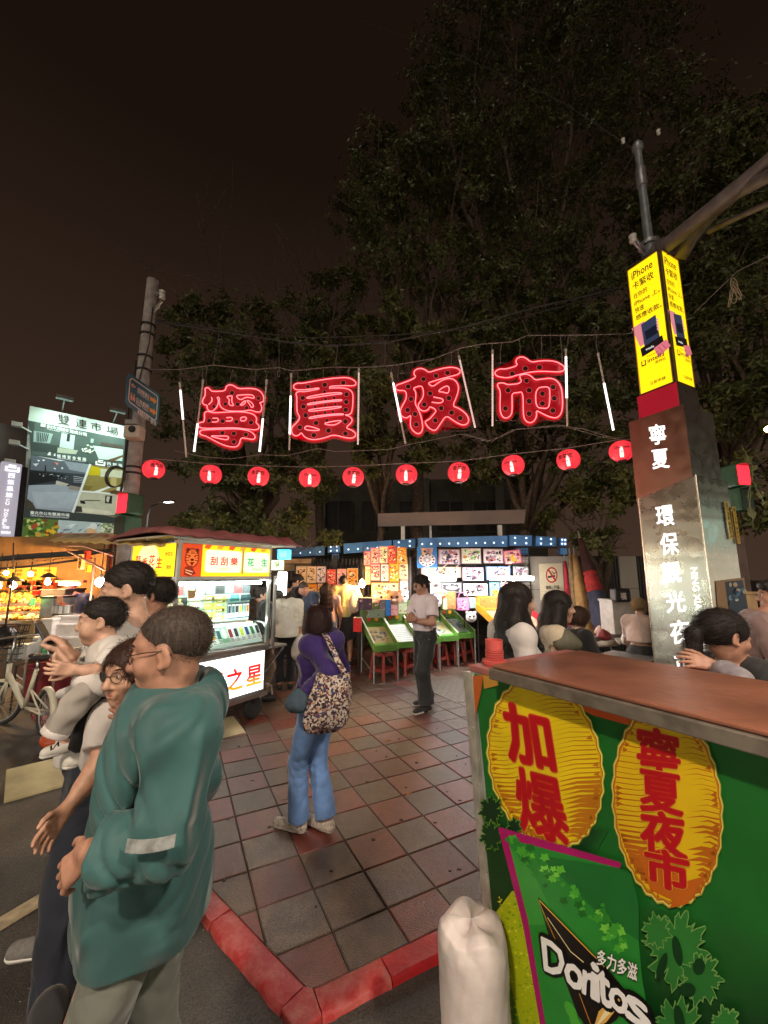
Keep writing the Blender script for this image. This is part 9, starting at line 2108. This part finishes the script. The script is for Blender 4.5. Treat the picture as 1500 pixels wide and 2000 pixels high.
# 2 woman with glasses
P2=person('woman with dark framed glasses, white tee and sage green shorts, right arm hanging down',(-1.13,1.98,ROADZ),148,1.50,fem=True,build=1.08,J=dict(head=W_(257,1312,1.60),neck=W_(258,1378,1.66),chest=W_(238,1446,1.80),shR=W_(214,1402,1.68),elR=W_(192,1498,1.62),wrR=W_(130,1580,1.52),ankL=(-.09,.02,.085),ankR=(.1,.10,.085)),head=(14,4,0),hs=1.08,
 skin=m_sk,hair=('bob',m_hbr),glasses=m_spec,top=dict(m=c_white,loose=.016,sleeve=.62,hem=.90,folds=.004,rs=.062,neck=.062),bottom=dict(m=c_green,kind='shorts',end=.80,loose=.030,hem=.080,folds=.005),shoes=(c_sn,c_sole),res=.0095,hres=.0042,handres=.0036,curl=(.4,.35))
mb=MB();rgx=random.Random(3)
for k in range(90):
 f=rgx.uniform(0,1);a_=rgx.uniform(-.9,.9);z=.86+.16*f+.05*math.cos(a_*2);p=P2['pelvis']+P2['ux']*.135*math.sin(a_)*1.08+P2['uy']*(.155*math.cos(a_))+Vector((0,0,z-.80))
 p+=P2['uy']*.012;mb.ball(p,.007,6,4)
mb.build('sequin_trim',mat('red_sequins',(.28,.01,.02),.2,.4,var=.4,scale=80),P2['root'])['kind']='stuff'

# 3 tall young man carrying the child
P3=person('tall young man in white tee carrying a child and holding up a phone',(-1.36,2.06,ROADZ),116,1.82,J=dict(head=W_(247,1152,2.02),neck=W_(268,1222,2.02),chest=W_(285,1300,2.0),ankL=gv3(-1.16,1.66,.03),ankR=gv3(-1.55,2.22,.04),toeR=gv3(-1.72,2.19,-.01),toeL=gv3(-1.34,1.60,-.02),elL=W_(262,1356,1.74),wrL=W_(160,1318,1.66),elR=W_(205,1325,2.0),wrR=W_(142,1282,1.84)),head=(2,10,0),
 skin=m_sk3,hair=('crop',m_hb),top=dict(m=c_whitew,loose=.016,sleeve=.55,hem=.88,rs=.066,folds=.0045,neck=.066),bottom=dict(m=c_navy,loose=.012,hem=.062,knee=.07,folds=.0045),shoes=(c_gsh,c_sole),res=.0095,hres=.0042,handres=.0034,
 hand=dict(L=dict(d=(-.9,.15,.25),n=(.0,.5,.85),t=(-.2,-.85,.4),curl=.55),R=dict(d=(-.62,-.1,.78),n=(-.55,-.3,-.5),t=(.3,-.95,.1),curl=(.95,.95,1.0,1.0))))
mb=MB();pts=[P3['shL']+Vector((.02,.03,.055)),P3['chest']+Vector((.06,-.10,.06)),P3['chest']+Vector((.02,-.17,-.12)),P3['pelvis']+Vector((-.12,-.10,.1))]
for a_,b_ in zip(chaikin([tuple(p)for p in[]],1)if False else pts,pts[1:]):mb.bar(a_,b_,.045,.006,up=(.4,-.8,.3))
mb.build('carrier_strap',c_grey,P3['root'],bevel=.002)
p=P3['wrR']+Vector((-.62,-.1,.78)).normalized()*.105+Vector((-.035,-.02,.0));ph_d=Vector((-.52,-.05,.85)).normalized();ph_n=Vector((-.8,-.35,-.5));ph_n=(ph_n-ph_d*ph_n.dot(ph_d)).normalized();ph_s=ph_d.cross(ph_n)
pt=thing('mobile_phone','dark blue mobile phone held up by the tall young man','phone',p);Mp=Matrix((ph_s,ph_d,ph_n)).transposed()
mb=MB();mb.box(p,(.074,.152,.009),Mp);mb.build('case',mat('phone_case',(.02,.026,.05),.3,var=.05),pt,bevel=.004)
mb=MB();mb.box(p+ph_n*.0052,(.068,.144,.001),Mp);mb.build('display',mat('phone_glass',(.03,.035,.045),.08,var=0),pt)

# 4 the child
P4=person('small child in white tee, grey bib and black trousers carried on an arm',gv3(-1.22,1.80,.62),118,1.06,child=True,hs=1.30,build=1.0,J=dict(head=W_(197,1213,1.80),neck=W_(212,1264,1.80),chest=W_(214,1292,1.80),pelvis=W_(222,1338,1.80),shL=W_(226,1278,1.70),shR=W_(190,1278,1.90),elL=W_(196,1312,1.66),wrL=W_(146,1308,1.60),elR=W_(160,1306,1.86),wrR=W_(130,1300,1.74),hipL=W_(226,1344,1.74),hipR=W_(214,1342,1.86),knL=W_(185,1392,1.70),knR=W_(148,1378,1.86),ankL=W_(163,1468,1.70),ankR=W_(132,1446,1.84),toeL=W_(140,1490,1.68),toeR=W_(96,1466,1.80)),head=(0,4,0),
 skin=m_sk3,hair=('crop',m_hb),top=dict(m=c_whitew,loose=.012,sleeve=.75,hem=.9,rs=.075,folds=.003,hemn=(.3,.1,-1),res=.007),bottom=dict(m=c_black,loose=.016,hem=.068,knee=.075,folds=.003,res=.007,waist=1.12,end=1.9),shoes=(c_sn,c_sole),res=.0075,hres=.0042,handres=.0034,curl=(.5,.5))
mb=MB();c=P4['chest'];bibn=Vector((-.75,-.62,0)).normalized()
G_=[]
for i in range(9):
 row=[]
 for j in range(9):
  a_=(i/8-.5)*2.1;z=.02-.11*j/8;row.append(c+(bibn*math.cos(a_)+Vector((bibn.y,-bibn.x,0))*math.sin(a_))*(.108+.004*math.sin(j*2+i))+Vector((0,0,z)))
 G_.append(row)
for i in range(8):
 for j in range(8):mb.add([G_[i][j],G_[i][j+1],G_[i+1][j+1],G_[i+1][j]],[(0,1,2,3)])
o_=mb.build('bib',c_grey,P4['root'],smooth=True);md=o_.modifiers.new('t','SOLIDIFY');md.thickness=.008
sn=Sheet(P4['ankR'].lerp(P4['toeR'],.42)+Vector((.0,-.036,.004)),(P4['toeR']-P4['ankR']).normalized(),Vector((.2,-.4,.9)),.0006);sn.text('N',-.02,-.018,.045,(.03,.03,.03),.03);sn.build('shoe_mark',m_print,P4['root'])
# grey and white jacket draped from the lap
dr=thing('draped_jacket','grey and white child jacket hanging from the lap of the carried child','jacket',W_(120,1400,1.75))
def garment(parts,name,m,par,h=.007,amp=.004):
 def post(Fd,X,Y,Z):return Fd+(amp*(np.sin(60*Z+25*X+3*np.sin(30*Y))*np.sin(40*X-30*Z)+.6*np.sin(95*Z+20*Y))).astype(np.float32)
 return mesh_from([('+',RC(a,b,ra,rb,cuts=c),k)for a,b,ra,rb,k,c in parts],h,name,m,par,post=post)
a_,b_,c_=W_(172,1352,1.62),W_(142,1382,1.60),W_(106,1434,1.58);d_=(c_-b_).normalized()
garment([(a_,b_,.050,.046,.02,()),(b_,c_,.046,.043,.02,((c_,d_),))],'grey_sleeve',c_grey,dr)
garment([(c_-d_*.012,c_+d_*.004,.047,.047,.01,((c_+d_*.004,d_),(c_-d_*.02,-d_)))],'cuff',c_white,dr,.006,.001)
garment([(W_(160,1330,1.64),W_(205,1336,1.62),.036,.042,.03,()),(W_(120,1354,1.70),W_(152,1346,1.66),.018,.030,.03,())],'white_body',c_white,dr)

# 5 young man seen behind
person('dark haired young man half hidden behind the teal jacket man, before the cart',(-1.80,3.10,ROADZ),80,1.68,J=dict(head=W_(311,1164,3.1)),skin=m_sk2,hair=('short',m_hb),top=dict(m=cloth('rust_tee',(.40,.20,.16)),sleeve=.55,loose=.012),bottom=dict(m=c_dark),shoes=(c_bsh,c_sole),res=.014,hres=.006,handres=.0055)
# 6 woman in purple
P6=person('woman with dark bob in purple hoodie and wide blue jeans, floral tote on her shoulder',(-.47,3.06,0),62,1.56,fem=True,J=dict(wrL=W_(590,1358,2.76),poleL=W_(690,1350,2.7),pelvis=(0,.02,.94),ankL=(-.05,.13,.085),ankR=(.05,-.06,.09),head=W_(618,1216,3.02)),head=(-30,4,0),hs=1.06,
 skin=m_sk3,hair=('bob',m_hbm),top=dict(m=c_purple,loose=.020,sleeve=1.9,hem=.83,hood=True,folds=.006,cuff=.042,neck=.066,nz=.02,name='hoodie'),bottom=dict(m=c_jean,loose=.018,knee=.064,hem=.066,end=1.97,folds=.005),shoes=(c_fuzz,c_fuzz),res=.010,hres=.005,handres=.004,hand=dict(L=dict(d=(-.6,-.15,-.75),n=(.6,.1,-.5),t=(-.4,.6,.5),curl=.8)))
def floral():
 m,nt,b=new_mat('floral_cloth');N=nt.nodes;L=nt.links;t=N.new('ShaderNodeTexCoord');nz=N.new('ShaderNodeTexNoise');nz.inputs['Scale'].default_value=18;nz.inputs['Detail'].default_value=3
 mx=N.new('ShaderNodeMix');mx.data_type='VECTOR';mx.inputs['Factor'].default_value=.035;L.new(t.outputs['Object'],nz.inputs['Vector']);L.new(t.outputs['Object'],mx.inputs[4]);L.new(nz.outputs['Color'],mx.inputs[5])
 v=N.new('ShaderNodeTexVoronoi');v.inputs['Scale'].default_value=88;L.new(mx.outputs[1],v.inputs['Vector'])
 s=N.new('ShaderNodeSeparateColor');L.new(v.outputs['Color'],s.inputs[0]);r=N.new('ShaderNodeValToRGB');L.new(s.outputs[0],r.inputs[0]);r.color_ramp.interpolation='CONSTANT';e=r.color_ramp.elements
 cs=[(0,(.020,.010,.018)),(.20,(.40,.34,.29)),(.36,(.055,.022,.03)),(.5,(.50,.43,.38)),(.62,(.03,.045,.14)),(.70,(.30,.17,.12)),(.80,(.14,.05,.055)),(.90,(.45,.37,.28))]
 e[0].position=0;e[0].color=(*cs[0][1],1);e[1].position=cs[1][0];e[1].color=(*cs[1][1],1)
 for p,c in cs[2:]:q=e.new(p);q.color=(*c,1)
 L.new(r.outputs[0],b.inputs['Base Color']);b.inputs['Roughness'].default_value=.85;return m
m_flo=floral()
tb=thing('tote_bag','floral patterned tote bag hanging from the shoulder of the woman in purple','bag',W_(640,1420,2.7))
bc=W_(643,1366,2.74);u_=Vector((1,.35,0)).normalized();n_=Vector((u_.y,-u_.x,0));rgx=random.Random(2);mb=MB();n,m2=34,16;vs=[]
for i in range(m2+1):
 v=i/m2;wv=.130*(.62+.5*math.sin(math.pi*(.15+.62*(1-v))));dv=.065*math.sin(math.pi*min(1,.08+.85*(1-v)+.05))**.6
 if i==0:wv*=.75;dv*=.3
 for k in range(n):
  a_=2*math.pi*k/n;ca,sa=math.cos(a_),math.sin(a_);w=1+.05*math.sin(4*a_+v*5)+.04*math.sin(7*a_-v*8)
  vs.append(bc+u_*(abs(ca)**.7*math.copysign(1,ca))*wv*w+n_*(abs(sa)**.8*math.copysign(1,sa))*dv*w+Vector((0,0,-.19+.345*v+.012*math.sin(5*a_+3*v)))+u_*.05*(v-.5))
mb.add(vs,[(i*n+k,i*n+(k+1)%n,(i+1)*n+(k+1)%n,(i+1)*n+k)for i in range(m2)for k in range(n)]+[tuple(range(n))[::-1],tuple(m2*n+k for k in range(n))]);mb.build('pouch',m_flo,tb,smooth=True)
mb=MB();stp=[W_(672,1312,2.72),W_(660,1292,2.74),W_(648,1264,2.80),W_(638,1244,2.86),W_(632,1236,2.93),W_(634,1240,3.02),W_(642,1270,3.02)]
for a_,b_ in zip(stp,stp[1:]):mb.bar(a_,b_,.035,.006,up=(.3,-.8,.4))
mb.build('strap',m_flo,tb)
blob_bag('small dark denim pouch in the hand of the woman in purple',W_(581,1392,2.72),.085,.075,.15,mat('pouch_denim',(.035,.06,.085),.8,var=.2,bump=.3,bscale=60),name='hand_pouch',seed=21)
# 7 man with crossed arms
P7=person('slim man in lavender shirt and charcoal trousers standing with arms crossed',(.56,5.66,0),118,1.74,J=dict(elL=(-.27,.06,1.12),wrL=(.02,.25,1.13),elR=(.25,.10,1.12),wrR=(-.12,.22,1.16),ankL=(-.10,.06,.085),ankR=(.14,-.12,.085),hipL=(-.085,.0,.9),hipR=(.085,-.0,.9)),head=(-8,14,0),lean=.02,skin=m_sk2,hair=('short',m_hb),glasses=m_spec,
 top=dict(m=c_lav,loose=.016,sleeve=.72,hem=1.0,collar=True,vneck=.09,folds=.004,rs=.07),bottom=dict(m=c_dark,loose=.022,knee=.076,hem=.075,end=1.95,folds=.006,waist=1.04,belt=True),shoes=(c_bsh,c_sole),res=.011,hres=.005,handres=.0042,hand=dict(L=dict(d=(.9,.2,.15),n=(.1,-.9,.1),t=(0,.1,1),curl=.5),R=dict(d=(-.9,-.1,.2),n=(.2,-.9,0),t=(0,.1,1),curl=.5)))
for k in('L','R'):pass
mb=MB()
for sd in 'LR':
 a_,q_=P7['ank'+sd],P7['toe'+sd];c=a_.lerp(q_,.55)+Vector((0,-.045,-.035));d_=(q_-a_).normalized();mb.tube([c-d_*.035+Vector((0,0,.012)),c-d_*.01-Vector((0,0,.006)),c+d_*.045+Vector((0,0,.022))],[.003,.006,.002],6)
o_=mb.build("shoe_mark",c_sole,P7["root"])
mb=MB();a_=P7['shR']+Vector((0,.02,.05));pts=[P7['shR']+P7['uy']*.05+P7['uz']*.06,P7['chest']+P7['uy']*.14,P7['pelvis']-P7['rt']*.17+P7['uz']*.12+P7['uy']*.02];mb.tube(pts,.008,6);mb.build('shoulder_strap',c_black,P7['root'])
# 8 - 13 the crowd by the stalls
def extra(label,px,py,Y,yaw,h,headpx=None,**k):
 hd=W_(headpx[0],headpx[1],Y)if headpx else None;b=k.pop('base',None)or Vector((W_(px,py,Y).x,Y,0))
 J=k.pop('J',{});
 if hd:J=dict(head=hd,**J)
 k.setdefault('res',.015);k.setdefault('hres',.008);k.setdefault('handres',.006)
 return person(label,b,yaw,h,J=J,**k)
P8=extra('woman in loose cream blouse and black trousers seen from behind, hand raised to her face',556,1345,6.62,18,1.58,fem=True,headpx=(543,1167),head=(25,6,0),J=dict(wrL=W_(527,1192,6.42),poleL=W_(505,1235,6.5),wrR=(.24,.02,.84)),skin=m_sk,hair=('crop',m_hgy),top=dict(m=c_cream,loose=.040,sleeve=1.35,hem=.86,folds=.008,skirt=.02,cuff=.06),bottom=dict(m=c_black,loose=.02,hem=.07),shoes=(c_bsh,c_bsole),res=.012)
blob_bag('white carrier bag hanging from the hand of the woman in cream',Vector((W_(585,1300,6.6).x,6.6,.42)),.15,.11,.42,mat('bag_carrier',(.50,.45,.38),.5),seed=31,name='carrier_bag')
extra('young man in black tee with thick dark hair, profile to the right',580,1240,8.1,-70,1.80,headpx=(581,1136),head=(0,22,0),skin=m_sk3,hair=('short',m_hb),top=dict(m=c_black,loose=.016),bottom=dict(m=c_khaki,loose=.02,hem=.08),shoes=(c_bsh,c_sole))
extra('stooping crew cut man in navy polo next to the black tee man',598,1300,7.5,-55,1.70,headpx=(593,1150),head=(0,26,0),lean=.08,skin=m_sk2,hair=('buzz',m_hgr),build=1.1,top=dict(m=c_npolo,loose=.018),bottom=dict(m=c_khaki,loose=.024,hem=.08),shoes=(c_bsh,c_sole))
extra('person half hidden at the left behind the black tee man',566,1250,8.7,-40,1.68,headpx=(567,1146),skin=m_sk,hair=('crop',m_hb),top=dict(m=c_dark),bottom=dict(m=c_dark),shoes=(c_bsh,c_sole),res=.02)
extra('woman with waist long hair in dusty pink seen from behind',640,1280,7.95,12,1.62,fem=True,headpx=(637,1150),skin=m_sk,hair=('long',m_hbr,.48),top=dict(m=c_pink,loose=.012,sleeve=.4),bottom=dict(m=cloth('pale_denim',(.30,.34,.42)),loose=.014),shoes=(c_sn,c_sole))
P13=extra('man in pale yellow tee and dark shorts seen from behind',672,1300,8.2,4,1.80,headpx=(671,1137),skin=m_sk2,hair=('crop',m_hb),top=dict(m=c_yel,loose=.026,sleeve=.62,rs=.075,hem=.90,folds=.006),bottom=dict(m=c_shorts,kind='shorts',end=1.04-.1,loose=.035,hem=.105,folds=.006),shoes=(c_bsh,c_sole),J=dict(wrR=(.27,.03,.90),ankL=(-.10,0,.085),ankR=(.10,.02,.085)),res=.012)
blob_bag('white cloth bag on the right arm of the man in yellow',Vector((W_(691,1215,8.1).x,8.08,1.02)),.11,.09,.40,mat('bag_cloth',(.55,.45,.36),.9,var=.15),seed=33,name='cloth_bag')
extra('dark dressed stall keeper behind the right end of the lottery cart',512,1330,6.05,-60,1.62,headpx=(509,1163),skin=m_sk2,hair=('short',m_hb),top=dict(m=c_black,loose=.02,sleeve=1.8),bottom=dict(m=c_khaki,loose=.02),shoes=(c_bsh,c_bsole))
# 15 - 16 women behind the near cart
extra('woman with straight black hair to the waist and white tee',1010,1400,2.68,-80,1.70,fem=True,headpx=(1012,1176),head=(-4,2,0),skin=m_sk3,hair=('long',m_hb,.62,(1,)),top=dict(m=c_white,loose=.014,sleeve=.6),bottom=dict(m=c_jean),shoes=(c_sn,c_sole),res=.011,hres=.005)
P16=extra('woman with long wavy dark hair and bare shouldered cream top',1092,1400,3.05,-98,1.64,fem=True,headpx=(1093,1186),head=(6,2,0),skin=m_sk3,hair=('wavy',m_hb,.55,()),top=dict(m=cloth('cream_top',(.52,.44,.33)),loose=.010,sleeve=.25),bottom=dict(m=c_khaki),shoes=(c_sn,c_sole),res=.011,hres=.005)
blob_bag('olive shoulder bag of the wavy haired woman',W_(1108,1276,2.85),.10,.06,.16,mat('bag_olive',(.07,.065,.04),.6,var=.2),name='shoulder_bag',seed=41)
# 17 - 18 diners
def seat(hx,Y,z,yaw):
 b=Vector((hx,Y,z-1.585));return b
def diner(label,px,py,Y,yaw,h,**k):
 hd=W_(px,py,Y);s=h/1.7;f=Vector((-math.sin(R(yaw)),math.cos(R(yaw)),0));r_=Vector((f.y,-f.x,0));b=Vector((hd.x,Y,0))-f*.06
 z0=hd.z;J=dict(head=hd,neck=hd-Vector((0,0,.155*s))-f*.05,chest=hd-Vector((0,0,.32*s))-f*.07,pelvis=hd-Vector((0,0,.64*s))-f*.12,hipL=hd-Vector((0,0,.66*s))-f*.10-r_*.1,hipR=hd-Vector((0,0,.66*s))-f*.10+r_*.1,shL=hd-Vector((0,0,.20*s))-f*.05-r_*.165*s,shR=hd-Vector((0,0,.20*s))-f*.05+r_*.165*s)
 J['ankL']=Vector((b.x,b.y,.09))+f*.30-r_*.11;J['ankR']=Vector((b.x,b.y,.09))+f*.28+r_*.11;J['wrL']=hd-Vector((0,0,.50*s))+f*.26-r_*.08;J['wrR']=hd-Vector((0,0,.50*s))+f*.26+r_*.08
 st_=put_stool(Vector((J['pelvis'].x,J['pelvis'].y,0)),R(yaw),k.pop('stool'),'red plastic stools');st_.scale=(1,1,(J['pelvis'].z-.10)/.45)
 return person(label,b,yaw,h,J=J,res=.014,hres=.0065,handres=.006,**k)
diner('small woman in black leaning over the table to eat',1133,1206,4.55,-80,1.56,fem=True,head=(0,22,0),skin=m_sk3,hair=('bob',m_hbr),top=dict(m=c_black,loose=.014,sleeve=1.8,neck=.07),bottom=dict(m=c_dark),shoes=(c_sn,c_sole),stool='red stool carrying the small woman in black')
P18=diner('blond haired diner in pale pink top with a black strap',1250,1186,5.6,-50,1.64,fem=True,head=(-10,5,0),skin=m_sk3,hair=('bun',m_hbl),top=dict(m=cloth('pale_pink',(.50,.38,.34)),loose=.024,sleeve=1.2),bottom=dict(m=c_dark),shoes=(c_sn,c_sole),stool='red stool carrying the blond diner')
mb=MB();mb.bar(P18['shL']+Vector((0,-.06,.03)),P18['pelvis']+P18['rt']*.16+Vector((0,-.12,.1)),.03,.008,up=(0,-1,0));mb.build('strap',c_black,P18['root'])
# 19 ponytailed woman behind the counter
P19=person('woman with black ponytail behind the wooden counter, hand at her chin',(1.64,1.98,0),-92,1.60,fem=True,lean=.06,J=dict(head=W_(1416,1243,1.94),wrL=W_(1392,1300,1.86),elL=W_(1440,1330,1.76),elR=W_(1480,1320,2.1),wrR=W_(1440,1300,2.02)),head=(-2,10,0),hs=1.02,skin=m_sk2,hair=('pony',m_hb,.30),top=dict(m=c_dark,loose=.012,sleeve=.4,hem=.9,neck=.07),bottom=dict(m=c_dark),shoes=(c_bsh,c_bsole),res=.010,hres=.0045,handres=.0038,hand=dict(L=dict(d=(-.75,.1,.2),n=(.1,.7,-.5),t=(.2,-.2,.9),curl=.35)),
 extra_top=None)
n_=P19['neck'];mesh_from([('+',RC(n_+P19['ux']*x*.06-P19['uy']*.02,n_+P19['ux']*x*.02+P19['uy']*.075-P19['uz']*.05,.042,.035),.03)for x in(-1,1)]+[('+',EL(n_-P19['uy']*.04,(.085,.05,.05)),.03)],.008,'orange_scarf',cloth('orange_scarf',(.42,.14,.05)),P19['root'])
it=[]
for sd in 'LR':
 a_,e_,w_=P19['sh'+sd],P19['el'+sd],P19['wr'+sd];it+=[('+',RC(a_.lerp(e_,.25),e_,.060,.056),.02),('+',RC(e_,e_.lerp(w_,.8),.055,.045,cuts=((e_.lerp(w_,.8),(w_-e_).normalized()),)),.02)]
mesh_from(it,.009,'grey_sleeves',cloth('grey_knit',(.22,.20,.22),.95,.25,30),P19['root'])
mesh_from([('+',EL(P19['chest']-P19['uz']*.06,(.165,.135,.19),None),.02)],.01,'dark_waistcoat',c_dark,P19['root'])
extra('bystander in dark clothes cut by the right edge behind the pillar',1500,1400,3.3,60,1.70,headpx=(1512,1165),skin=m_sk2,hair=('short',m_hb),top=dict(m=cloth('dim_pink',(.24,.16,.15)),loose=.02,sleeve=1.8),bottom=dict(m=c_dark),shoes=(c_bsh,c_bsole))
# 21 cook at the left
extra('cook in navy tee seen from behind at the steel counter',140,1320,7.75,-10,1.64,headpx=(139,1150),skin=m_sk,hair=('crop',mat('cook_cap',(.16,.05,.04),.8)),top=dict(m=cloth('navy_tee',(.018,.026,.075)),loose=.022,sleeve=.6),bottom=dict(m=c_dark),shoes=(c_bsh,c_bsole),res=.013,J=dict(wrL=(-.22,.24,1.0),wrR=(.24,.22,1.0)))
print('script seconds',round(time.time()-T0,1))
